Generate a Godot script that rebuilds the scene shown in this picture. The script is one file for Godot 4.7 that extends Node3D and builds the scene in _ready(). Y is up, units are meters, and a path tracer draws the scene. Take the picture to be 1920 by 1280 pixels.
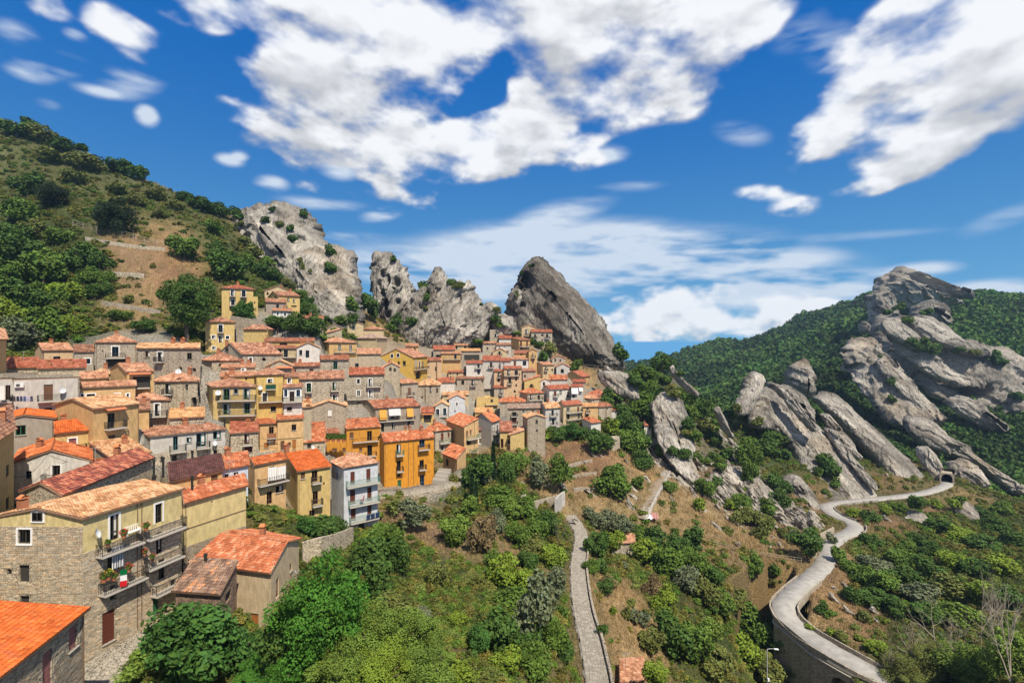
extends Node3D
# A hill village under limestone spires: camera, sky, sun, ground, rocks, village, road, plants.

const F := 960.0          # focal length in photograph pixels (18 mm lens on full frame)
var names := {}
var mats := {}
var grid := PackedFloat32Array()
const NU := 340
const NV := 250
const U0 := -1.75
const U1 := 1.75
var V0 := log(9.0)
var V1 := log(1900.0)
var rng := RandomNumberGenerator.new()
var noise_a := FastNoiseLite.new()
var noise_b := FastNoiseLite.new()
var noise_c := FastNoiseLite.new()

func spot(px: float, py: float, d: float) -> Vector3:      # the point at depth d that a photograph pixel looks at
	return Vector3((px - 960.0) / F * d, (640.0 - py) / F * d, -d)

# ------------------------------------------------------------------ naming
func numbered(n: String) -> String:
	if not names.has(n):
		names[n] = 0
		return n
	names[n] += 1
	return "%s_%03d" % [n, names[n]]

func tag(o: Node, label: String, category: String, group := "", kind := "") -> Node:
	o.set_meta("label", label)
	if category: o.set_meta("category", category)
	if group: o.set_meta("group", group)
	if kind: o.set_meta("kind", kind)
	return o

func thing(called: String, label: String, category: String, at := Vector3.ZERO, group := "") -> Node3D:
	var o := Node3D.new()
	o.name = numbered(called)
	add_child(o)
	o.position = at
	tag(o, label, category, group)
	return o

func put(mesh: Mesh, called: String, m: Material, parent: Node = null, at := Vector3.ZERO) -> MeshInstance3D:
	var o := MeshInstance3D.new()
	o.mesh = mesh
	o.material_override = m
	o.position = at
	if parent == null:
		o.name = numbered(called)
		add_child(o)
	else:
		var key := "%d" % parent.get_instance_id() + called
		names[key] = names.get(key, -1) + 1
		o.name = called if names[key] == 0 else "%s_%03d" % [called, names[key]]
		parent.add_child(o)
	return o

func structure(mesh: Mesh, called: String, m: Material) -> MeshInstance3D:
	var o := put(mesh, called, m)
	o.set_meta("kind", "structure")
	return o

# ------------------------------------------------------------------ mesh collecting
class MB:
	var v := PackedVector3Array()
	var n := PackedVector3Array()
	var c := PackedColorArray()
	var col := Color(1, 1, 1)
	func tri(a: Vector3, b: Vector3, d: Vector3) -> void:
		var k := (d - a).cross(b - a)
		if k.length_squared() < 1e-14: return
		k = k.normalized()
		v.append(a); v.append(b); v.append(d)
		n.append(k); n.append(k); n.append(k)
		c.append(col); c.append(col); c.append(col)
	func quad(a: Vector3, b: Vector3, d: Vector3, e: Vector3) -> void:
		tri(a, b, d)
		tri(a, d, e)
	func box(o: Vector3, x: Vector3, y: Vector3, z: Vector3) -> void:   # centre and half edges
		face(o + x, y, z); face(o - x, z, y); face(o + y, z, x); face(o - y, x, z); face(o + z, x, y); face(o - z, y, x)
	func face(o: Vector3, a: Vector3, b: Vector3) -> void:
		quad(o - a - b, o - a + b, o + a + b, o + a - b)
	func bar(a: Vector3, b: Vector3, r: float, r2 := -1.0, sides := 5) -> void:
		if r2 < 0.0: r2 = r
		var w := (b - a).normalized()
		var s := w.cross(Vector3.UP if absf(w.y) < 0.9 else Vector3.RIGHT).normalized()
		var t := s.cross(w)
		for i in sides:
			var p := TAU * i / sides
			var q := TAU * (i + 1) / sides
			var k := s * cos(p) + t * sin(p)
			var l := s * cos(q) + t * sin(q)
			quad(a + k * r, a + l * r, b + l * r2, b + k * r2)
			tri(b, b + k * r2, b + l * r2)
	func mesh() -> ArrayMesh:
		var m := ArrayMesh.new()
		if v.is_empty(): return m
		var a := []
		a.resize(Mesh.ARRAY_MAX)
		a[Mesh.ARRAY_VERTEX] = v
		a[Mesh.ARRAY_NORMAL] = n
		a[Mesh.ARRAY_COLOR] = c
		m.add_surface_from_arrays(Mesh.PRIMITIVE_TRIANGLES, a)
		return m

func surface_of(v: PackedVector3Array, c: PackedColorArray, idx: PackedInt32Array) -> ArrayMesh:   # smooth normals
	var n := PackedVector3Array()
	n.resize(v.size())
	for i in range(0, idx.size(), 3):
		var a := idx[i]
		var b := idx[i + 1]
		var d := idx[i + 2]
		var k := (v[d] - v[a]).cross(v[b] - v[a])
		n[a] += k; n[b] += k; n[d] += k
	for i in n.size(): n[i] = n[i].normalized()
	var arr := []
	arr.resize(Mesh.ARRAY_MAX)
	arr[Mesh.ARRAY_VERTEX] = v
	arr[Mesh.ARRAY_NORMAL] = n
	arr[Mesh.ARRAY_COLOR] = c
	arr[Mesh.ARRAY_INDEX] = idx
	var m := ArrayMesh.new()
	m.add_surface_from_arrays(Mesh.PRIMITIVE_TRIANGLES, arr)
	return m

# ------------------------------------------------------------------ materials
func lin(r: float, g: float, b: float) -> Color:
	return Color(r, g, b).linear_to_srgb()

func noise_texture(kind: int, freq: float, octaves: int, sd: int, lo: float, hi: float, size := 512, cell := -1) -> ImageTexture:
	var n := FastNoiseLite.new()
	n.noise_type = kind
	n.frequency = freq
	n.seed = sd
	n.fractal_octaves = octaves
	n.fractal_gain = 0.55
	if cell >= 0:
		n.cellular_return_type = cell
		n.fractal_type = FastNoiseLite.FRACTAL_NONE
	var im := n.get_seamless_image(size, size, false, false, 0.12, true)
	im.convert(Image.FORMAT_L8)
	var f := im.get_data()
	for i in f.size(): f[i] = int(clampf(lo + (hi - lo) * f[i] / 255.0, 0.0, 1.0) * 255.0)
	var out := Image.create_from_data(size, size, false, Image.FORMAT_L8, f)
	out.convert(Image.FORMAT_RGB8)
	return ImageTexture.create_from_image(out)

func mat(key: String, c: Color, rough := 0.9, albedo: Texture2D = null, bump: Texture2D = null, scale := 0.3, depth := 1.0, vertex := false) -> StandardMaterial3D:
	if mats.has(key): return mats[key]
	var m := StandardMaterial3D.new()
	m.resource_name = key
	m.albedo_color = c
	m.roughness = rough
	m.metallic_specular = 0.3
	m.cull_mode = BaseMaterial3D.CULL_DISABLED
	m.vertex_color_use_as_albedo = vertex
	if albedo: m.albedo_texture = albedo
	if bump:
		m.heightmap_enabled = true
		m.heightmap_texture = bump
		m.heightmap_scale = depth
	if albedo or bump:
		m.uv1_triplanar = true
		m.uv1_world_triplanar = true
		m.uv1_scale = Vector3(scale, scale, scale)
	mats[key] = m
	return m

# ------------------------------------------------------------------ sky
var blobs := PackedFloat32Array()
var dens := PackedFloat32Array()
var wisp := PackedFloat32Array()
const SW := 3072
const SH := 1536
var sky_rows := []

func splat_clouds() -> void:
	var r := RandomNumberGenerator.new()      # the rest of the sky, of the same broken cloud
	r.seed = 4
	for i in 96:
		var ahead := i >= 70
		var az := r.randf_range(-0.9, 0.9) if ahead else r.randf_range(0.95, TAU - 0.95)
		var el := r.randf_range(0.68, 1.3) if ahead else r.randf_range(0.05, 1.1)
		for k in 3: blobs.append_array([az + r.randf_range(-0.12, 0.12), el + r.randf_range(-0.06, 0.06), r.randf_range(0.06, 0.17), r.randf_range(0.03, 0.09), r.randf_range(-0.4, 0.4), 0.95, 0.0])
	dens.resize(SW * SH)
	wisp.resize(SW * SH)
	for b in range(0, blobs.size(), 7):
		var az := blobs[b]
		var el := blobs[b + 1]
		var grow := 1.4 if blobs[b + 6] > 0.5 else 1.45
		var ra := blobs[b + 2] * grow
		var re := blobs[b + 3] * grow
		var cr := cos(blobs[b + 4])
		var sr := sin(blobs[b + 4])
		var amp := blobs[b + 5]
		var thin := blobs[b + 6] > 0.5
		var reach := maxf(ra, re)
		var i0 := int((az - reach) / TAU * SW)
		var i1 := int((az + reach) / TAU * SW)
		var j0 := maxi(0, int((PI / 2.0 - el - reach) / PI * SH))
		var j1 := mini(SH / 2, int((PI / 2.0 - el + reach) / PI * SH))
		for j in range(j0, j1 + 1):
			var dy := (PI / 2.0 - (j + 0.5) / SH * PI) - el
			for i in range(i0, i1 + 1):
				var dx := (i + 0.5) / SW * TAU - az
				var x := (dx * cr + dy * sr) / ra
				var y := (-dx * sr + dy * cr) / re
				var q := 1.0 - x * x - y * y
				if q > 0.0:
					var k := j * SW + posmod(i, SW)
					if thin: wisp[k] = wisp[k] + amp * q * q
					else: dens[k] = dens[k] + amp * q * q * (1.6 - 0.6 * q)

func cover(i: int, j: int, na: FastNoiseLite) -> float:
	var ii := posmod(i, SW)
	var jj := clampi(j, 0, SH - 1)
	var az := (ii + 0.5) / SW * TAU
	var el := PI / 2.0 - (jj + 0.5) / SH * PI
	var ce := cos(el)
	var d := Vector3(sin(az) * ce, sin(el), -cos(az) * ce)
	var q := d / (d.y + 0.55)
	var n := na.get_noise_3d((q.x - d.y * 0.5) * 210.0, (d.y + q.x * 0.25) * 380.0, q.z * 210.0)
	var m := dens[jj * SW + ii]
	m = m if m < 0.5 else 0.5 + 0.55 * (1.0 - exp(-(m - 0.5) * 1.4))
	return maxf(m, -0.5) + n * lerpf(2.4, 1.45, clampf(m, 0.0, 1.0)) * smoothstep(-0.05, 0.25, m) + 0.03

func sky_row(j: int) -> void:
	var row := PackedFloat32Array()
	row.resize(SW * 3)
	var na := FastNoiseLite.new()
	na.seed = 11; na.frequency = 0.022; na.fractal_octaves = 7; na.fractal_gain = 0.55; na.noise_type = FastNoiseLite.TYPE_SIMPLEX_SMOOTH
	var nb := FastNoiseLite.new()
	nb.seed = 5; nb.frequency = 0.03; nb.fractal_octaves = 5; nb.fractal_gain = 0.6
	var nf := na.duplicate()
	nf.fractal_octaves = 4
	var el := PI / 2.0 - (j + 0.5) / SH * PI
	if el < -0.02:
		for i in SW:
			row[i * 3] = 0.10; row[i * 3 + 1] = 0.34; row[i * 3 + 2] = 0.62
		sky_rows[j] = row
		return
	var h := clampf(el / 0.62, 0.0, 1.0)
	var hz := pow(1.0 - h, 2.2)
	var base := Vector3(0.003, 0.108, 0.395).lerp(Vector3(0.125, 0.37, 0.60), hz)
	base = base.lerp(Vector3(0.001, 0.060, 0.25), clampf((el - 0.45) / 0.9, 0.0, 1.0))
	for i in SW:
		var c := base
		var az := (i + 0.5) / SW * TAU
		if az > PI: az -= TAU
		var k := j * SW + i
		if wisp[k] > 0.0:
			var st := nb.get_noise_3d(az * 90.0 + el * 120.0, el * 520.0, 3.0)
			var st2 := nb.get_noise_3d(az * 160.0, el * 700.0, 9.0)
			var a := clampf(minf(wisp[k] * 1.2, 1.25) * (0.64 + 1.7 * st + 0.8 * st2), 0.0, 0.9)
			c = c.lerp(Vector3(0.56, 0.63, 0.72), a)
		var nn: FastNoiseLite = na if absf(az) < 1.0 and el < 0.8 else nf
		var t := cover(i, j, nn)
		if t > 0.12:
			var a := smoothstep(0.12, 1.05, t)
			a = a * (0.80 + 0.20 * smoothstep(0.5, 1.1, t))
			var up := cover(i + 5, j - 16, nn)
			var up2 := cover(i + 14, j - 54, nn)
			var lit := clampf(0.99 - 0.10 * smoothstep(0.4, 1.3, up) - 0.17 * smoothstep(0.55, 1.4, up2) + 0.24 * (t - up) + 0.12 * (t - up2), 0.62, 1.05)
			var cc := Vector3(0.735, 0.745, 0.765) * lit + Vector3(0.0, 0.012, 0.045) * (1.05 - lit)
			c = c.lerp(cc, a * 0.97)
		row[i * 3] = c.x; row[i * 3 + 1] = c.y; row[i * 3 + 2] = c.z
	sky_rows[j] = row

func make_sky() -> PanoramaSkyMaterial:
	splat_clouds()
	sky_rows.resize(SH)
	var id := WorkerThreadPool.add_group_task(sky_row, SH)
	WorkerThreadPool.wait_for_group_task_completion(id)
	var all := PackedFloat32Array()
	for r in sky_rows: all.append_array(r)
	var im := Image.create_from_data(SW, SH, false, Image.FORMAT_RGBF, all.to_byte_array())
	var s := PanoramaSkyMaterial.new()
	s.panorama = ImageTexture.create_from_image(im)
	return s

# ------------------------------------------------------------------ ground
var ctl := PackedFloat32Array()      # u, log depth, height of surveyed points
var wts := PackedFloat64Array()
var grid_rows := []

func bend(du: float, dv: float) -> float:
	return -sqrt(du * du + dv * dv + 0.0009)

func solve_ground() -> void:
	var n := ctl.size() / 3
	var m := n + 1
	var a := []
	for i in m:
		var row := PackedFloat64Array()
		row.resize(m + 1)
		if i < n:
			for j in n: row[j] = bend(ctl[i * 3] - ctl[j * 3], ctl[i * 3 + 1] - ctl[j * 3 + 1])
			row[i] += 0.012
			row[n] = 1.0
			row[m] = ctl[i * 3 + 2]
		else:
			for j in n: row[j] = 1.0
		a.append(row)
	for k in m:
		var best := k
		for i in range(k + 1, m):
			if absf(a[i][k]) > absf(a[best][k]): best = i
		var t: PackedFloat64Array = a[k]
		a[k] = a[best]
		a[best] = t
		var pk: PackedFloat64Array = a[k]
		var inv := 1.0 / pk[k]
		for i in range(k + 1, m):
			var ri: PackedFloat64Array = a[i]
			var f := ri[k] * inv
			if f != 0.0:
				for j in range(k, m + 1): ri[j] -= f * pk[j]
				a[i] = ri
	wts.resize(m)
	for i in range(m - 1, -1, -1):
		var ri: PackedFloat64Array = a[i]
		var s := ri[m]
		for j in range(i + 1, m): s -= ri[j] * wts[j]
		wts[i] = s / ri[i]

func grid_row(j: int) -> void:
	var row := PackedFloat32Array()
	row.resize(NU)
	var n := ctl.size() / 3
	var v := V0 + (V1 - V0) * j / (NV - 1)
	var d := exp(v)
	for i in NU:
		var u := U0 + (U1 - U0) * i / (NU - 1)
		var s := wts[n]
		for k in n:
			var du := u - ctl[k * 3]
			var dv := v - ctl[k * 3 + 1]
			s -= wts[k] * sqrt(du * du + dv * dv + 0.0009)
		var rough := clampf((d - 60.0) / 200.0, 0.25, 1.0)
		s += noise_a.get_noise_2d(u * d, d) * 1.6 * rough
		if d > 300.0: s += noise_b.get_noise_2d(u * d, d) * clampf((d - 300.0) / 300.0, 0.0, 1.0) * 16.0
		row[i] = s
	grid_rows[j] = row

func ground_height(x: float, z: float) -> float:
	var d := maxf(9.1, -z)
	var fi := clampf((x / d - U0) / (U1 - U0) * (NU - 1), 0.0, NU - 1.001)
	var fj := clampf((log(d) - V0) / (V1 - V0) * (NV - 1), 0.0, NV - 1.001)
	var i := int(fi)
	var j := int(fj)
	var a := fi - i
	var b := fj - j
	var k := j * NU + i
	return lerpf(lerpf(grid[k], grid[k + 1], a), lerpf(grid[k + NU], grid[k + NU + 1], a), b)

func on_ground(px: float, py: float, from := 14.0) -> Vector3:   # where a sight line meets the ground
	var k := (640.0 - py) / F
	var u := (px - 960.0) / F
	var v := log(from)
	var last := v
	while v < V1:
		var d := exp(v)
		if k * d < ground_height(u * d, -d):
			var lo := last
			for t in 10:
				var mid := (lo + v) / 2.0
				var dm := exp(mid)
				if k * dm < ground_height(u * dm, -dm): v = mid
				else: lo = mid
			d = exp(v)
			return Vector3(u * d, k * d, -d)
		last = v
		v += 0.012
	return Vector3.INF

func dig_for_house(c: Array, eave: float, base: float, rise: float) -> void:     # keep the sight line to its foot and its own rooms free of earth
	var ub: float = c[0] / -c[1]
	var uc: float = c[2] / -c[3]
	var db: float = -c[1]
	var dc: float = -c[3]
	var back: float = maxf(-c[5], -c[7])
	for i in range(maxi(0, int((minf(ub, uc) - U0) / (U1 - U0) * (NU - 1))), mini(NU - 1, int((maxf(ub, uc) - U0) / (U1 - U0) * (NU - 1)) + 1) + 1):
		var u := U0 + (U1 - U0) * i / (NU - 1)
		var f := clampf((u - ub) / (uc - ub), 0.0, 1.0)
		var d0 := lerpf(db, dc, f)
		for j in NV:
			var d := exp(V0 + (V1 - V0) * j / (NV - 1))
			if d > back + 1.0: break
			var k := j * NU + i
			if d < d0 + 0.6:
				if d > d0 * 0.72: grid[k] = minf(grid[k], base / db * d - 0.15)
			else: grid[k] = minf(grid[k], maxf(base + 0.3, eave - 1.2))

func clear_view(pts: PackedVector3Array, half: float) -> void:     # no bank stands between the lens and a road that the photograph shows
	for p in pts:
		var d0 := -p.z
		for i in range(maxi(0, int(((p.x - half) / d0 - U0) / (U1 - U0) * (NU - 1))), mini(NU - 1, int(((p.x + half) / d0 - U0) / (U1 - U0) * (NU - 1)) + 1) + 1):
			for j in NV:
				var d := exp(V0 + (V1 - V0) * j / (NV - 1))
				if d > d0: break
				if d > d0 * 0.5: grid[j * NU + i] = minf(grid[j * NU + i], p.y / d0 * d - 0.25)

var patches := PackedFloat32Array()   # u, v, ru, rv, kind
const KINDS := 7
# straw, green, red soil, grey rock, paving, forest floor, olive scrub
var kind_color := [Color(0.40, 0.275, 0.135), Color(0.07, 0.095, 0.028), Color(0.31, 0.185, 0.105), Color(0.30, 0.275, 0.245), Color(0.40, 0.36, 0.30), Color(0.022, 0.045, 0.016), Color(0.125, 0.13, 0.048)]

func zone(u: float, v: float) -> PackedFloat32Array:
	var w := PackedFloat32Array()
	w.resize(KINDS)
	w[0] = 0.12
	w[1] = 0.06
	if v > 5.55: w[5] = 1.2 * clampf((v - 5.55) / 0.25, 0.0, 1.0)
	for p in range(0, patches.size(), 5):
		var a := (u - patches[p]) / patches[p + 2]
		var b := (v - patches[p + 1]) / patches[p + 3]
		var q := a * a + b * b
		if q < 4.0: w[int(patches[p + 4])] += exp(-q * 1.6)
	var s := 0.0
	for k in KINDS:
		w[k] = w[k] * w[k]
		s += w[k]
	for k in KINDS: w[k] /= s
	return w

func make_ground() -> void:
	grid_rows.resize(NV)
	var id := WorkerThreadPool.add_group_task(grid_row, NV)
	WorkerThreadPool.wait_for_group_task_completion(id)
	grid.clear()
	for r in grid_rows: grid.append_array(r)

func flatten_strip(pts: PackedVector3Array, half: float, soft: float, drop: float) -> void:   # bed a road into the ground
	var near := {}
	for s in pts.size() - 1:
		var a := pts[s]
		var b := pts[s + 1]
		var lo := minf(-a.z, -b.z) - half - soft
		var hi := maxf(-a.z, -b.z) + half + soft
		var j0 := int((log(maxf(9.0, lo)) - V0) / (V1 - V0) * (NV - 1))
		var j1 := int((log(hi) - V0) / (V1 - V0) * (NV - 1)) + 1
		var a2 := Vector2(a.x, a.z)
		var b2 := Vector2(b.x, b.z)
		for j in range(j0, j1 + 1):
			var d := exp(V0 + (V1 - V0) * j / (NV - 1))
			var ua := (minf(a.x, b.x) - half - soft) / d
			var ub := (maxf(a.x, b.x) + half + soft) / d
			for i in range(maxi(0, int((ua - U0) / (U1 - U0) * (NU - 1))), mini(NU - 1, int((ub - U0) / (U1 - U0) * (NU - 1)) + 1) + 1):
				var p := Vector2((U0 + (U1 - U0) * i / (NU - 1)) * d, -d)
				var t := clampf((p - a2).dot(b2 - a2) / maxf(0.01, (b2 - a2).length_squared()), 0.0, 1.0)
				var dist := p.distance_to(a2.lerp(b2, t))
				var g := j * NU + i
				if dist < half + soft and (not near.has(g) or near[g].x > dist): near[g] = Vector2(dist, a.lerp(b, t).y - drop)
	for g in near: grid[g] = lerpf(grid[g], near[g].y, smoothstep(half + soft, half, near[g].x))

func lay_ground() -> void:
	var v := PackedVector3Array()
	var c := PackedColorArray()
	var idx := PackedInt32Array()
	v.resize(NU * NV)
	c.resize(NU * NV)
	for j in NV:
		var lv := V0 + (V1 - V0) * j / (NV - 1)
		var d := exp(lv)
		for i in NU:
			var u := U0 + (U1 - U0) * i / (NU - 1)
			var k := j * NU + i
			v[k] = Vector3(u * d, grid[k], -d)
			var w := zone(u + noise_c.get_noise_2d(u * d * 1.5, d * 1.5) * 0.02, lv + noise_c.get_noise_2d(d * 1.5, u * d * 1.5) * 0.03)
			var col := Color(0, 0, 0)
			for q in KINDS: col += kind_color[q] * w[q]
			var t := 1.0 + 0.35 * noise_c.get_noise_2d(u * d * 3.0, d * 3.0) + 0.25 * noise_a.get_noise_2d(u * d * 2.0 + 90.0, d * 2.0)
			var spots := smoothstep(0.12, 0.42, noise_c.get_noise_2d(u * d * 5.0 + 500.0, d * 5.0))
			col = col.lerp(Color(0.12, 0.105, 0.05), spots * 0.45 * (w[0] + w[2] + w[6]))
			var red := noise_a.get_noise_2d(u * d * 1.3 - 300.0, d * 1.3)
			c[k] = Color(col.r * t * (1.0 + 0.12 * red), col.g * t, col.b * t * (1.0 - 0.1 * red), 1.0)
			if i > 0 and j > 0:
				var p := k - NU - 1
				idx.append_array([p, k - 1, k, p, k, p + 1])
	structure(surface_of(v, c, idx), "ground", mats.ground)

func curve_through(pts: PackedVector3Array, step: float) -> PackedVector3Array:
	var out := PackedVector3Array()
	for i in pts.size() - 1:
		var a := pts[maxi(0, i - 1)]
		var b := pts[i]
		var c := pts[i + 1]
		var d := pts[mini(pts.size() - 1, i + 2)]
		var n := maxi(1, int(b.distance_to(c) / step))
		for k in n: out.append(b.cubic_interpolate(c, a, d, float(k) / n))
	out.append(pts[pts.size() - 1])
	return out

func side_of(pts: PackedVector3Array, i: int) -> Vector3:
	var t := pts[mini(i + 1, pts.size() - 1)] - pts[maxi(i - 1, 0)]
	t.y = 0.0
	return t.normalized().cross(Vector3.UP)      # to the right of travel

func ribbon(pts: PackedVector3Array, half: float, lift: float, skirt: float) -> ArrayMesh:
	var v := PackedVector3Array()
	var col := PackedColorArray()
	var idx := PackedInt32Array()
	var up := Vector3(0, lift, 0)
	for i in pts.size():
		var s := side_of(pts, i)
		var ragged := 0.12 * sin(i * 2.3) + 0.1 * sin(i * 0.9)
		v.append_array([pts[i] - s * (half + ragged) + up - Vector3(0, skirt, 0), pts[i] - s * (half + ragged) + up, pts[i] + up + Vector3(0, 0.04, 0), pts[i] + s * (half - ragged) + up, pts[i] + s * (half - ragged) + up - Vector3(0, skirt, 0)])
		for k in 5: col.append(Color(1, 1, 1))
		if i > 0:
			for k in 4:
				var a := (i - 1) * 5 + k
				idx.append_array([a, a + 5, a + 6, a, a + 6, a + 1])
	return surface_of(v, col, idx)

func wall_along(pts: PackedVector3Array, off: float, thick: float, top: float, bottom: float) -> ArrayMesh:   # offset to the right of travel
	var mb := MB.new()
	for i in pts.size() - 1:
		var s := side_of(pts, i)
		var t := side_of(pts, i + 1)
		var a := pts[i] + s * (off - thick / 2.0)
		var b := pts[i] + s * (off + thick / 2.0)
		var c := pts[i + 1] + t * (off + thick / 2.0)
		var d := pts[i + 1] + t * (off - thick / 2.0)
		var up := Vector3(0, top, 0)
		var dn := Vector3(0, bottom, 0)
		mb.quad(b + up, a + up, d + up, c + up)
		mb.quad(a + dn, a + up, d + up, d + dn)
		mb.quad(b + up, b + dn, c + dn, c + up)
		if i == 0: mb.quad(b + dn, b + up, a + up, a + dn)
		if i == pts.size() - 2: mb.quad(d + dn, d + up, c + up, c + dn)
	return mb.mesh()

# ------------------------------------------------------------------ rocks
var rock_faces := []
func on_rock(px: float, py: float, reach := 9.0) -> Vector3:      # the nearest rock surface along a sight line
	var best := Vector3.INF
	for f in rock_faces:
		var gap := reach
		var hit := Vector3.INF
		for p in f:
			var dx: float = 960.0 - p.x / p.z * F - px
			if absf(dx) < gap:
				var dy: float = 640.0 + p.y / p.z * F - py
				var e := sqrt(dx * dx + dy * dy)
				if e < gap:
					gap = e
					hit = p
		if hit != Vector3.INF and (best == Vector3.INF or hit.z > best.z): best = hit
	return best

func closed_curve(o: PackedFloat32Array, step: float) -> PackedVector2Array:
	var n := o.size() / 2
	var p := PackedVector2Array()
	var area := 0.0
	for i in n:
		p.append(Vector2(o[i * 2], o[i * 2 + 1]))
	for i in n: area += p[i].cross(p[(i + 1) % n])
	if area < 0.0: p.reverse()
	var out := PackedVector2Array()
	for i in n:
		var a := p[posmod(i - 1, n)]
		var b := p[i]
		var c := p[(i + 1) % n]
		var d := p[(i + 2) % n]
		var k := maxi(1, int(b.distance_to(c) / step))
		for t in k:
			var f := float(t) / k
			out.append(b.cubic_interpolate(c, a, d, f).lerp(b.lerp(c, f), 0.45))
	return out

func rock(label: String, outline: PackedFloat32Array, spine: PackedFloat32Array, d: float, gx: float, gy: float, thick: float, dark: float, dip: float, sd: int, back := 0.6, plate := 0.45, rough := 0.8, dents := []) -> void:
	var o := closed_curve(outline, maxf(2.2, 500.0 / d))
	var n := o.size()
	var c := Vector2.ZERO
	for p in o: c += p / n
	var s0 := Vector2(spine[0], spine[1])
	var s1 := Vector2(spine[2], spine[3])
	var rf := 30
	var rb := 8
	var v := PackedVector3Array()
	var rel := PackedFloat32Array()
	for j in range(-rb, rf + 1):
		var s := float(j) / rf if j >= 0 else float(-j) / rb
		var prof := lerpf(pow(s, 0.92), pow(1.0 - pow(1.0 - s, 3.2), 1.0 / 3.2), plate)
		for i in n:
			var b := o[i]
			var t := clampf((b - s0).dot(s1 - s0) / maxf(1.0, (s1 - s0).length_squared()), 0.0, 1.0)
			var q := b.lerp(s0.lerp(s1, t), s)
			var dd := d + gx * (q.x - c.x) + gy * (q.y - c.y)
			dd -= thick * prof * (1.0 if j >= 0 else -back)
			# the silhouette keeps its place at the outline's own depth
			var e := d + gx * (q.x - c.x) + gy * (q.y - c.y)
			var w := spot(q.x, q.y, e)
			v.append(Vector3(w.x, w.y, -dd))
			rel.append(s)
	var rows := rf + rb + 1
	var idx := PackedInt32Array()
	for j in rows - 1:
		for i in n:
			var a := j * n + i
			var b := j * n + (i + 1) % n
			idx.append_array([a, a + n, b + n, a, b + n, b])
	# relief: strata along the dip, cracks between blocks, weathering
	var nn := PackedVector3Array()
	nn.resize(v.size())
	for i in range(0, idx.size(), 3):
		var k := (v[idx[i + 2]] - v[idx[i]]).cross(v[idx[i + 1]] - v[idx[i]])
		nn[idx[i]] += k; nn[idx[i + 1]] += k; nn[idx[i + 2]] += k
	var f1 := FastNoiseLite.new()
	f1.seed = sd; f1.frequency = 0.055; f1.fractal_octaves = 4
	var f2 := FastNoiseLite.new()
	var f5 := FastNoiseLite.new()
	f5.seed = sd + 7; f5.frequency = 0.085; f5.noise_type = FastNoiseLite.TYPE_CELLULAR; f5.cellular_return_type = FastNoiseLite.RETURN_CELL_VALUE; f5.fractal_type = FastNoiseLite.FRACTAL_NONE; f5.cellular_jitter = 1.0
	f2.seed = sd + 7; f2.frequency = 0.085; f2.cellular_jitter = 1.0; f2.noise_type = FastNoiseLite.TYPE_CELLULAR; f2.cellular_return_type = FastNoiseLite.RETURN_DISTANCE2_SUB; f2.fractal_type = FastNoiseLite.FRACTAL_NONE
	var f3 := FastNoiseLite.new()
	f3.seed = sd + 3; f3.frequency = 0.5; f3.fractal_octaves = 3
	var a := deg_to_rad(dip)
	var along := Vector3(cos(a), sin(a), 0.0)
	var across := Vector3(-sin(a), cos(a), 0.0)
	var sc := 230.0 / d
	var blocky := 1.5 if d < 300.0 else 1.9
	var f4 := FastNoiseLite.new()
	f4.seed = sd + 5; f4.frequency = 0.045; f4.fractal_octaves = 4; f4.fractal_type = FastNoiseLite.FRACTAL_RIDGED; f4.fractal_gain = 0.55
	var cols := PackedColorArray()
	cols.resize(v.size())
	for i in v.size():
		var p := v[i] * sc
		var k := nn[i].normalized()
		var big := f1.get_noise_3dv(p)
		var q := Vector3(p.dot(along) * 0.16, p.dot(across), p.z * 0.45)
		var st := f1.get_noise_3d(q.x * 2.0, q.y * 3.2, q.z * 3.0)
		var cp := Vector3(p.dot(along) * 0.42 + st * 3.0, p.dot(across) * 1.15 + big * 4.0, p.z * 0.8)
		var cr := f2.get_noise_3dv(cp)
		var block := f5.get_noise_3dv(cp)
		var fine := f3.get_noise_3dv(p)
		var crack := smoothstep(-0.98, -0.6, cr)
		var rid := f4.get_noise_3d(p.dot(along) * 0.6, p.dot(across) * 1.5, p.z)
		var dent := 0.0
		for e in dents:
			var dx: float = 960.0 - v[i].x / v[i].z * F - e[0]
			var dy: float = 640.0 + v[i].y / v[i].z * F - e[1]
			dent += e[4] * smoothstep(1.0, 0.45, sqrt(dx * dx / (e[2] * e[2]) + dy * dy / (e[3] * e[3])))
		if i < n * rb: dent = 0.0
		var bed := p.dot(across) / 6.5 + big * 1.3 + p.z * 0.03
		var led := bed - floorf(bed)
		var bed2 := p.dot(across) / 2.1 + st * 1.5
		var led2 := bed2 - floorf(bed2)
		v[i] += k * ((big * 1.1 + st * 0.9 + rid * 0.9 + fine * 0.45 + block * blocky + (crack - 1.0) * 1.5 + (led - 0.5) * 1.9 + (led2 - 0.5) * 0.7) / sc * rough * clampf(thick * sc / 12.0, 0.3, 1.0)) - Vector3(0, 0, dent)
		var tone := (0.92 + 0.30 * st + 0.25 * fine + 0.12 * rid) * (1.0 - 0.22 * smoothstep(0.86, 1.0, led) - 0.15 * smoothstep(0.8, 1.0, led2))
		var lich := clampf(dark + 0.75 * f1.get_noise_3d(p.x * 0.7 + 70.0, p.y * 0.45, p.z * 0.7) + 0.65 * f1.get_noise_3d(q.x * 5.0, q.y * 5.0 + 40.0, q.z), 0.0, 1.0)
		var och := clampf(f1.get_noise_3d(p.x * 0.5 - 99.0, p.y * 0.5, p.z * 0.5) * 2.2 - 0.4, 0.0, 0.7) * (1.0 - dark)
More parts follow.
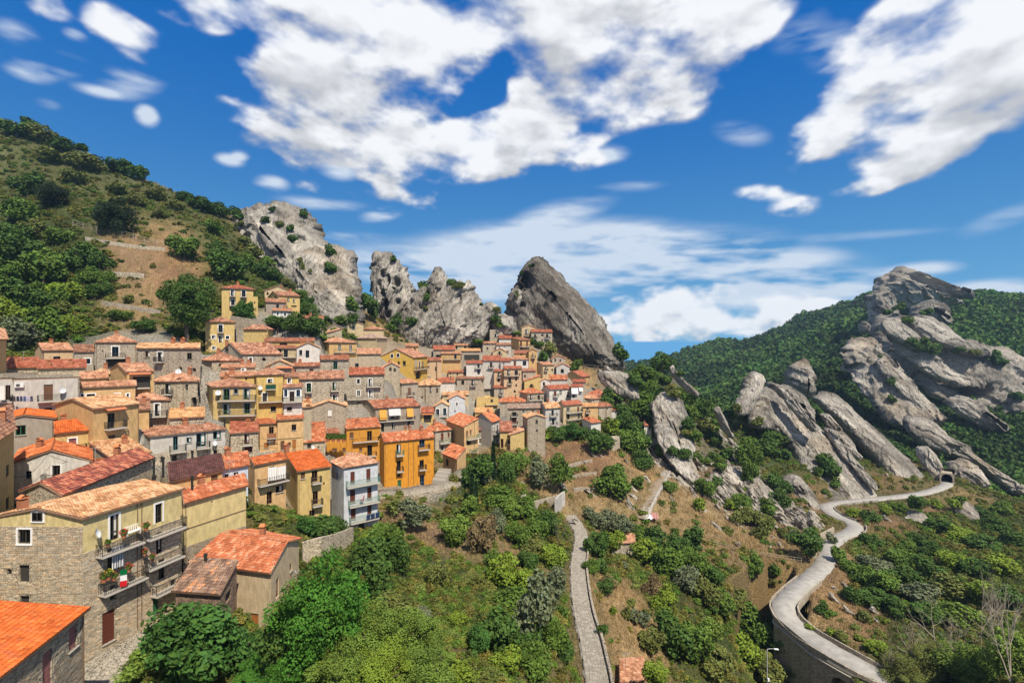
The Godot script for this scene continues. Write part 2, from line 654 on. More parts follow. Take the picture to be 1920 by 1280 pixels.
		var col := Color(0.53, 0.49, 0.425).lerp(Color(0.15, 0.132, 0.112), lich).lerp(Color(0.42, 0.30, 0.17), och * 0.6)
		var wl := (1.0 - 0.32 * (1.0 - crack)) * (1.0 + 0.12 * block)
		cols[i] = Color(col.r * tone * wl, col.g * tone * wl, col.b * tone * wl)
	var face := PackedVector3Array()
	for j in range(rb + 2, rows, 2):
		for i in range(0, n, 2): face.append(v[j * n + i])
	rock_faces.append(face)
	var base := Vector3(v[0].x, v[0].y, v[0].z)
	for i in v.size():
		if v[i].y < base.y: base.y = v[i].y
	base.x = spot(c.x, c.y, d).x
	base.z = -d
	for i in v.size(): v[i] -= base
	var r := put(surface_of(v, cols, idx), "rock", mats.rock, null, base)
	tag(r, label, "rock", "", "thing")

# ------------------------------------------------------------------ houses
var pal := {
	"orange": [Color(0.50, 0.135, 0.045), Color(0.58, 0.18, 0.065), Color(0.42, 0.105, 0.035), Color(0.60, 0.24, 0.11)],
	"orangeb": [Color(0.62, 0.15, 0.035), Color(0.66, 0.18, 0.05), Color(0.56, 0.125, 0.03), Color(0.50, 0.13, 0.045)],
	"orangem": [Color(0.52, 0.17, 0.075), Color(0.57, 0.22, 0.11), Color(0.43, 0.13, 0.06), Color(0.58, 0.32, 0.19)],
	"redm": [Color(0.40, 0.155, 0.09), Color(0.45, 0.20, 0.125), Color(0.32, 0.115, 0.07), Color(0.50, 0.28, 0.18)],
	"redb": [Color(0.42, 0.135, 0.075), Color(0.47, 0.17, 0.10), Color(0.35, 0.105, 0.06), Color(0.52, 0.25, 0.16)],
	"salmon": [Color(0.515, 0.263, 0.157), Color(0.605, 0.336, 0.213), Color(0.426, 0.202, 0.112), Color(0.650, 0.403, 0.258)],
	"tan": [Color(0.582, 0.325, 0.168), Color(0.672, 0.426, 0.235), Color(0.482, 0.235, 0.112), Color(0.627, 0.448, 0.280)],
	"tano": [Color(0.650, 0.370, 0.168), Color(0.717, 0.448, 0.224), Color(0.560, 0.291, 0.123), Color(0.672, 0.403, 0.224)],
	"brownpink": [Color(0.426, 0.207, 0.129), Color(0.515, 0.269, 0.168), Color(0.302, 0.146, 0.095), Color(0.560, 0.336, 0.224)],
	"brown": [Color(0.336, 0.162, 0.101), Color(0.403, 0.213, 0.134), Color(0.246, 0.123, 0.084), Color(0.470, 0.269, 0.168)],
	"brownred": [Color(0.336, 0.095, 0.062), Color(0.448, 0.168, 0.101), Color(0.190, 0.067, 0.056), Color(0.538, 0.235, 0.134)],
	"brownold": [Color(0.280, 0.179, 0.123), Color(0.358, 0.235, 0.168), Color(0.202, 0.123, 0.090), Color(0.560, 0.258, 0.123)],
	"dark": [Color(0.125, 0.055, 0.05), Color(0.15, 0.07, 0.06), Color(0.10, 0.045, 0.04), Color(0.13, 0.06, 0.055)],
	"grey": [Color(0.33, 0.29, 0.22), Color(0.38, 0.33, 0.26), Color(0.28, 0.24, 0.18), Color(0.36, 0.32, 0.26)],
	"greypink": [Color(0.38, 0.27, 0.21), Color(0.43, 0.31, 0.24), Color(0.31, 0.21, 0.16), Color(0.46, 0.36, 0.28)],
}
var paint := {
	"ochre": Color(0.60, 0.395, 0.18), "yellow": Color(0.62, 0.455, 0.19), "yellow2": Color(0.64, 0.45, 0.155), "gold": Color(0.60, 0.385, 0.09), "mustard": Color(0.52, 0.36, 0.14),
	"creamy": Color(0.66, 0.54, 0.26), "cream": Color(0.58, 0.46, 0.28), "peach": Color(0.66, 0.43, 0.21), "peachy": Color(0.62, 0.44, 0.27), "orange": Color(0.66, 0.29, 0.035), "orange2": Color(0.60, 0.28, 0.045),
	"white": Color(0.66, 0.63, 0.57), "blue": Color(0.60, 0.66, 0.74), "whiteblue": Color(0.60, 0.62, 0.65), "whitegrey": Color(0.54, 0.51, 0.46), "grey": Color(0.36, 0.32, 0.26), "tan": Color(0.60, 0.47, 0.30), "beige": Color(0.46, 0.39, 0.28), "taupe": Color(0.36, 0.30, 0.24),
}
var leafs := {"w": Color(0.75, 0.74, 0.70), "n": Color(0.16, 0.085, 0.05), "g": Color(0.03, 0.13, 0.06), "u": Color(0.07, 0.13, 0.22), "k": Color(0.05, 0.045, 0.04), "r": Color(0.13, 0.04, 0.025), "p": Color(0.30, 0.13, 0.12), "y": Color(0.36, 0.34, 0.31), "t": Color(0.04, 0.15, 0.17), "o": Color(0.38, 0.15, 0.04), "G": Color(0.02, 0.10, 0.06), "Y": Color(0.55, 0.42, 0.16)}

func wall_mat(key: String) -> Material:
	if mats.has("wall_" + key): return mats["wall_" + key]
	match key:
		"stone": return mat("wall_stone", lin(0.68, 0.575, 0.42), 0.95, mats.t_stone, mats.b_stone, 0.42, 5.0)
		"stone2": return mat("wall_stone2", lin(0.58, 0.50, 0.39), 0.95, mats.t_stone, mats.b_stone, 0.40, 5.0)
		"stone3": return mat("wall_stone3", lin(0.62, 0.535, 0.415), 0.95, mats.t_stone, mats.b_stone, 0.36, 5.0)
		"stone4": return mat("wall_stone4", lin(0.60, 0.505, 0.385), 0.95, mats.t_stone, mats.b_stone, 0.45, 5.0)
		"brick": return mat("wall_brick", lin(0.36, 0.25, 0.18), 0.95, mats.t_stone, mats.b_stone, 0.5, 4.0)
	var c: Color = paint[key]
	var made := mat("wall_" + key, c.linear_to_srgb(), 0.92, mats.t_wash, mats.b_plaster, 0.13, 2.5)
	made.uv1_scale = Vector3(0.21, 0.075, 0.21)
	return made

func wall_face(lower: MB, upper: MB, split: float, p: Vector3, q: Vector3, ylow: float, hp: float, hq: float, holes: Array, depth: float) -> void:
	var ex := q - p
	ex.y = 0.0
	var len := ex.length()
	ex /= len
	var out := ex.cross(Vector3.UP)
	var top := minf(hp, hq)
	var xs := [0.0, len]
	var ys := [ylow, top]
	if split > ylow + 0.1 and split < top - 0.05: ys.append(split)
	for h in holes:
		for x in [h[0], h[1]]: xs.append(x)
		for y in [h[2], h[3]]: ys.append(y)
	xs.sort()
	ys.sort()
	for i in xs.size() - 1:
		if xs[i + 1] - xs[i] < 0.004: continue
		for j in ys.size() - 1:
			if ys[j + 1] - ys[j] < 0.004: continue
			var mx: float = (xs[i] + xs[i + 1]) / 2.0
			var my: float = (ys[j] + ys[j + 1]) / 2.0
			var open := false
			for h in holes:
				if mx > h[0] and mx < h[1] and my > h[2] and my < h[3]: open = true
			if open: continue
			var mb := upper if my > split else lower
			mb.quad(p + ex * xs[i] + Vector3.UP * ys[j], p + ex * xs[i] + Vector3.UP * ys[j + 1], p + ex * xs[i + 1] + Vector3.UP * ys[j + 1], p + ex * xs[i + 1] + Vector3.UP * ys[j])
	if hp > hq + 0.01: upper.tri(p + Vector3.UP * hq, p + Vector3.UP * hp, q + Vector3.UP * hq)
	elif hq > hp + 0.01: upper.tri(p + Vector3.UP * hp, q + Vector3.UP * hq, q + Vector3.UP * hp)
	for h in holes:
		var a: Vector3 = p + ex * h[0] + Vector3.UP * h[2]
		var b: Vector3 = p + ex * h[0] + Vector3.UP * h[3]
		var c: Vector3 = p + ex * h[1] + Vector3.UP * h[3]
		var d: Vector3 = p + ex * h[1] + Vector3.UP * h[2]
		var inn := -out * depth
		var mb := upper if h[2] > split else lower
		mb.quad(a, a + inn, b + inn, b)
		mb.quad(b, b + inn, c + inn, c)
		mb.quad(c, c + inn, d + inn, d)
		mb.quad(d, d + inn, a + inn, a)
		if h[4]:       # arch head: spandrels flush with the wall
			var r: float = (h[1] - h[0]) / 2.0
			var rh := minf(r, (h[3] - h[2]) * 0.45)
			for s in [-1.0, 1.0]:
				var corner: Vector3 = p + ex * ((h[0] + h[1]) / 2.0 + s * r) + Vector3.UP * h[3]
				for k in 5:
					var t0 := PI / 2.0 * k / 5.0
					var t1 := PI / 2.0 * (k + 1) / 5.0
					var e: Vector3 = p + ex * ((h[0] + h[1]) / 2.0 + s * r * cos(t0)) + Vector3.UP * (h[3] - rh + rh * sin(t0))
					var f: Vector3 = p + ex * ((h[0] + h[1]) / 2.0 + s * r * cos(t1)) + Vector3.UP * (h[3] - rh + rh * sin(t1))
					if s > 0.0: mb.tri(corner, e, f)
					else: mb.tri(corner, f, e)

func stones_on(mb: MB, p: Vector3, q: Vector3, y0: float, y1: float, holes: Array, size: float, tint: Color) -> void:
	var ex := q - p
	ex.y = 0.0
	var len := ex.length()
	ex /= len
	var out := ex.cross(Vector3.UP)
	var y := y0
	while y < y1 - 0.08:
		var h := rng.randf_range(0.55, 1.0) * size * 0.62
		if y + h > y1: h = y1 - y
		var x := 0.0
		while x < len - 0.03:
			var w := minf(rng.randf_range(0.6, 1.7) * size, len - x)
			var gap := 0.012
			var clear := w > 0.09
			for o in holes:
				if x + w > o[0] - 0.03 and x < o[1] + 0.03 and y + h > o[2] - 0.03 and y < o[3] + 0.03: clear = false
			if clear:
				var k := rng.randf_range(0.72, 1.22)
				var warm := rng.randf_range(-0.06, 0.1)
				mb.col = Color(tint.r * k * (1.0 + warm), tint.g * k, tint.b * k * (1.0 - warm))
				var z := rng.randf_range(0.02, 0.05)
				var j := size * 0.05
				var a := p + ex * (x + gap) + Vector3.UP * (y + gap)
				var b := p + ex * (x + gap) + Vector3.UP * (y + h - gap)
				var c := p + ex * (x + w - gap) + Vector3.UP * (y + h - gap)
				var d := p + ex * (x + w - gap) + Vector3.UP * (y + gap)
				var a2 := a + out * z + (ex + Vector3.UP) * rng.randf_range(0.2, 1.0) * j
				var b2 := b + out * z + (ex - Vector3.UP) * rng.randf_range(0.2, 1.0) * j
				var c2 := c + out * z - (ex + Vector3.UP) * rng.randf_range(0.2, 1.0) * j
				var d2 := d + out * z + (Vector3.UP - ex) * rng.randf_range(0.2, 1.0) * j
				mb.quad(a2, b2, c2, d2)
				mb.quad(a, a2, d2, d); mb.quad(a, b, b2, a2); mb.quad(b, c, c2, b2); mb.quad(c, d, d2, c2)
			x += w
		y += h

func roof_plane(slab: MB, tile: MB, e0: Vector3, e1: Vector3, r1: Vector3, r0: Vector3, oe: float, ol: float, orr: float, colors: Array, pitch: float) -> void:
	var dir := (e1 - e0).normalized()
	var mid := (r0 + r1) / 2.0 - (e0 + e1) / 2.0
	var up := (mid - dir * mid.dot(dir)).normalized()
	var nrm := dir.cross(up)
	if nrm.y < 0.0: nrm = -nrm
	e0 += -up * oe - dir * ol
	e1 += -up * oe + dir * orr
	r0 -= dir * ol
	r1 += dir * orr
	var th := nrm * 0.14
	slab.quad(e0, r0, r1, e1)
	slab.quad(e0 - th, e1 - th, r1 - th, r0 - th)
	slab.quad(e0 - th, e0, e1, e1 - th)
	slab.quad(e1 - th, e1, r1, r1 - th)
	slab.quad(r1 - th, r1, r0, r0 - th)
	slab.quad(r0 - th, r0, e0, e0 - th)
	var height := ((r0 + r1) / 2.0 - (e0 + e1) / 2.0).dot(up)
	var rows := maxi(2, int(height / (pitch * 1.45)))
	var dirt := rng.randf_range(-200.0, 200.0)
	for j in rows:
		var v0 := float(j) / rows
		var v1 := minf(1.0, (j + 1.12) / rows)
		var l0 := e0.lerp(r0, v0)
		var l1 := e0.lerp(r0, v1)
		var k0 := e1.lerp(r1, v0)
		var xl := maxf((l0 - e0).dot(dir), (l1 - e0).dot(dir))
		var xr := minf((k0 - e0).dot(dir), (e1.lerp(r1, v1) - e0).dot(dir))
		var s0 := e0 + up * height * v0
		var s1 := e0 + up * height * v1
		var n := int((xr - xl) / pitch + 0.5)
		if n < 1: continue
		var w := (xr - xl) / n
		for i in n:
			var x := xl + w * i
			var age := noise_c.get_noise_2d((e0.x + x + dirt) * 9.0, (v0 * height + e0.z) * 9.0)
			var pick := rng.randf() + age * 0.55
			var c: Color = colors[0]
			if pick > 0.92: c = colors[3]
			elif pick > 0.6: c = colors[1]
			elif pick < 0.22: c = colors[2]
			var g := rng.randf_range(0.86, 1.12) * (1.0 + age * 0.34)
			tile.col = Color(c.r * g, c.g * g, c.b * g)
			var jit := nrm * rng.randf_range(0.0, 0.012)
			var bow := nrm * pitch * 0.26
			jit += nrm * (0.045 + 0.045 * noise_c.get_noise_2d((e0.x + x) * 2.0, (v0 * height + e0.z) * 2.0))
			var lo := nrm * 0.055 + jit
			var hi := nrm * 0.012 + jit
			var a0 := s0 + dir * x + lo
			var m0 := s0 + dir * (x + w * 0.5) + lo + bow
			var b0 := s0 + dir * (x + w) + lo
			var a1 := s1 + dir * x + hi
			var m1 := s1 + dir * (x + w * 0.5) + hi + bow
			var b1 := s1 + dir * (x + w) + hi
			tile.quad(a0, a1, m1, m0)
			tile.quad(m0, m1, b1, b0)
			tile.tri(a0, m0, b0)
			tile.quad(a0 - lo, a0, b0, b0 - lo)

func ridge_caps(tile: MB, a: Vector3, b: Vector3, colors: Array, pitch: float) -> void:
	var n := maxi(1, int(a.distance_to(b) / 0.42))
	for i in n:
		var c: Color = colors[rng.randi() % 4]
		tile.col = c
		tile.bar(a.lerp(b, float(i) / n) + Vector3.UP * 0.05, a.lerp(b, (i + 1.06) / n) + Vector3.UP * 0.035, 0.13, 0.115, 6)

func opening(house: Node3D, dist: float, p: Vector3, ex: Vector3, h: Array, kind: String, color: String, sur: int, depth: float) -> void:
	var out := ex.cross(Vector3.UP)
	var o: Vector3 = p + ex * h[0] + Vector3.UP * h[2]
	var w: float = h[1] - h[0]
	var t: float = h[3] - h[2]
	var up := Vector3.UP
	var c := o + ex * w / 2.0 + up * t / 2.0
	var fr := MB.new()
	var bar := clampf(w * 0.08, 0.05, 0.09)
	if sur > 0:
		fr.col = Color(0.80, 0.79, 0.76) if sur == 1 else Color(0.27, 0.29, 0.32)
		var s := 0.16
		fr.box(c + up * (t / 2.0 + s / 2.0) + out * 0.02, ex * (w / 2.0 + s), up * s / 2.0, out * 0.035)
		if kind == "w" or kind == "b": fr.box(c - up * (t / 2.0 + s / 2.0) + out * 0.03, ex * (w / 2.0 + s), up * s / 2.0, out * 0.06)
		for k in [-1.0, 1.0]: fr.box(c + ex * k * (w / 2.0 + s / 2.0) + out * 0.02, ex * s / 2.0, up * t / 2.0, out * 0.033)
	elif kind == "w" or kind == "h":
		fr.col = Color(0.40, 0.36, 0.31)
		fr.box(o + ex * w / 2.0 - up * 0.04 + out * 0.04, ex * (w / 2.0 + 0.08), up * 0.04, out * 0.09)
	var at := c - out * (depth - 0.05)
	if kind == "w" or kind == "d":
		fr.col = leafs[color]
		for k in [-1.0, 1.0]:
			fr.box(at + ex * k * (w / 2.0 - bar / 2.0), ex * bar / 2.0, up * (t / 2.0), out * 0.03)
			fr.box(at + up * k * (t / 2.0 - bar / 2.0), ex * (w / 2.0 - bar), up * bar / 2.0, out * 0.028)
		fr.box(at, ex * bar * 0.55, up * (t / 2.0 - bar), out * 0.025)
		if kind == "d": fr.box(at - up * t * 0.18, ex * (w / 2.0 - bar), up * bar * 0.5, out * 0.022)
	var q: MeshInstance3D
	var called := "door" if kind == "d" else "window"
	if fr.v.is_empty():
		fr.col = Color(0.05, 0.045, 0.04)
		fr.box(c - out * (depth + 0.03), ex * (w / 2.0), up * (t / 2.0), out * 0.02)
		q = put(fr.mesh(), called, mats.painted, house)
		return
	q = put(fr.mesh(), called, mats.painted, house)
	if kind == "h":
		for k in [-1.0, 1.0]:
			var sh := MB.new()
			sh.col = leafs[color]
			var cc: Vector3 = at + ex * k * w / 4.0
			sh.box(cc, ex * (w / 4.0 - 0.008), up * t / 2.0, out * 0.025)
			if dist < 125.0:
				var m := int(t / 0.16)
				for i in m:
					var g := 0.85 + 0.25 * (i % 2)
					sh.col = Color(leafs[color].r * g, leafs[color].g * g, leafs[color].b * g)
					sh.box(cc + up * (-t / 2.0 + (i + 0.5) * t / m) + out * 0.03, ex * (w / 4.0 - 0.06), up * 0.045, out * 0.018)
			put(sh.mesh(), "shutter", mats.painted, q)
	else:
		var gl := MB.new()
		gl.col = Color(0.6, 0.6, 0.6)
		gl.face(c - out * depth, ex * w / 2.0, up * t / 2.0)
		put(gl.mesh(), "pane", mats.glass if kind != "o" else mats.hollow, q)
		if (kind == "w" or kind == "d") and rng.randf() < 0.35:
			var cu := MB.new()
			cu.col = Color(0.62, 0.6, 0.55)
			cu.face(c - out * (depth - 0.012) + ex * w * 0.2 + up * t * 0.06, ex * w * 0.16, up * t * 0.4)
			put(cu.mesh(), "curtain", mats.painted, q)

func balcony(house: Node3D, dist: float, p: Vector3, ex: Vector3, x0: float, x1: float, y: float, color: String, deep := 0.95) -> void:
	var out := ex.cross(Vector3.UP)
	var up := Vector3.UP
	var w := x1 - x0
	var c := p + ex * (x0 + x1) / 2.0 + up * y + out * deep / 2.0
	var mb := MB.new()
	mb.col = Color(0.50, 0.46, 0.40)
	mb.box(c - up * 0.08 + out * 0.003, ex * w / 2.0, up * 0.08, out * deep / 2.0)
	mb.col = Color(0.36, 0.33, 0.29)
	mb.box(c - up * 0.19 + out * 0.003, ex * (w / 2.0 - 0.06), up * 0.03, out * (deep / 2.0 - 0.04))
	var slab := put(mb.mesh(), "balcony", mats.painted, house)
	var r := MB.new()
	r.col = Color(0.03, 0.03, 0.03)
	if color == "g": r.col = Color(0.10, 0.22, 0.17)
	if color == "r": r.col = Color(0.30, 0.13, 0.07)
	if color == "G": r.col = Color(0.015, 0.07, 0.05)
	if color == "Y": r.col = Color(0.55, 0.42, 0.16)
	var hh := 1.0
	var a := c + out * (deep / 2.0 - 0.05)
	if color in ["r", "G", "Y"]:
		r.box(a + up * 0.5, ex * w / 2.0, up * 0.45, out * 0.03)
		for k in [-1.0, 1.0]: r.box(c + ex * k * (w / 2.0 - 0.03) + up * 0.5, out * (deep / 2.0 - 0.09), up * 0.45, ex * 0.03)
	else:
		var th := 0.013 if dist < 70.0 else 0.018
		r.box(a + up * hh, ex * w / 2.0, up * 0.022, out * 0.022)
		r.box(a + up * 0.1, ex * w / 2.0, up * 0.015, out * 0.015)
		var n := maxi(2, int(w / (0.14 if dist < 110.0 else 0.22)))
		for i in n + 1: r.box(a + ex * (-w / 2.0 + w * i / n) + up * (hh / 2.0 + 0.05), ex * th, up * (hh / 2.0 - 0.05), out * th)
		for k in [-1.0, 1.0]:
			var s: Vector3 = c + ex * k * (w / 2.0 - 0.02)
			r.box(s + up * hh, out * deep / 2.0, up * 0.022, ex * 0.018)
			for i in 5: r.box(s + out * (-deep / 2.0 + deep * (i + 0.3) / 5.0) + up * (hh / 2.0), ex * th, up * hh / 2.0, out * th)
	put(r.mesh(), "railing", mats.painted, slab)

func house(called: String, label: String, c: Array, eave: float, base: float, rise: float, kind: String, wm: String, rm: String, ops: String) -> Node3D:
	var o := Vector3(c[0], base, c[1])
	var dist := -o.z
	var t := thing(called, label, "house", o)
	var fl := Vector3(0, 0, 0)
	var fr := Vector3(c[2], base, c[3]) - o
	var bl := Vector3(c[4], base, c[5]) - o
	var br := Vector3(c[6], base, c[7]) - o
	var h := eave - base
	var hb := h; var hc := h; var ha := h; var hd := h       # front left, front right, back left, back right
	match kind:
		"s": ha += rise; hd += rise
		"a", "r": hc += rise; hd += rise
		"b": ha -= rise; hd -= rise
	var walls := {"F": [fl, fr, hb, hc], "S": [bl, fl, ha, hb], "R": [fr, br, hc, hd], "K": [br, bl, hd, ha]}
	var holes := {"F": [], "S": [], "R": [], "K": []}
	var todo := []
	var split := {"F": 99.0, "S": 99.0}
	var upper_mat := ""
	for op in ops.split(";", false):
		var f := op.split(" ")
		var W: Array = walls[f[1]]
		var p: Vector3 = W[0] + o
		var q: Vector3 = W[1] + o
		var len := Vector2(q.x - p.x, q.z - p.z).length()
		var along := func(px: float) -> float:
			var u := (px - 960.0) / F
			var e := q - p
			return clampf((u * -p.z - p.x) / (e.x + u * e.z), -0.3, 1.3) * len
		var level := func(px: float, py: float) -> float:
			var s: float = along.call(px) / len
			return (640.0 - py) / F * -(p.z + (q.z - p.z) * s) - base
		var ex := (q - p).normalized()
		var code := f[0][0]
		if f[0] == "u":
			split[f[1]] = level.call(float(f[2]), float(f[3]))
			upper_mat = f[4]
		elif f[0].length() == 3:
			var x0: float = along.call(float(f[2]))
			var x1: float = along.call(float(f[3]))
			var xm := (float(f[2]) + float(f[3])) / 2.0
			var y1: float = level.call(xm, float(f[4]))
			var y0: float = level.call(xm, float(f[5]))
			x0 = maxf(x0, 0.12)
			x1 = minf(x1, len - 0.12)
			if x1 - x0 < 0.15 or y1 - y0 < 0.15: continue
			var arched := code == "o"
			var hole := [x0, x1, y0, y1, arched]
			var dep := 0.9 if code == "o" else 0.2
			if y1 > minf(W[2], W[3]) - 0.04:
				dep = -0.04
			else: holes[f[1]].append(hole)
			todo.append([code, W[0], ex, hole, f[0][1], int(f[0][2]), dep])
		elif code == "k":
			var xa: float = along.call(float(f[3]))
			var xb: float = along.call(float(f[4]))
			todo.append(["k", W[0], ex, xa, xb, level.call((float(f[3]) + float(f[4])) / 2.0, float(f[5])), f[2]])
		elif code in ["q", "c", "C", "p", "t"]:
			todo.append([code, W[0], ex, along.call(float(f[2])), float(f[3]) if f.size() > 3 else 0.0, W[2] + (W[3] - W[2]) * along.call(float(f[2])) / len, along.call(float(f[2])) / len])
		elif code in ["a", "A"]:
			todo.append([code, W[0], ex, along.call(float(f[2])), level.call(float(f[2]), float(f[3]))])
		elif code == "n":
			todo.append([code, W[0], ex, along.call(float(f[2])), along.call(float(f[3])), level.call(float(f[2]), float(f[4]))])
		else:
			todo.append([code, W[0], ex, along.call(float(f[2])), along.call(float(f[3])), level.call(float(f[2]), float(f[4])), level.call(float(f[3]), float(f[5]))])
	var lower := MB.new()
	var upper := MB.new()
	for k in ["F", "S", "R", "K"]:
		var W: Array = walls[k]
		var sp: float = split.get(k, 99.0)
		if upper_mat and not split.has(k): sp = split["F"]
		var up_mb := upper if upper_mat and sp < 50.0 else lower
		wall_face(lower, up_mb, sp if sp < 50.0 else 99.0, W[0], W[1], -6.0, W[2], W[3], holes[k], 0.9 if holes[k].any(func(x): return x[4]) else 0.2)
	var gab := upper if upper_mat else lower
	var Y := Vector3.UP
	if kind == "g":
		gab.tri(bl + Y * h, (bl + fl) / 2.0 + Y * (h + rise), fl + Y * h)
		gab.tri(fr + Y * h, (fr + br) / 2.0 + Y * (h + rise), br + Y * h)
	if kind == "f":
		gab.tri(fl + Y * h, (fl + fr) / 2.0 + Y * (h + rise), fr + Y * h)
		gab.tri(br + Y * h, (br + bl) / 2.0 + Y * (h + rise), bl + Y * h)
	if kind == "p":
		lower.quad(fl + Y * (h - 0.3), bl + Y * (h - 0.3), br + Y * (h - 0.3), fr + Y * (h - 0.3))
	var wall := put(lower.mesh(), "wall", wall_mat(wm), t)
	if not upper.v.is_empty(): put(upper.mesh(), "upper_wall", wall_mat(upper_mat), t)
	if dist < 60.0 and wm.begins_with("stone") and called != "old_tile_house":
		var st := MB.new()
		for k in ["F", "S"]:
			var W: Array = walls[k]
			stones_on(st, W[0], W[1], -1.0, minf(minf(W[2], W[3]), split[k]), holes[k], 0.34, Color(0.60, 0.505, 0.37) if wm == "stone" else Color(0.42, 0.36, 0.275))
		var so := put(st.mesh(), "stones", mats.stones, wall)
		so.set_meta("kind", "stuff")
	# roof
	var tile := MB.new()
	var slab := MB.new()
	slab.col = Color(0.28, 0.17, 0.11)
	var colors: Array = pal[rm]
	var pitch := 0.24 if dist < 70.0 else (0.30 if dist < 115.0 else 0.42)
	var e := 0.35
	if dist > 120.0: e = 0.45
	match kind:
		"g":
			var r0 := (bl + fl) / 2.0 + Y * (h + rise)
			var r1 := (fr + br) / 2.0 + Y * (h + rise)
			roof_plane(slab, tile, fl + Y * h, fr + Y * h, r1, r0, e, 0.2, 0.2, colors, pitch)
			roof_plane(slab, tile, br + Y * h, bl + Y * h, r0, r1, e, 0.2, 0.2, colors, pitch)
			ridge_caps(tile, r0, r1, colors, pitch)
		"f":
			var r0 := (fl + fr) / 2.0 + Y * (h + rise)
			var r1 := (bl + br) / 2.0 + Y * (h + rise)
			roof_plane(slab, tile, bl + Y * h, fl + Y * h, r0, r1, e, 0.2, 0.2, colors, pitch)
			roof_plane(slab, tile, fr + Y * h, br + Y * h, r1, r0, e, 0.2, 0.2, colors, pitch)
			ridge_caps(tile, r0, r1, colors, pitch)
		"h":
			var lf := fl.distance_to(fr)
			var ls := fl.distance_to(bl)
			var r0: Vector3
			var r1: Vector3
			if lf >= ls:
				var k := clampf(ls / lf / 2.0, 0.1, 0.48)
				r0 = ((bl + fl) / 2.0).lerp((fr + br) / 2.0, k) + Y * (h + rise)
				r1 = ((bl + fl) / 2.0).lerp((fr + br) / 2.0, 1.0 - k) + Y * (h + rise)
				roof_plane(slab, tile, fl + Y * h, fr + Y * h, r1, r0, e, 0.2, 0.2, colors, pitch)
				roof_plane(slab, tile, br + Y * h, bl + Y * h, r0, r1, e, 0.2, 0.2, colors, pitch)
				roof_plane(slab, tile, bl + Y * h, fl + Y * h, r0, r0, e, 0.25, 0.25, colors, pitch)
				roof_plane(slab, tile, fr + Y * h, br + Y * h, r1, r1, e, 0.25, 0.25, colors, pitch)
			else:
				var k := clampf(lf / ls / 2.0, 0.1, 0.48)
				r0 = ((fl + fr) / 2.0).lerp((bl + br) / 2.0, k) + Y * (h + rise)
				r1 = ((fl + fr) / 2.0).lerp((bl + br) / 2.0, 1.0 - k) + Y * (h + rise)
				roof_plane(slab, tile, fl + Y * h, fr + Y * h, r0, r0, e, 0.25, 0.25, colors, pitch)
				roof_plane(slab, tile, br + Y * h, bl + Y * h, r1, r1, e, 0.25, 0.25, colors, pitch)
				roof_plane(slab, tile, bl + Y * h, fl + Y * h, r0, r1, e, 0.2, 0.2, colors, pitch)
				roof_plane(slab, tile, fr + Y * h, br + Y * h, r1, r0, e, 0.2, 0.2, colors, pitch)
			ridge_caps(tile, r0, r1, colors, pitch)
			for pr in [[fl, r0], [bl, r0 if lf >= ls else r1], [fr, r1 if lf >= ls else r0], [br, r1]]: ridge_caps(tile, pr[0] + Y * h, pr[1], colors, pitch)
		"s", "b": roof_plane(slab, tile, fl + Y * hb, fr + Y * hc, br + Y * hd, bl + Y * ha, e, 0.2, 0.2, colors, pitch) if kind == "s" else roof_plane(slab, tile, br + Y * hd, bl + Y * ha, fl + Y * hb, fr + Y * hc, 0.3, 0.2, 0.2, colors, pitch)
		"a", "r": roof_plane(slab, tile, bl + Y * ha, fl + Y * hb, fr + Y * hc, br + Y * hd, e, 0.2, 0.2, colors, pitch)
	var roof: MeshInstance3D = null
	if not slab.v.is_empty():
		roof = put(slab.mesh(), "roof", mats.painted, t)
		var ti := put(tile.mesh(), "tiles", mats.tiles, roof)
		ti.set_meta("kind", "stuff")
	if roof and dist < 170.0 and rise > 0.2:
		var x := rng.randf_range(0.15, 0.85)
		var apex := fl.lerp(fr, x).lerp(bl.lerp(br, x), 0.5) + Y * (h + rise * (1.0 if kind in "gh" else 0.5))
		if rng.randf() < 0.4:
			var mb := MB.new()
			mb.col = Color(0.30, 0.30, 0.30)
			var e2 := (fr - fl).normalized()
			mb.bar(apex - Y * 0.3, apex + Y * 2.1, 0.03)
			mb.bar(apex + Y * 2.0 - e2 * 0.6, apex + Y * 2.0 + e2 * 0.6, 0.022)
			for i in 6: mb.bar(apex + Y * 2.0 + e2 * (i - 2.5) * 0.2 - e2.cross(Y) * 0.3, apex + Y * 2.0 + e2 * (i - 2.5) * 0.2 + e2.cross(Y) * 0.3, 0.016)
			put(mb.mesh(), "antenna", mats.painted, roof)
		if not " c " in " " + ops.replace(";", " ; ") and rng.randf() < 0.45: todo.append(["c", fl, (fr - fl).normalized(), 0.0, rng.randf_range(0.4, 0.65), h, rng.randf_range(0.2, 0.8)])
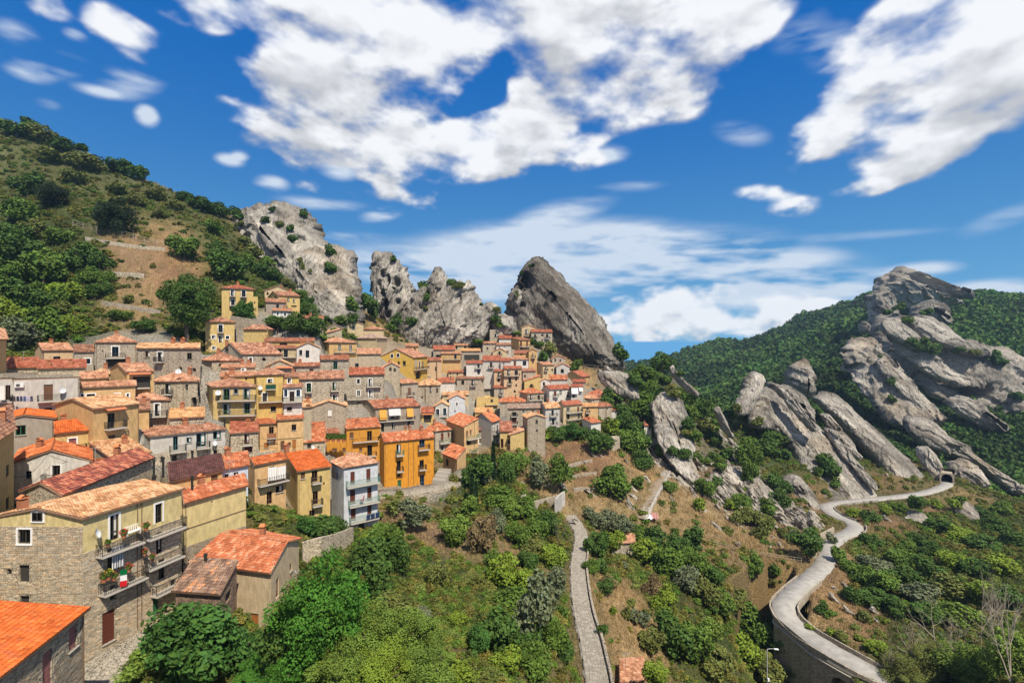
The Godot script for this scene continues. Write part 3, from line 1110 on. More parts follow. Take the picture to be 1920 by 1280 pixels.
	for w in todo:
		var p: Vector3 = w[1]
		var ex: Vector3 = w[2]
		var out := ex.cross(Y)
		match w[0]:
			"k": balcony(t, dist, p, ex, w[3], w[4], w[5], w[6])
			"q":
				var mb := MB.new()
				mb.col = Color(0.20, 0.13, 0.08)
				mb.bar(p + ex * w[3] + out * 0.08 - Y * 0.5, p + ex * w[3] + out * 0.08 + Y * (w[5] - 0.1), 0.04)
				put(mb.mesh(), "drainpipe", mats.painted, t)
			"c", "C":
				var top := h
				match kind:
					"g", "h": top = h + rise * (1.0 - absf(2.0 * w[4] - 1.0))
					"s": top = h + rise * w[4]
					"f": top = h + rise * (1.0 - absf(2.0 * clampf(w[6], 0.0, 1.0) - 1.0))
				var at: Vector3 = fl.lerp(fr, w[6]).lerp(bl.lerp(br, w[6]), w[4]) + Y * top
				var mb := MB.new()
				if w[0] == "c":
					mb.col = Color(0.36, 0.15, 0.08)
					mb.box(at + Y * 0.35, ex * 0.32, Y * 0.55, out * 0.26)
					mb.col = Color(0.12, 0.07, 0.05)
					mb.box(at + Y * 0.98, ex * 0.24, Y * 0.09, out * 0.18)
					mb.col = Color(0.55, 0.20, 0.09)
					mb.box(at + Y * 1.10, ex * 0.38, Y * 0.04, out * 0.32)
					for s in [-1.0, 1.0]: mb.quad(at + Y * 1.14 + ex * s * 0.36 - out * 0.3, at + Y * 1.40 - out * 0.25, at + Y * 1.40 + out * 0.25, at + Y * 1.14 + ex * s * 0.36 + out * 0.3)
				else:
					mb.col = Color(0.40, 0.17, 0.06)
					mb.bar(at - Y * 0.4, at + Y * 0.8, 0.24, 0.24, 10)
					mb.col = Color(0.22, 0.10, 0.06)
					mb.bar(at + Y * 0.8, at + Y * 1.0, 0.34, 0.30, 10)
					mb.bar(at + Y * 1.0, at + Y * 1.4, 0.30, 0.05, 10)
				put(mb.mesh(), "chimney", mats.painted, roof if roof else t)
			"p":
				var at: Vector3 = fl.lerp(fr, w[6]).lerp(bl.lerp(br, w[6]), w[4]) + Y * h
				var mb := MB.new()
				mb.col = Color(0.03, 0.028, 0.027)
				mb.bar(at - Y * 0.2, at + Y * 2.0, 0.13, 0.13, 8)
				mb.bar(at + Y * 2.0, at + Y * 2.3, 0.2, 0.16, 8)
				put(mb.mesh(), "stove_pipe", mats.painted, roof if roof else t)
			"t":
				var b: Vector3 = o + p + ex * w[3] + out * 0.6
				var mb := MB.new()
				mb.col = Color(0.2, 0.12, 0.07)
				mb.bar(Vector3.ZERO - Y * 3.0, Y * (h + 1.2), 0.12, 0.09, 7)
				var pole := put(mb.mesh(), "wooden_pole", mats.painted, null, b)
				tag(pole, "wooden pole before the " + " ".join(label.split(" ").slice(0, 9)), "pole")
			"a":
				var at: Vector3 = p + ex * w[3] + out * 0.45 + Y * w[4]
				var mb := MB.new()
				mb.col = Color(0.62, 0.63, 0.63)
				var ax := (out * 0.75 + Y * 0.35 + ex * 0.55).normalized()
				var s := ax.cross(Y).normalized()
				var u := s.cross(ax)
				var R := 0.42 if dist < 70.0 else 0.5
				for i in 16:
					var k := s * cos(TAU * i / 16.0) + u * sin(TAU * i / 16.0)
					var l := s * cos(TAU * (i + 1) / 16.0) + u * sin(TAU * (i + 1) / 16.0)
					mb.tri(at - ax * 0.03, at + l * R * 0.55 + ax * 0.02, at + k * R * 0.55 + ax * 0.02)
					mb.quad(at + k * R * 0.55 + ax * 0.02, at + l * R * 0.55 + ax * 0.02, at + l * R + ax * 0.12, at + k * R + ax * 0.12)
				mb.col = Color(0.25, 0.25, 0.25)
				mb.bar(at - ax * 0.03, p + ex * w[3] + Y * (w[4] - 0.15), 0.025)
				mb.bar(at - u * R * 0.9 + ax * 0.1, at + ax * 0.45, 0.015)
				mb.box(at + ax * 0.47, ex * 0.04, Y * 0.04, out * 0.06)
				put(mb.mesh(), "satellite_dish", mats.painted, t)
			"A":
				var mb := MB.new()
				mb.col = Color(0.66, 0.66, 0.64)
				mb.box(p + ex * w[3] + Y * w[4] + out * 0.2, ex * 0.5, Y * 0.32, out * 0.17)
				mb.col = Color(0.08, 0.08, 0.08)
				mb.bar(p + ex * (w[3] - 0.12) + Y * w[4] + out * 0.365, p + ex * (w[3] - 0.12) + Y * w[4] + out * 0.38, 0.24, 0.24, 14)
				put(mb.mesh(), "air_conditioner", mats.painted, t)
			"n":
				var mb := MB.new()
				mb.col = Color(0.5, 0.18, 0.09)
				var a: Vector3 = p + ex * w[3] + Y * (w[5] + 0.3)
				var b: Vector3 = p + ex * w[4] + Y * (w[5] + 0.3)
				var fo := out * 0.85 - Y * 0.32
				mb.quad(a + fo, a, b, b + fo)
				mb.quad(a + fo - Y * 0.06, b + fo - Y * 0.06, b - Y * 0.06, a - Y * 0.06)
				mb.quad(a + fo - Y * 0.06, a + fo, b + fo, b + fo - Y * 0.06)
				put(mb.mesh(), "awning", mats.painted, t)
			"m":
				var mb := MB.new()
				mb.col = Color(0.30, 0.22, 0.12)
				mb.box((p + ex * w[3] + Y * w[5] + p + ex * w[4] + Y * w[5]) / 2.0 + out * 0.03, ex * (w[4] - w[3]) / 2.0, Y * 0.05, out * 0.05)
				put(mb.mesh(), "ledge", mats.painted, t)
			"z", "Z", "y":
				var y0: float = w[5]
				var y1: float = w[6]
				var n := 7 if w[0] == "Z" else 4
				var mb := MB.new()
				for i in n * 3:
					mb.col = Color(0.62, 0.32, 0.07) if w[0] == "z" else Color(0.74, 0.73, 0.70)
					if w[0] == "Z" and i % 2: mb.col = Color(0.33, 0.36, 0.40)
					var xa: float = w[3] + (w[4] - w[3]) * i / (n * 3)
					var xb: float = w[3] + (w[4] - w[3]) * (i + 1) / (n * 3)
					var pr := 1.0
					var sag := Y * 0.04 * sin(i * 1.7)
					mb.quad(p + ex * xa + out * pr + Y * y1 + sag, p + ex * xa + out * 0.05 + Y * y0, p + ex * xb + out * 0.05 + Y * y0, p + ex * xb + out * pr + Y * y1 + sag)
				put(mb.mesh(), "awning", mats.cloth, t)
			_: opening(t, dist, p, ex, w[3], w[0], w[4], w[5], w[6])
	return t

# ------------------------------------------------------------------ plants
var crowns := {}
var trunks := []

func leafy(sd: int, count: int, leaf: float, puffs: int, spread := 0.62, lift := 0.0, pr := 0.36) -> ArrayMesh:   # a crown of unit radius
	var r := RandomNumberGenerator.new()
	r.seed = sd
	var pc := PackedVector3Array()
	var ps := PackedFloat32Array()
	for i in puffs:
		var d := Vector3(r.randfn(), r.randfn() * 0.9, r.randfn()).normalized()
		pc.append(d * spread * pow(r.randf(), 0.4) * r.randf_range(0.8, 1.2) + Vector3(0, lift, 0))
		ps.append(pr * r.randf_range(0.5, 1.3))
	var mb := MB.new()
	for i in count:
		var k := r.randi() % puffs
		var d := Vector3(r.randfn(), r.randfn() + 0.25, r.randfn()).normalized()
		var p := pc[k] + d * ps[k] * r.randf_range(0.62, 1.06)
		var n := (d * 0.75 + Vector3(r.randfn(), r.randfn() + 0.4, r.randfn()) * 0.5).normalized()
		var t := n.cross(Vector3(r.randfn(), r.randfn(), r.randfn())).normalized()
		var b := n.cross(t)
		var s := leaf * r.randf_range(0.65, 1.3)
		var g := r.randf_range(0.72, 1.25) * (0.95 + 0.27 * sin(k * 2.4))
		var y := r.randf_range(-0.12, 0.2)
		mb.col = Color(g * (1.0 + y), g, g * (1.0 - y))
		mb.quad(p - t * s, p + b * s * 0.62 + n * s * 0.14, p + t * s, p - b * s * 0.62 + n * s * 0.14)
	return mb.mesh()

func needles(sd: int, count: int, wide: float) -> ArrayMesh:      # a cone of drooping boughs, base at -1, tip at +1
	var r := RandomNumberGenerator.new()
	r.seed = sd
	var mb := MB.new()
	for i in count:
		var f := pow(r.randf(), 0.75)
		var y := 1.0 - 2.0 * f
		var a := r.randf() * TAU
		var ring := 0.5 + 0.5 * sin(f * 40.0 + sin(a * 3.0))
		var rad := wide * pow(f, 0.8) * (0.55 + 0.45 * ring) * r.randf_range(0.5, 1.08)
		var p := Vector3(cos(a) * rad, y - rad * 0.2, sin(a) * rad)
		var d := Vector3(cos(a), -0.25, sin(a))
		var t := d.cross(Vector3.UP).normalized()
		var s := r.randf_range(0.06, 0.12)
		var g := r.randf_range(0.7, 1.25)
		mb.col = Color(g, g, g)
		var n := Vector3(r.randfn() * 0.4, 1.0, r.randfn() * 0.4).normalized()
		mb.quad(p - d * s, p + t * s * 0.45 + n * 0.03, p + d * s, p - t * s * 0.45 + n * 0.03)
	return mb.mesh()

func limb(mb: MB, r: RandomNumberGenerator, a: Vector3, d: Vector3, len: float, rad: float, depth: int) -> void:
	var p := a
	var k := d
	for i in 3:
		var q := p + k * len / 3.0
		mb.bar(p, q, rad * (1.0 - i * 0.18), rad * (1.0 - (i + 1) * 0.18), 4)
		p = q
		k = (k + Vector3(r.randfn(), r.randfn() * 0.7 + 0.1, r.randfn()) * 0.16).normalized()
		if depth > 0 and i > 0:
			var e := (k + Vector3(r.randfn(), r.randfn() * 0.6 + 0.15, r.randfn()) * 0.6).normalized()
			limb(mb, r, p, e, len * r.randf_range(0.45, 0.7), rad * 0.55, depth - 1)
	if depth > 0: limb(mb, r, p, k, len * 0.7, rad * 0.5, depth - 1)

func bare(sd: int, depth: int) -> ArrayMesh:      # a leafless tree of unit height
	var r := RandomNumberGenerator.new()
	r.seed = sd
	var mb := MB.new()
	mb.col = Color(1, 1, 1)
	for i in 3: limb(mb, r, Vector3.ZERO, Vector3(r.randfn() * 0.35, 1.0, r.randfn() * 0.35).normalized(), 0.42, 0.016, depth)
	return mb.mesh()

func trunk_mesh(sd: int) -> ArrayMesh:            # unit height, with a few limbs
	var r := RandomNumberGenerator.new()
	r.seed = sd
	var mb := MB.new()
	var lean := Vector3(r.randf_range(-0.08, 0.08), 0.5, r.randf_range(-0.08, 0.08))
	mb.bar(Vector3(0, -0.15, 0), lean, 0.055, 0.04, 7)
	for i in 5:
		var a := TAU * i / 5.0 + r.randf()
		var q := lean + Vector3(cos(a) * 0.28, r.randf_range(0.3, 0.5), sin(a) * 0.28)
		mb.bar(lean - Vector3(0, 0.05, 0), q, 0.03, 0.012, 5)
	return mb.mesh()

func make_plant_shapes() -> void:
	for i in 4: crowns["big%d" % i] = leafy(100 + i, 15000, 0.036, 40, 0.70, 0.0, 0.27)
	for i in 2: crowns["huge%d" % i] = leafy(150 + i, 24000, 0.025, 60, 0.72, 0.0, 0.24)
	for i in 6: crowns["mid%d" % i] = leafy(200 + i, 3200, 0.08, 19, 0.62, 0.0, 0.37)
	for i in 4: crowns["small%d" % i] = leafy(300 + i, 700, 0.17, 10, 0.58, 0.0, 0.42)
	for i in 3: crowns["far%d" % i] = leafy(400 + i, 230, 0.27, 8, 0.5, 0.0, 0.48)
	for i in 2: crowns["fig%d" % i] = leafy(500 + i, 9000, 0.055, 34, 0.72, 0.0, 0.28)
	for i in 2: crowns["spire%d" % i] = needles(610 + i, 1600, 0.16)
	for i in 3: crowns["bare%d" % i] = bare(620 + i, 4)
	for i in 3: trunks.append(trunk_mesh(700 + i))
	var tints := {"a": Color(0.102, 0.174, 0.028), "b": Color(0.068, 0.130, 0.026), "c": Color(0.180, 0.258, 0.030), "o": Color(0.150, 0.180, 0.098), "p": Color(0.024, 0.043, 0.018), "y": Color(0.026, 0.054, 0.021),
		"s": Color(0.198, 0.150, 0.075), "f": Color(0.062, 0.150, 0.030), "g": Color(0.072, 0.198, 0.025), "l": Color(0.156, 0.240, 0.041), "h": Color(0.155, 0.180, 0.046)}
	for k in tints:
		var m := mat("leaf_" + k, tints[k].linear_to_srgb(), 0.62, null, null, 1.0, 1.0, true)
		m.backlight_enabled = true
		m.backlight = Color(0.30, 0.34, 0.12)
		m.metallic_specular = 0.25
	mat("bark", lin(0.13, 0.10, 0.075), 0.95)
	mat("twig", lin(0.34, 0.29, 0.22), 0.95)
	mat("deadwood", lin(0.16, 0.13, 0.11), 0.95)

var pcount := 0
func plant(called: String, label: String, kind: String, px: float, py: float, rx: float, ry: float, base := 0.0, near := 14.0) -> void:
	pcount += 1
	var by := base if base > 0.0 else py + ry * 0.92
	var g := on_ground(px, by, near)
	if g == Vector3.INF: g = on_ground(px, by + ry, near)
	if called == "shrub" and rx < 31.0:
		var q := on_rock(px, by)
		if q != Vector3.INF and (g == Vector3.INF or q.z > g.z + 1.0): g = q
	if g == Vector3.INF:
		print("no ground for ", label)
		return
	var d := -g.z
	var R := rx / F * d * 1.13
	var Q := ry / F * d * 1.1
	var cy := (640.0 - py) / F * d
	var t := thing(called, label, "shrub" if called.ends_with("shrub") else "tree", g, "")
	var size := rx * 1024.0 / 1920.0
	var pick := pcount % 4
	var key := "small%d" % pick
	if size > 26.0: key = "big%d" % pick
	elif size > 9.0: key = "mid%d" % (pcount % 6)
	if rx > 55.0: key = "huge%d" % (pcount % 2)
	if kind == "f": key = "fig%d" % (pcount % 2)
	if kind == "p": key = "big%d" % pick
	if kind == "y": key = "spire%d" % (pcount % 2)
	var top := cy - g.y
	if kind == "d" or kind == "w":
		var o := put(crowns["bare%d" % (pcount % 3)], "branches", mats.twig if kind == "w" else mats.deadwood, t)
		var hh := 2.0 * Q
		o.scale = Vector3(maxf(R * 1.3, 0.5), hh, maxf(R * 1.3, 0.5))
		o.rotation.y = pcount * 1.7
		return
	if called.ends_with("tree") and kind != "p" and kind != "y" or kind == "f":
		var tr := put(trunks[pcount % 3], "trunk", mats.bark, t)
		tr.scale = Vector3(R * 1.3, maxf(0.3, top + Q * 0.4), R * 1.3)
	var c := put(crowns[key], "crown", mats["leaf_" + kind], t, Vector3(0, top, 0))
	c.scale = Vector3(R, Q, (R + Q) * 0.5) if kind != "y" else Vector3(R * 5.0, Q, R * 5.0)
	c.rotation.y = pcount * 2.39996

func scatter(called: String, label: String, mesh: Mesh, m: Material, where: Array, tint: Array) -> void:
	var mm := MultiMesh.new()
	mm.transform_format = MultiMesh.TRANSFORM_3D
	mm.use_colors = true
	mm.mesh = mesh
	mm.instance_count = where.size()
	for i in where.size():
		mm.set_instance_transform(i, where[i])
		mm.set_instance_color(i, tint[i])
	var o := MultiMeshInstance3D.new()
	o.multimesh = mm
	o.material_override = m
	o.name = numbered(called)
	add_child(o)
	o.set_meta("kind", "stuff")
	o.set_meta("label", label)

func plants(rows: Array, marks: Array) -> void:
	var tone := {"a": "mid green", "b": "dark green", "c": "lime green", "o": "grey green olive", "p": "near black conifer", "y": "slim dark cypress", "s": "dry brown", "f": "glossy green fig", "g": "bright green", "l": "light green", "h": "dull scrubby green", "d": "bare dead", "w": "bare twigged pale"}
	var named := {"o": "olive_tree", "p": "conifer_tree", "y": "cypress_tree", "f": "fig_tree", "d": "bare_tree", "w": "bare_shrub"}
	var rank := ["", ", nearest one", ", second nearest", ", third nearest", ", fourth nearest", ", fifth nearest", ", sixth nearest", ", seventh nearest", ", eighth nearest", ", ninth nearest"]
	for row in rows:
		for s in row.split(";"):
			var f: PackedStringArray = s.strip_edges().split(" ", false)
			var rx := float(f[3])
			var called: String = named.get(f[0], "leafy_tree" if rx >= 21.0 else "shrub")
			var size: String = "tiny" if rx < 9.0 else "small" if rx < 15.0 else "medium" if rx < 27.0 else "large" if rx < 45.0 else "huge"
			var noun: String = "bush" if called == "shrub" else "shrub" if called == "bare_shrub" else "tree"
			plant(called, "%s %s %s %s %s%s" % [size, tone[f[0]], noun, ["to the right of", "to the left of", "below", "above"][int(f[7])], marks[int(f[6])], rank[int(f[8])]], f[0], float(f[1]), float(f[2]), rx, float(f[4]), float(f[5]))

# ------------------------------------------------------------------ materials, ways, small things
func make_materials() -> void:
	mats.t_plaster = noise_texture(FastNoiseLite.TYPE_SIMPLEX_SMOOTH, 0.012, 7, 3, 0.80, 1.06)
	mats.t_wash = noise_texture(FastNoiseLite.TYPE_SIMPLEX_SMOOTH, 0.016, 7, 13, 0.80, 1.07)
	mats.b_plaster = noise_texture(FastNoiseLite.TYPE_SIMPLEX_SMOOTH, 0.06, 5, 4, 0.0, 1.0)
	mats.t_stone = noise_texture(FastNoiseLite.TYPE_CELLULAR, 0.055, 1, 8, 0.45, 1.25, 512, FastNoiseLite.RETURN_CELL_VALUE)
	mats.b_stone = noise_texture(FastNoiseLite.TYPE_CELLULAR, 0.055, 1, 8, 0.0, 1.6, 512, FastNoiseLite.RETURN_DISTANCE2_SUB)
	mats.t_rock = noise_texture(FastNoiseLite.TYPE_SIMPLEX_SMOOTH, 0.02, 7, 21, 0.55, 1.25)
	mats.b_rock = noise_texture(FastNoiseLite.TYPE_SIMPLEX_SMOOTH, 0.025, 7, 22, 0.0, 1.0)
	mats.t_ground = noise_texture(FastNoiseLite.TYPE_SIMPLEX, 0.03, 7, 31, 0.35, 1.35)
	mats.b_ground = noise_texture(FastNoiseLite.TYPE_SIMPLEX, 0.05, 6, 32, 0.0, 1.0)
	noise_a.seed = 3; noise_a.frequency = 0.02; noise_a.fractal_octaves = 4
	noise_b.seed = 9; noise_b.frequency = 0.008; noise_b.fractal_octaves = 4
	noise_c.seed = 17; noise_c.frequency = 0.06; noise_c.fractal_octaves = 4
	rng.seed = 42
	mat("ground", Color(1, 1, 1), 0.97, mats.t_ground, mats.b_ground, 0.11, 30.0, true)
	mat("rock", Color(1, 1, 1), 0.95, mats.t_rock, mats.b_rock, 0.055, 90.0, true).uv1_scale = Vector3(0.07, 0.03, 0.07)
	mat("painted", Color(1, 1, 1), 0.75, null, null, 1.0, 1.0, true)
	mat("cloth", Color(1, 1, 1), 0.9, null, null, 1.0, 1.0, true).backlight_enabled = true
	mats.cloth.backlight = Color(0.35, 0.33, 0.3)
	mat("tiles", Color(1, 1, 1), 0.88, mats.t_plaster, null, 0.6, 1.0, true)
	mat("stones", Color(1, 1, 1), 0.95, mats.t_rock, mats.b_rock, 0.6, 3.0, true)
	var gm := mat("glass", Color(0.022, 0.026, 0.03), 0.12)
	gm.metallic_specular = 0.5
	mat("hollow", Color(0.03, 0.027, 0.024), 0.95)
	mat("road", lin(0.38, 0.365, 0.335), 0.93, mats.t_wash, null, 0.05, 3.0)
	mat("paving", lin(0.40, 0.36, 0.29), 0.93, mats.t_stone, mats.b_stone, 0.35, 3.0)
	mat("concrete", lin(0.40, 0.375, 0.33), 0.93, mats.t_rock, mats.b_plaster, 0.12, 2.0)

func ways(road: PackedVector3Array, path: PackedVector3Array, lane: PackedVector3Array, lane2: PackedVector3Array) -> void:
	structure(ribbon(road, 2.15, 0.05, 1.5), "road", mats.road)
	structure(ribbon(lane, 2.4, 0.05, 1.0), "lane", mats.paving)
	structure(ribbon(lane2, 2.4, 0.05, 2.0), "street", mats.paving)
	var p := structure(ribbon(path, 1.25, 0.03, 1.0), "path", mats.concrete)
	# the path's cobbles, the nearest as pieces of their own
	var shapes := []
	for k in 8:
		var mb := MB.new()
		var t := rng.randf_range(0.8, 1.15)
		mb.col = Color(0.43 * t, 0.385 * t, 0.315 * t)
		mb.box(Vector3.ZERO, Vector3(0.5, 0, 0), Vector3(0, 0.5, 0), Vector3(0, 0, 0.5))
		shapes.append(mb.mesh())
	var rest := MB.new()
	var made := 0
	var s := 0.0
	for i in range(1, path.size() - 1):
		var dir := path[i + 1] - path[i]
		var len := dir.length()
		dir /= len
		var side := side_of(path, i)
		var rows := int(len / 0.34)
		for r in rows:
			var c := path[i] + dir * (r + 0.5) * len / rows
			var x := -1.15
			while x < 1.1:
				var w := minf(rng.randf_range(0.26, 0.46), 1.15 - x)
				if w < 0.12: break
				var h := rng.randf_range(0.05, 0.075)
				var at := c + side * (x + w / 2.0) + Vector3(0, 0.04, 0)
				var z := len / rows
				var up := side.cross(dir).normalized()
				if up.y < 0.0: up = -up
				if made < 300:
					var o := put(shapes[rng.randi() % 8], "cobble", mats.stones, p, at)
					o.basis = Basis(side * (w - 0.03), up * h * 1.6, (-dir) * (z - 0.03))
					made += 1
				else:
					var t := rng.randf_range(0.78, 1.15)
					rest.col = Color(0.43 * t, 0.385 * t, 0.315 * t)
					rest.box(at, side * (w / 2.0 - 0.015), up * h * 0.8, -dir * (z / 2.0 - 0.015))
				x += w
	put(rest.mesh(), "cobbles", mats.stones, p).set_meta("kind", "stuff")
	tag(put(wall_along(path.slice(0, path.size() * 2 / 3), 1.45, 0.3, 0.45, -1.2), "kerb_wall", mats.wall_stone2 if mats.has("wall_stone2") else wall_mat("stone2")), "low brown kerb wall along the right edge of the cobbled path", "wall")
	# road furniture
	var n := road.size()
	tag(put(wall_along(road.slice(0, int(n * 0.20)), 2.6, 0.28, 0.7, -0.8), "parapet", wall_mat("stone2")), "mossy stone parapet on the valley side of the viaduct", "parapet")
	tag(put(wall_along(road.slice(0, int(n * 0.20)), -2.55, 0.3, 0.12, -0.5), "parapet", wall_mat("stone2")), "low kerb of the viaduct on the near side", "kerb")
	tag(put(wall_along(road.slice(int(n * 0.47), int(n * 0.68)), 2.6, 0.22, 0.45, -1.0), "parapet", mats.concrete), "low grey parapet along the outside of the upper road bend", "parapet")
	var lowrail := road.slice(int(n * 0.38), int(n * 0.45))
	tag(put(wall_along(lowrail, 3.0, 0.25, 0.6, -0.6), "guard_wall", mats.concrete), "short pale guard wall beside the middle road bend", "barrier")
	tag(put(wall_along(road.slice(int(n * 0.25), int(n * 0.37)), -2.8, 0.4, 1.6, -1.5), "retaining_wall", wall_mat("stone3")), "pale stone retaining wall above the hairpin of the road", "wall")
	# viaduct wall with an arch
	var last := int(n * 0.20)
	var via := thing("viaduct", "stone viaduct with a round arch carrying the road", "viaduct", road[0])
	var wallmb := MB.new()
	var band := MB.new()
	band.col = Color(0.45, 0.42, 0.37)
	for i in range(0, last, 5):
		var k := mini(i + 5, last)
		var pf := road[k] - side_of(road, k) * 2.6 - road[0]
		var qn := road[i] - side_of(road, i) * 2.6 - road[0]
		var low := minf(pf.y, qn.y) - 10.0
		var mid := road[(i + k) / 2]
		var holes := []
		var len := Vector2(pf.x - qn.x, pf.z - qn.z).length()
		if absf(960.0 - mid.x / mid.z * F - 1600.0) < 24.0: holes = [[len / 2.0 - 1.7, len / 2.0 + 1.7, low + 0.1, minf(pf.y, qn.y) - 2.6, true]]
		wall_face(wallmb, wallmb, 99.0, Vector3(pf.x, 0, pf.z), Vector3(qn.x, 0, qn.z), low, pf.y, qn.y, holes, 4.5)
		var e := (qn - pf) / 2.0
		band.box((pf + qn) / 2.0 - Vector3(0, 1.5, 0) - side_of(road, i) * 0.1, e, Vector3(0, 0.09, 0), e.normalized().cross(Vector3.UP) * 0.16)
	put(wallmb.mesh(), "wall", wall_mat("stone2"), via)
	put(band.mesh(), "ledge", mats.painted, via)
	# tunnel mouth
	var te := road[n - 8]
	var tun := thing("tunnel_portal", "dark arched tunnel mouth where the road enters the rock", "tunnel", te)
	var fw := (road[n - 1] - road[n - 12])
	fw.y = 0.0
	fw = fw.normalized()
	var sd := fw.cross(Vector3.UP)
	var tm := MB.new()
	wall_face(tm, tm, 99.0, -sd * 2.6, sd * 2.6, -1.0, 4.3, 4.3, [[0.6, 4.6, -0.9, 3.9, true]], 7.0)
	put(tm.mesh(), "wall", wall_mat("stone2"), tun)
	var bk := MB.new()
	bk.face(fw * 6.9 + Vector3(0, 2.0, 0), sd * 3.0, Vector3(0, 3.0, 0))
	put(bk.mesh(), "tunnel_depth", mats.hollow, tun)
	# street wall below the orange house
	tag(put(wall_along(lane2.slice(0, lane2.size() - 4), 2.6, 0.4, 0.15, -4.5), "retaining_wall", wall_mat("stone3")), "pale retaining wall under the street of the orange house", "wall")

func wall_between(label: String, pts: Array, top: float, deep: float, key := "stone2") -> void:
	var l := PackedVector3Array()
	for p in pts:
		var q := on_ground(p[0], p[1])
		if q != Vector3.INF: l.append(q)
	if l.size() < 2: return
	tag(put(wall_along(curve_through(l, 2.0), 0.0, 0.45, top, -deep), "terrace_wall", wall_mat(key)), label, "wall")

func fence(called: String, label: String, pts: Array, tall: float, step: float, rails: int, col: Color, thick: float) -> void:
	var l := PackedVector3Array()
	for p in pts:
		var q := on_ground(p[0], p[1])
		if q != Vector3.INF: l.append(q)
	if l.size() < 2: return
	var c := curve_through(l, step)
	var t := thing(called, label, "fence", c[0])
	for i in c.size():
		var mb := MB.new()
		mb.col = col
		mb.bar(c[i] - c[0] - Vector3(0, 0.4, 0), c[i] - c[0] + Vector3(0, tall, 0), thick)
		put(mb.mesh(), "post", mats.painted, t)
	for k in rails:
		var mb := MB.new()
		mb.col = col
		for i in c.size() - 1:
			var y := Vector3(0, tall * (k + 1.0) / rails - 0.05, 0)
			mb.bar(c[i] - c[0] + y, c[i + 1] - c[0] + y, thick * 0.7)
		put(mb.mesh(), "rail", mats.painted, t)

func lamp_post(label: String, px: float, py: float, d: float, tall: float) -> void:
	var g := spot(px, py, d)
	var t := thing("street_lamp", label, "street lamp", g)
	var mb := MB.new()
	mb.col = Color(0.45, 0.47, 0.48)
	mb.bar(Vector3(0, -tall, 0), Vector3.ZERO, 0.08, 0.06, 7)
	mb.bar(Vector3.ZERO, Vector3(tall * 0.05, 0.12, 0), 0.05)
	mb.bar(Vector3(tall * 0.05, 0.12, 0), Vector3(1.2, 0.1, 0.1), 0.045)
	put(mb.mesh(), "pole", mats.painted, t)
	var hd := MB.new()
	hd.col = Color(0.7, 0.72, 0.74)
	hd.box(Vector3(1.45, 0.08, 0.1), Vector3(0.35, -0.03, 0), Vector3(0, 0.06, 0), Vector3(0, 0, 0.14))
	put(hd.mesh(), "lamp_head", mats.painted, t)
	var bx := MB.new()
	bx.col = Color(0.8, 0.8, 0.8)
	bx.box(Vector3(0.16, -tall * 0.55, 0.1), Vector3(0.13, 0, 0), Vector3(0, 0.22, 0), Vector3(0, 0, 0.12))
	bx.box(Vector3(0.2, -tall * 0.63, 0.15), Vector3(0.2, 0, 0), Vector3(0, 0.1, 0), Vector3(0, 0, 0.12))
	put(bx.mesh(), "camera_box", mats.painted, t)

func on_wall(ax: float, ad: float, bx: float, bd: float, px: float, py: float, off: float) -> Vector3:   # the point of a wall's plane seen at a pixel, moved out by off
	var a := Vector3((ax - 960.0) / F * ad, 0, -ad)
	var b := Vector3((bx - 960.0) / F * bd, 0, -bd)
	var e := b - a
	var u := (px - 960.0) / F
	var s := (u * -a.z - a.x) / (e.x + u * e.z)
	var d := -(a.z + e.z * s)
	var out := e.normalized().cross(Vector3.UP)
	return spot(px, py, d) + out * off

func sheet(called: String, label: String, cat: String, a: Vector3, b: Vector3, drop: float, cols: Array, group := "") -> void:   # cloth hanging from a to b
	var mb := MB.new()
	var n := 18
	var e := (b - a)
	var out := e.normalized().cross(Vector3.UP)
	for i in n:
		for j in 6:
			mb.col = cols[j / 2] if called == "flag" else cols[i % cols.size()]
			var f := func(x: int, y: int) -> Vector3: return a - a + e * x / n - Vector3(0, drop * y / 6.0, 0) + out * (0.05 * sin(x * 1.3) * (0.3 + y / 6.0))
			mb.quad(f.call(i, j + 1), f.call(i, j), f.call(i + 1, j), f.call(i + 1, j + 1))
	tag(put(mb.mesh(), called, mats.cloth, null, a), label, cat, group)

func pot(label: String, at: Vector3, flower: Color, size := 0.3) -> void:
	var t := thing("flower_pot", label, "flower pot", at)
	var mb := MB.new()
	mb.col = Color(0.40, 0.16, 0.08)
	mb.bar(Vector3.ZERO, Vector3(0, size, 0), size * 0.45, size * 0.6, 10)
	put(mb.mesh(), "pot", mats.painted, t)
	var lf := put(crowns.small1, "leaves", mats.leaf_a, t, Vector3(0, size * 1.5, 0))
	lf.scale = Vector3.ONE * size
	if flower.a > 0.0:
		var fl := MB.new()
		fl.col = flower
		for i in 16:
			var d := Vector3(rng.randfn(), absf(rng.randfn()), rng.randfn()).normalized() * size
			fl.box(Vector3(0, size * 1.5, 0) + d, Vector3(0.035, 0, 0), Vector3(0, 0.03, 0), Vector3(0, 0, 0.035))
		put(fl.mesh(), "blossom", mats.painted, t)

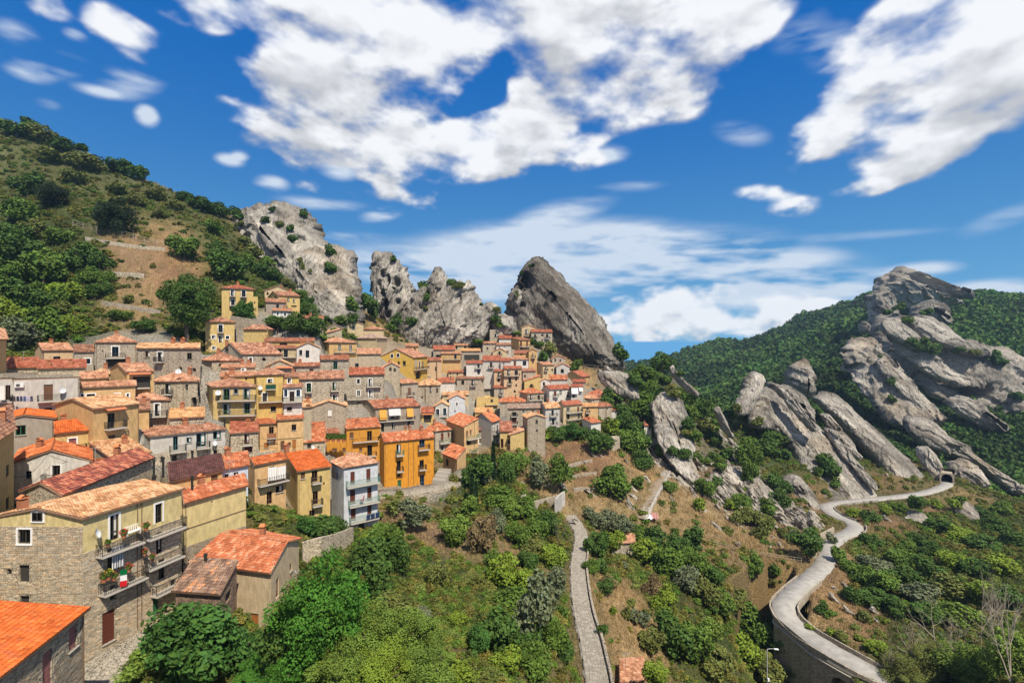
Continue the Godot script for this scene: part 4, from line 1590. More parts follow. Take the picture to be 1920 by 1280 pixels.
func small_things() -> void:
	# flag house
	var FH := [154.5, 45.0, 340.0, 54.0]
	var w := func(px: float, py: float, off: float) -> Vector3: return on_wall(FH[0], FH[1], FH[2], FH[3], px, py, off)
	sheet("striped_curtain", "grey and white striped curtain closing a balcony of the flag house", "curtain", w.call(202.0, 1025.0, 0.5), w.call(226.0, 1018.0, 0.5), 2.0, [Color(0.7, 0.7, 0.7), Color(0.12, 0.13, 0.16), Color(0.66, 0.66, 0.66), Color(0.16, 0.17, 0.2)])
	sheet("flag", "green white and red flag hanging from the lower balcony of the flag house", "flag", w.call(209.0, 1066.0, 1.05), w.call(223.0, 1063.5, 1.05), 1.55, [Color(0.0, 0.16, 0.05), Color(0.8, 0.8, 0.8), Color(0.62, 0.02, 0.03)])
	pot("small green pot plant at the dish end of the upper balcony", w.call(194.0, 1024.0, 0.5), Color(0, 0, 0, 0))
	pot("red geranium on the upper balcony rail", w.call(218.0, 1007.0, 0.9), Color(0.6, 0.02, 0.05), 0.36)
	pot("pot of mixed flowers in the middle of the upper balcony", w.call(262.0, 993.0, 0.8), Color(0.5, 0.03, 0.05), 0.34)
	pot("yellow flowering pot on the flag balcony", w.call(192.0, 1085.0, 0.7), Color(0.6, 0.5, 0.05), 0.4)
	pot("dark leaved pot at the corner of the flag balcony", w.call(185.0, 1090.0, 0.6), Color(0.3, 0.1, 0.05), 0.4)
	pot("terracotta pot beside the flag", w.call(202.0, 1086.0, 0.8), Color(0.4, 0.08, 0.04), 0.3)
	pot("pot with a red bloom behind the flag", w.call(231.0, 1070.0, 0.7), Color(0.5, 0.05, 0.05), 0.34)
	pot("red planter pot on the middle right balcony", w.call(275.0, 1050.0, 0.7), Color(0.45, 0.07, 0.05), 0.3)
	pot("red flower pot at the balcony gap", w.call(262.0, 1040.0, 0.6), Color(0.5, 0.06, 0.06), 0.3)
	var bench := thing("white_bench", "white garden bench on the upper balcony of the flag house", "bench", w.call(242.0, 1003.0, 0.45))
	var ex := (spot(340, 640, 54) - spot(154.5, 640, 45)).normalized()
	var out := ex.cross(Vector3.UP)
	var b1 := MB.new()
	b1.col = Color(0.75, 0.73, 0.66)
	b1.box(Vector3(0, 0.42, 0), ex * 0.65, Vector3(0, 0.03, 0), out * 0.22)
	put(b1.mesh(), "seat", mats.painted, bench)
	var b2 := MB.new()
	b2.col = Color(0.75, 0.73, 0.66)
	for i in 7: b2.box(Vector3(0, 0.68, 0) + ex * (i - 3) * 0.2 - out * 0.22, ex * 0.035, Vector3(0, 0.25, 0), out * 0.02)
	b2.box(Vector3(0, 0.92, 0) - out * 0.22, ex * 0.66, Vector3(0, 0.035, 0), out * 0.025)
	put(b2.mesh(), "backrest", mats.painted, bench)
	for k in [-1.0, 1.0]:
		var b3 := MB.new()
		b3.col = Color(0.72, 0.7, 0.63)
		b3.box(ex * k * 0.6 + Vector3(0, 0.3, 0), ex * 0.03, Vector3(0, 0.3, 0), out * 0.2)
		put(b3.mesh(), "armrest", mats.painted, bench)
	# peach house sheets
	sheet("white_sheet", "white sheet hanging at the left half of the peach balcony", "sheet", on_wall(477, 76, 535.6, 80, 496, 875, 0.9), on_wall(477, 76, 535.6, 80, 513, 873, 0.9), 2.0, [Color(0.8, 0.78, 0.74)], "white sheets on the peach balcony")
	sheet("white_sheet", "white sheet hanging at the right half of the peach balcony", "sheet", on_wall(477, 76, 535.6, 80, 513.5, 874, 0.9), on_wall(477, 76, 535.6, 80, 530, 871, 0.9), 1.9, [Color(0.8, 0.78, 0.74)], "white sheets on the peach balcony")
	# apartment house: chair, laundry
	var cw := func(px: float, py: float, off: float) -> Vector3: return on_wall(644.5, 82, 708, 85.6, px, py, off)
	var ch := thing("red_chair", "red folding chair on the middle balcony of the white apartment house", "chair", cw.call(676.0, 940.0, 0.6))
	var c1 := MB.new()
	c1.col = Color(0.55, 0.02, 0.04)
	c1.box(Vector3(0, 0.42, 0), Vector3(0.26, 0, 0), Vector3(0, 0.03, 0), Vector3(0, 0, 0.24))
	put(c1.mesh(), "seat", mats.painted, ch)
	var c2 := MB.new()
	c2.col = Color(0.55, 0.02, 0.04)
	c2.box(Vector3(0.24, 0.78, 0), Vector3(0.08, 0.34, 0), Vector3(0.03, -0.01, 0), Vector3(0, 0, 0.24))
	put(c2.mesh(), "backrest", mats.painted, ch)
	for k in [-0.2, 0.2]:
		var c3 := MB.new()
		c3.col = Color(0.5, 0.5, 0.5)
		c3.bar(Vector3(k, 0, -0.2), Vector3(-k, 0.42, 0.2), 0.02)
		put(c3.mesh(), "leg", mats.painted, ch)
	for i in 3: sheet("blue_laundry", ["dark blue cloth nearest the corner on the lowest apartment balcony", "dark blue cloth in the middle of the lowest apartment balcony", "dark blue cloth at the far end of the lowest apartment balcony"][i], "laundry", cw.call(682.0 + i * 8.5, 963.0 - i * 2.2, 1.0), cw.call(689.5 + i * 8.5, 961.0 - i * 2.2, 1.0), 0.85, [Color(0.03, 0.05, 0.12)])
	# left washing line
	for i in 7: sheet("laundry", ["black", "dark grey", "navy", "dark blue", "blue", "pale lilac", "indigo"][i] + " cloth on the washing line of the grey rendered house", "laundry", on_wall(24.6, 76, 147.6, 77.5, 26.0 + i * 6.4, 741.5, 0.9), on_wall(24.6, 76, 147.6, 77.5, 30.5 + i * 6.4, 741.5, 0.9), 0.75, [[Color(0.03, 0.03, 0.035), Color(0.07, 0.07, 0.08), Color(0.03, 0.04, 0.09), Color(0.05, 0.08, 0.18), Color(0.10, 0.14, 0.28), Color(0.45, 0.45, 0.6), Color(0.05, 0.05, 0.11)][i]])
	sheet("white_sheet", "white sheet draped over the edge balcony railing", "sheet", on_wall(-28, 75, 24.6, 76, 1, 722, 0.6), on_wall(-28, 75, 24.6, 76, 15, 722, 1.0), 2.1, [Color(0.74, 0.73, 0.7)])
	sheet("white_laundry", "white laundry on the wall of the red capped white house", "laundry", on_wall(874, 205, 905, 206, 877, 683, 0.4), on_wall(874, 205, 905, 206, 882, 683, 0.4), 1.8, [Color(0.7, 0.72, 0.78)])
	# terrace pots
	for i in 4: pot(["leafy pot at the left end of the ochre terrace", "bushy pot second along the ochre terrace", "tall pot plant beside the ochre terrace post", "round pot plant at the right end of the ochre terrace"][i], on_wall(612, 109, 649, 110, 615.0 + i * 9.5, 829.0, -0.4), Color(0, 0, 0, 0), 0.75)
	# walls, fences
	fence("hillside_fence", "pale rail fence along the upper hillside track", [[136, 424], [180, 436], [228, 444], [270, 456], [312, 464]], 2.2, 3.4, 3, Color(0.40, 0.34, 0.27), 0.07)
	wall_between("terrace wall under the hillside fence", [[160, 450], [205, 458], [255, 466], [308, 470]], 1.2, 1.5, "stone3")
	wall_between("short pale terrace wall on the dry hillside", [[195, 518], [235, 520], [270, 522]], 1.6, 1.5, "stone3")
	wall_between("dark terrace wall above the left village roofs", [[190, 572], [240, 580], [300, 590]], 1.3, 1.5, "stone2")
	wall_between("stone wall below the yellow villa", [[432, 612], [470, 618], [505, 622]], 3.0, 3.0, "stone2")
	wall_between("upper dry stone terrace wall by the village end", [[1062, 878], [1085, 870], [1110, 866]], 0.7, 1.0)
	wall_between("middle dry stone terrace wall by the village end", [[1072, 898], [1098, 892], [1118, 890]], 0.8, 1.0)
	wall_between("lowest dry stone terrace wall by the village end", [[1075, 922], [1095, 920], [1115, 922]], 0.9, 1.0)
	wall_between("rubble garden wall in front of the apartment house", [[566, 1056], [600, 1046], [632, 1036], [660, 1022]], 2.6, 2.5, "stone")
	wall_between("pale concrete wall at the head of the cobbled path", [[1000, 955], [1035, 945], [1050, 940]], 1.6, 2.0, "stone3")
	wall_between("white rendered wall block at the head of the cobbled path", [[1042, 962], [1052, 950], [1058, 946]], 3.0, 2.0, "whitegrey")
	fence("pole_fence", "row of dark posts along the foot of the great dome", [[1094, 692], [1115, 694], [1140, 697], [1168, 699]], 2.2, 3.2, 2, Color(0.10, 0.09, 0.08), 0.22)
	fence("wooden_fence", "wooden rail fence above the hairpin retaining wall", [[1330, 1022], [1380, 1034], [1430, 1044], [1512, 1056]], 1.2, 2.0, 2, Color(0.30, 0.25, 0.19), 0.07)
	fence("step_railing", "dark wooden railing beside the long wooden steps", [[1209, 966], [1226, 940], [1240, 912], [1254, 885], [1250, 868], [1232, 852]], 1.0, 2.2, 1, Color(0.12, 0.07, 0.05), 0.08)
	# wooden steps
	var l := PackedVector3Array()
	for p in [[1197, 972], [1208, 950], [1222, 922], [1238, 896], [1247, 880], [1240, 864], [1228, 852]]:
		var q := on_ground(p[0], p[1])
		if q != Vector3.INF: l.append(q)
	var c := curve_through(l, 0.9)
	structure(ribbon(c, 1.9, 0.12, 1.0), "footpath", mats.concrete)
	var st := thing("wooden_steps", "long flight of wooden steps down the dry slope", "steps", c[0])
	for i in int(c.size() * 0.62):
		var s := side_of(c, i)
		var mb := MB.new()
		mb.col = Color(0.36, 0.29, 0.21)
		mb.box(c[i] - c[0] + Vector3(0, 0.22, 0), s * 1.5, Vector3(0, 0.12, 0), s.cross(Vector3.UP) * 0.12)
		put(mb.mesh(), "step", mats.painted, st)
	# steps beside the orange house
	stairs("stone stairs rising between the orange house and the small peach house", spot(822, 902, 104), spot(835, 878, 107), 1.4, 9)
	stairs("worn stone steps between the olive and the round trees", on_ground(975, 932), on_ground(972, 903), 1.3, 9)
	# white sheets on the slope
	var g := on_ground(1214, 978)
	var wp := thing("white_canvas", "crumpled white canvas sheets at the foot of the steps", "canvas", g)
	var wm := MB.new()
	for i in 10:
		for j in 6:
			wm.col = Color(0.74, 0.76, 0.80) if i < 6 else Color(0.42, 0.22, 0.2)
			var f := func(x: int, y: int) -> Vector3: return Vector3(x * 0.42 - 1.2, 0.7 + 0.25 * sin(x * 2.1 + y) + y * 0.12, -y * 0.4)
			wm.quad(f.call(i, j), f.call(i, j + 1), f.call(i + 1, j + 1), f.call(i + 1, j))
	put(wm.mesh(), "sheet", mats.cloth, wp)
	var wp2 := MB.new()
	wp2.col = Color(0.2, 0.16, 0.12)
	for x in [-1.1, 1.2, 2.9]: wp2.bar(Vector3(x, -0.3, 0), Vector3(x, 0.75, 0), 0.05)
	put(wp2.mesh(), "frame", mats.painted, wp)
	cable("black cable drooping across the front of the white house with orange roof slope", spot(26, 893, 61.5), spot(88, 852, 61.5), 0.9)
	cable("black cable from the white house gable to the small stone house", spot(88, 852, 61.5), spot(208, 866, 65.5), 0.7)
	cable("cable along the wall of the small stone house", spot(208, 862, 65.5), spot(283, 851, 68.5), 0.5)
	cable("long cable spanning from the stone house downpipe to the wide yellow house", spot(376, 690, 98), spot(400, 735, 93), 0.4)
	cable("cable across the narrow peach front toward the orange house", spot(487, 822, 99), spot(568, 820, 101), 0.35)
	cable("cable running over the grey house front to the yellow shutter house", spot(99, 800, 67.5), spot(178, 843, 70), 0.6)
	lamp_post("tall grey street lamp with an arm, near the viaduct", 1439, 1217, 84, 9.0)
	lamp_post("short street lamp at the viaduct parapet", 1691, 1243, 92, 4.0)

func cable(label: String, a: Vector3, b: Vector3, sag: float) -> void:
	var mb := MB.new()
	mb.col = Color(0.02, 0.02, 0.02)
	var l := a
	for i in range(1, 13):
		var t := i / 12.0
		var p := a.lerp(b, t) - Vector3(0, 4.0 * sag * t * (1.0 - t), 0)
		mb.bar(l - a, p - a, 0.022, 0.022, 4)
		l = p
	tag(put(mb.mesh(), "overhead_cable", mats.painted, null, a), label, "cable")

func stairs(label: String, a: Vector3, b: Vector3, half: float, n: int) -> void:
	if a == Vector3.INF or b == Vector3.INF: return
	var t := thing("stone_stairs", label, "stairs", a)
	var d := b - a
	var h := Vector3(d.x, 0, d.z)
	var s := h.normalized().cross(Vector3.UP)
	for i in n:
		var mb := MB.new()
		var k := 0.9 + 0.15 * sin(i * 2.3)
		mb.col = Color(0.42 * k, 0.385 * k, 0.33 * k)
		var c := h * (i + 0.5) / n + Vector3(0, d.y * (i + 1) / n - 1.0, 0)
		mb.box(c, s * half, Vector3(0, 1.0, 0), h / n * 0.5)
		put(mb.mesh(), "step", mats.painted, t)

func fillers(road: PackedVector3Array, path: PackedVector3Array) -> void:
	var r := RandomNumberGenerator.new()
	r.seed = 77
	# woods on the far hills
	var at := [[], [], []]
	var tint := [[], [], []]
	for i in 26000:
		var u := r.randf_range(0.12, 1.25)
		var v := r.randf_range(5.55, 6.95)
		var w := zone(u, v)
		if r.randf() > w[5] * 1.1 + w[1] * 0.5: continue
		var d := exp(v)
		var x := u * d
		var y := ground_height(x, -d)
		var s := r.randf_range(2.6, 6.0) * clampf(d / 420.0, 0.75, 1.6)
		var b := Basis(Vector3.UP, r.randf() * TAU).scaled(Vector3(s, s * r.randf_range(0.75, 1.1), s))
		var k := i % 3
		at[k].append(Transform3D(b, Vector3(x, y + s * 0.45, -d)))
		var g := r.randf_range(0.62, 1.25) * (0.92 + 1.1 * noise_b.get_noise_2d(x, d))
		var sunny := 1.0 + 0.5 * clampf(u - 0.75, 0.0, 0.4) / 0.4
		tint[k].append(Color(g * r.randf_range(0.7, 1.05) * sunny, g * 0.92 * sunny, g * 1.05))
	for k in 3: scatter("woodland", "woods covering the far hills", crowns["far%d" % k], mats.leaf_b, at[k], tint[k])
	# scrub between the bigger plants
	at = [[], []]
	tint = [[], []]
	for i in 30000:
		var u := r.randf_range(-1.1, 1.1)
		var v := r.randf_range(3.5, 5.6)
		var d := exp(v)
		var w := zone(u, v)
		var chance := w[1] * 0.95 + w[0] * 0.05 + w[2] * 0.06 + w[3] * 0.2 + w[5] * 0.8 + w[6] * 0.85
		if w[4] > 0.35 or r.randf() > chance: continue
		var x := u * d
		if near_line(road, x, -d, 4.2) or near_line(path, x, -d, 2.2): continue
		var s := r.randf_range(0.35, 1.2) * clampf(d / 90.0, 0.72, 1.5)
		var b := Basis(Vector3.UP, r.randf() * TAU).scaled(Vector3(s, s * r.randf_range(0.6, 0.9), s))
		var k := i % 2
		at[k].append(Transform3D(b, Vector3(x, ground_height(x, -d) + s * 0.3, -d)))
		var g := r.randf_range(0.7, 1.35)
		var warm := r.randf_range(0.85, 1.35)
		tint[k].append(Color(g * warm, g, g * 0.9))
	for k in 2: scatter("undergrowth", "low scrub and creepers between the trees", crowns["small%d" % k], mats.leaf_h if k else mats.leaf_a, at[k], tint[k])
	# broken rock on the ridges
	for k in 3:
		var sm := SphereMesh.new()
		sm.radial_segments = 14
		sm.rings = 9
		var ar := sm.get_mesh_arrays()
		var pv: PackedVector3Array = ar[Mesh.ARRAY_VERTEX]
		var pi: PackedInt32Array = ar[Mesh.ARRAY_INDEX]
		var chunk := MB.new()
		var fn := FastNoiseLite.new()
		fn.seed = 40 + k; fn.frequency = 0.9; fn.noise_type = FastNoiseLite.TYPE_CELLULAR; fn.cellular_return_type = FastNoiseLite.RETURN_CELL_VALUE; fn.fractal_type = FastNoiseLite.FRACTAL_NONE
		for i in pv.size():
			var q := pv[i] * 2.0
			q = Vector3(signf(q.x) * pow(absf(q.x), 0.6), signf(q.y) * pow(absf(q.y), 0.7), signf(q.z) * pow(absf(q.z), 0.6))
			pv[i] = q * (1.0 + 0.35 * fn.get_noise_3dv(pv[i] * 3.0))
		for i in range(0, pi.size(), 3): chunk.tri(pv[pi[i]], pv[pi[i + 1]], pv[pi[i + 2]])
		var ra := []
		var rt := []
		for i in 5000:
			var u := r.randf_range(-0.2, 1.05)
			var v := r.randf_range(4.6, 5.6)
			var d := exp(v)
			var w := zone(u, v)
			if r.randf() > w[3] * 0.55 + w[2] * 0.03 + w[0] * 0.012 - w[4]: continue
			var x := u * d
			if near_line(road, x, -d, 4.0): continue
			var s := r.randf_range(0.4, 1.9) * (1.0 if w[3] > 0.3 else 0.5)
			var b := Basis(Vector3(0, 0, 1), -0.85 + r.randf_range(-0.2, 0.2)) * Basis(Vector3.RIGHT, r.randf_range(-0.5, 0.3))
			ra.append(Transform3D(b.scaled_local(Vector3(s * r.randf_range(1.4, 2.6), s * r.randf_range(0.35, 0.7), s)), Vector3(x, ground_height(x, -d) + s * 0.1, -d)))
			var g := r.randf_range(0.75, 1.15)
			rt.append(Color(0.46 * g, 0.42 * g, 0.355 * g))
		scatter("broken_rock", "broken pale rock lying on the ridge slopes", chunk.mesh(), mats.rock, ra, rt)
	# grass
	var mb := MB.new()
	mb.col = Color(1, 1, 1)
	for i in 14:
		var a := r.randf() * TAU
		var o := Vector3(r.randfn() * 0.3, 0, r.randfn() * 0.3)
		var tip := o + Vector3(cos(a) * 0.22, r.randf_range(0.45, 1.0), sin(a) * 0.22)
		mb.tri(o - Vector3(sin(a), 0, cos(a)) * 0.05, tip, o + Vector3(sin(a), 0, cos(a)) * 0.05)
	var tuft := mb.mesh()
	var ga := []
	var gt := []
	for i in 90000:
		var u := r.randf_range(-1.1, 1.1)
		var v := r.randf_range(3.5, 5.65)
		var d := exp(v)
		var w := zone(u, v)
		if w[4] > 0.3 or r.randf() > w[0] * 0.9 + w[1] * 0.6 + w[2] * 0.45 + w[3] * 0.1 + w[6] * 0.9: continue
		var x := u * d
		if near_line(road, x, -d, 3.2) or near_line(path, x, -d, 1.7): continue
		var s := r.randf_range(0.35, 1.0) * clampf(d / 100.0, 0.6, 1.7)
		ga.append(Transform3D(Basis(Vector3.UP, r.randf() * TAU).scaled(Vector3(s, s, s)), Vector3(x, ground_height(x, -d) - 0.03, -d)))
		var g := r.randf_range(0.55, 1.25)
		var c := Color(0.42, 0.30, 0.145).lerp(Color(0.10, 0.13, 0.035), clampf(w[1] * 1.3 + w[6] * 0.85 + r.randf_range(-0.2, 0.15), 0.0, 1.0))
		gt.append(Color(c.r * g, c.g * g, c.b * g))
	mat("grass", Color(1, 1, 1), 0.9, null, null, 1.0, 1.0, true)
	scatter("grass", "dry grass and weeds on the slopes", tuft, mats.grass, ga, gt)

func near_line(l: PackedVector3Array, x: float, z: float, r: float) -> bool:
	for i in range(0, l.size(), 2):
		var dx := l[i].x - x
		var dz := l[i].z - z
		if dx * dx + dz * dz < r * r: return true
	return false

# name, label, footprint (front left, front right, back left, back right: x, z), eave, foot, rise, roof kind, wall, tiles, openings and fittings
var village := [
		["stone_house", "two tone stone house with yellow top storey, flag and many balconies", [-37.76,-45,-34.88,-54,-45.72,-45.2,-42.84,-54.2], -15.42, -27.28, 0.79, "g", "stone", "tan", "wk1 S 61 80 960 976;wk1 S 33 57 992 1019;bk0 S 34 54 1059 1092;bk0 S 12 21 1067 1078;bk0 S 36 54 1117 1137;dk1 F 205 222 965 1012;dk1 F 290 303.5 944 980;hk0 F 201 225 1025 1066;dk0 F 292 303 998 1037;dk0 F 297 308 1048 1085;bk0 F 205 216 1097 1125;hr0 F 191 215 1145 1204;hg0 F 286 297 1115 1150;bk0 F 319 328.5 1087 1105;k F k 178 259 1028;k F k 268 338 998;k F k 268 335 1053;k F k 183 265 1097;k F k 281 334 1104;c F 165 .75;a F 174 1000;q F 256;q F 264;u F 156 1037 creamy;u S 100 987 creamy"],
		["orange_roof_house", "stone house with bright orange tile roof and rusty shutters below the flag house", [-30.09,-27,-31.79,-38,-38.69,-25.3,-40.38,-36.3], -19.83, -28.13, 1.6, "s", "stone2", "orangeb", "hp0 F 128 144 1173 1217;hp0 F 79 97 1220 1300;q F 153"],
		["old_tile_house", "low house behind with weathered dark red and brown tile roof", [-44.2,-50,-46.49,-66,-49.19,-51.5,-51.47,-67.5], -14.9, -17.98, 0.95, "g", "stone", "brownred", ""],
		["white_house", "white rendered house with orange roof slope and one glazed balcony door", [-60.38,-62,-52.04,-63,-66.75,-69.7,-58.47,-70.7], -14.6, -20.09, 1.39, "f", "white", "orange", "wk0 F 46.7 58.2 882.9 897.2;dk1 F 97 112.5 872.1 902.6;k F k 86.2 128.6 901.9;c F 68.3 .5"],
		["mustard_house", "mustard yellow house corner cut by the picture edge", [-47.53,-45,-56.48,-58,-52.6,-49.82,-61.56,-62.82], -9.7, -15.68, 2.1, "s", "mustard", "brown", "dk0 F 10.1 16.2 871.4 893.7;dk0 F 10.1 16.2 932.1 955.8"],
		["small_stone_house", "small stone house with ragged old tile roof and one white framed door", [-51.67,-66,-48.78,-69,-57.82,-70,-54.92,-73], -14.85, -17.19, 1.14, "s", "beige", "tan", "dn1 F 240 252.2 859.5 879.3;bk0 F 254.4 258.7 841.6 846.2;bk0 S 179.6 183.2 863.1 866.7"],
		["lean_to_house", "tiny lean to with orange tiles beside the white house", [-51.97,-63,-50.47,-64.22,-54.49,-66.1,-53,-67.32], -15.7, -16.34, 0.4, "s", "white", "orange", ""],
		["ochre_house", "ochre house with dark purple brown tile roof and black stove pipes", [-40.51,-60.4,-37.12,-65.6,-44.95,-67.05,-41.57,-72.25], -16.34, -18.33, 1.2, "g", "ochre", "dark", "hn0 F 395.2 408.1 890.1 906.2;p F 286.7 .3;p F 304.7 .35;p F 362.2 .5"],
		["pale_blue_house", "small pale blue house under orange tiles beside the purple roof", [-37.35,-66,-35.35,-68.5,-40.79,-72.1,-38.79,-74.6], -16.4, -18.55, 1.05, "g", "blue", "orangem", "wk0 F 421.1 428.3 888.3 899.8;wk0 F 437.6 446.2 884.7 899.8"],
		["cream_house", "windowless cream wall house on a stone foot with narrow tile roof", [-36.63,-57,-33.27,-64,-39.43,-61.38,-36.07,-68.38], -17.9, -23.91, 0.78, "g", "stone3", "orangem", "bk0 F 395.2 398.8 939.3 942.2;p F 360 .35;q F 347.1;m F 349.2 461 990.7 949.3;u F 359.3 1021.2 creamy"],
		["tan_house", "tan house with broad red tile roof standing alone below the cream house", [-24.48,-52,-25.25,-60.6,-34.09,-54.5,-32.35,-63.5], -23.35, -31.69, 1.35, "f", "tan", "orangem", "dn0 F 517 522.5 1084 1120;wk0 F 543 547 1056 1070;k F r 511 543 1128;ho0 S 469 484 1150 1185;p F 431 .6;a F 545 1075"],
		["brick_shed", "low shed of grey blocks and brick with old ribbed tile roof", [-26.8,-47,-27.45,-51,-31.29,-47.6,-31.95,-51.6], -23, -25.06, 1.22, "a", "brick", "brownold", "bk0 F 422.4 433.2 1108.7 1126.7"],
		["peach_house", "peach house with white sheets hung along its balcony", [-38.24,-76,-35.37,-80,-40.84,-79,-37.97,-83], -18.25, -24.74, 0.6, "g", "peach", "orange", "dk0 F 505 514 874.1 896.8;dn0 F 499.6 509.7 921.2 944.6;wn0 F 516.5 530.9 910.1 923;k F k 481.7 536.6 904;c F 544.6 .5;q F 474.5;q F 472.3"],
		["yellow_house", "narrow yellow house with orange red roof and three stacked openings", [-33.51,-80,-29.6,-83.3,-38.29,-86.6,-34.37,-89.9], -20.2, -27.68, 1.33, "s", "yellow", "orangeb", "hn0 F 563.2 571.5 886 897.5;dn0 F 584.1 594.9 882.4 903.2;dn0 F 585.9 595.9 920.8 945.3;bk0 F 605.6 608.5 904 909.3;wn0 F 579.4 589.5 956.1 967.5;k F k 582.3 599.5 904;k F k 583.4 602 946;q F 560"],
		["white_apartment_house", "tall grey and white apartment house with three long balconies", [-26.95,-82,-22.47,-85.6,-30.47,-86.3,-25.98,-89.9], -20.09, -30.68, 1.39, "h", "whiteblue", "salmon", "hr0 F 656.7 664.9 884.2 905.8;hr0 F 686.5 694.4 878.8 900.4;hr0 F 655.9 665.6 918.3 941.7;hr0 F 688.3 696.5 912.9 935.2;hr0 F 657.7 666.7 950.7 972.9;hr0 F 688.3 696.5 943.5 966.1;dk0 F 672.1 682.9 978.7 997.4;bk0 S 629.7 633.3 886 896.8;k F g 647.7 708.7 907.5;k F g 652.3 708 943.5;k F g 654.1 707.3 974"],
		["orange_house", "large orange house with twin capped chimneys above the lane", [-25.54,-102.26,-16.41,-107.38,-27.68,-106.86,-18.55,-111.98], -20.02, -29.07, 1.27, "g", "orange", "orangem", "du0 F 743.2 751.4 832.6 851.9;du0 F 785.9 796.1 823.5 838.7;dk0 F 743.8 751 863.5 882.8;dk0 F 786.5 794.6 862.1 878.3;hg0 F 745.3 752 899.7 918.6;du0 F 786.9 795.4 890.5 910.8;bn0 F 744.7 750.8 888.5 894;bn0 F 786.9 794 876.3 881.4;k F g 741.2 755.4 852.9;k F k 782.9 803.2 841.8;k F k 742.2 754.4 882.8;k F k 783.9 797.1 879.4;C F 765.6 .5;C F 773.3 .5;q F 765.6;q F 775.1;q F 721.9"],
		["deep_ochre_house", "deep ochre house with brown shutters next to the large orange house", [-38.78,-119.84,-31.72,-123.17,-41.31,-125.39,-34.26,-128.71], -20.37, -26.96, 1.32, "s", "orange2", "orangem", "hn0 F 655.3 662.6 810.3 821;dn0 F 688 697.1 807.6 825.9;hn0 F 673.1 678.8 839.7 845.8;dk0 F 688.4 697.5 834.7 854;k F k 661 708.7 827.1;k F k 684.3 704.6 854;c F 672.1 .4;q F 659.3"],
		["terrace_house", "low ochre terrace house with potted plants along its roof", [-40.74,-112.43,-36.8,-113.5,-42.6,-118.14,-38.76,-119.2], -22.32, -24.94, 0.5, "p", "orange2", "orange", "hn0 F 622.3 631.5 840.1 845.4;hn0 F 641.6 650.4 839.3 846.9"],
		["patio_house", "peach house with two tall black stove pipes on a red roof", [-43.35,-117.29,-39.86,-118.36,-49.73,-129.02,-46.24,-130.09], -20.86, -23.71, 1.5, "s", "peach", "redm", "dk0 F 615.4 621.5 816.8 830;p F 595.7 .8;p F 607.6 .35"],
		["lean_to_house", "plain orange lean to roof over a low grey stone wall", [-43.55,-106.83,-39.78,-108.88,-46.57,-114.27,-42.8,-116.32], -21.01, -23.29, 2.81, "s", "stone", "orangem", "bk0 F 575.7 582.9 832.1 840.2;bk0 F 595 598.1 836.1 845.3;a F 585.3 838.2"],
		["peach_house", "peach house with a brown door and wooden shutters, lower half of a pair", [-49.28,-100,-46.31,-101,-54.43,-106,-51.46,-107], -15.99, -21.7, 0.79, "s", "peach", "orangem", "dn0 F 503.6 512.8 799.6 818.9;ho0 F 494.5 503.2 830 840.2;k F r 501.6 517.4 819.9"],
		["peach_house", "peach house with square brown window, taller right half of a pair", [-46.01,-100.37,-41.78,-102.37,-49.75,-108.55,-45.52,-110.56], -15.3, -21.78, 0.9, "s", "peach", "orangem", "wk0 F 546.3 555 795.5 806.7;hn0 F 525.4 533.1 826.4 843.2;wn0 F 540.2 544.7 829 836.1;ho0 F 547.7 554.4 824.3 842.2;m F 487.4 568.2 823.9 817.4"],
		["small_stone_house", "small grey stone house with smooth red roof and wood door balcony", [-48.45,-88,-44.65,-90,-52.18,-95.08,-48.38,-97.08], -15.71, -19.56, 1.21, "s", "stone", "redb", "dr0 F 457.5 467 813.8 832.1;hr0 F 458.3 472.1 836.5 847.9;k F k 453.8 473.1 833.1;p F 420.3 .2;q F 432.5"],
		["long_grey_house", "long pale grey house with teal shutters and a stained stone foot", [-55.15,-78,-47.53,-84.8,-63.24,-83,-55.63,-89.8], -14.36, -18.74, 0.48, "g", "stone3", "brownpink", "dt0 F 323.9 332.8 818 843.7;wt0 F 349.2 358.6 819.8 829.7;dt0 F 367.5 385.5 812.1 837.2;wt0 F 398.9 413.7 808.1 822.7;bk0 F 321.6 330.9 853.1 866;bk0 F 300 305.2 855.5 867.2;wk0 F 399.6 406.6 843.7 855.5;k F k 316.9 346.9 845.6;k F k 366.8 391.4 838.6;a F 399.6 829.7;q F 387.9;u F 304.7 848.9 whitegrey"],
		["grey_house", "grey rendered gable house with one green shuttered window", [-69,-68,-64.4,-71.86,-75.01,-74.7,-70.48,-78.55], -10.7, -14.52, 0.71, "f", "grey", "orangeb", "wg0 F 28.1 47.6 797.3 815.6;bk0 F 63.3 74.5 833.2 842.6;q F 98"],
		["yellow_house", "small yellow house with orange roof and pink roller shutter", [-60.7,-68,-58.21,-71,-64.5,-72.27,-62.01,-75.27], -12.11, -14.93, 1.11, "g", "yellow", "orangeb", "hp1 F 128.2 142.3 821.5 846.1;k F k 119.1 159.8 846.6;q F 172.3"],
		["ochre_house", "broad ochre house with blank gable and one awning balcony", [-57.32,-70,-55.44,-76,-66.55,-74.5,-64.67,-80.5], -9.15, -14.86, 1.06, "g", "ochre", "tan", "dk0 F 200.9 214.5 774.6 802.7;hn0 F 202.7 215.6 815.6 831.6;k F k 194.1 229.7 802;n F 194.1 230.9 769.2;q F 257.8"],
		["small_ochre_house", "small ochre annex squeezed beside the broad ochre house", [-58.42,-80,-57.33,-80.8,-61.07,-83.64,-59.99,-84.44], -10.57, -12.98, 1.2, "s", "ochre", "brown", ""],
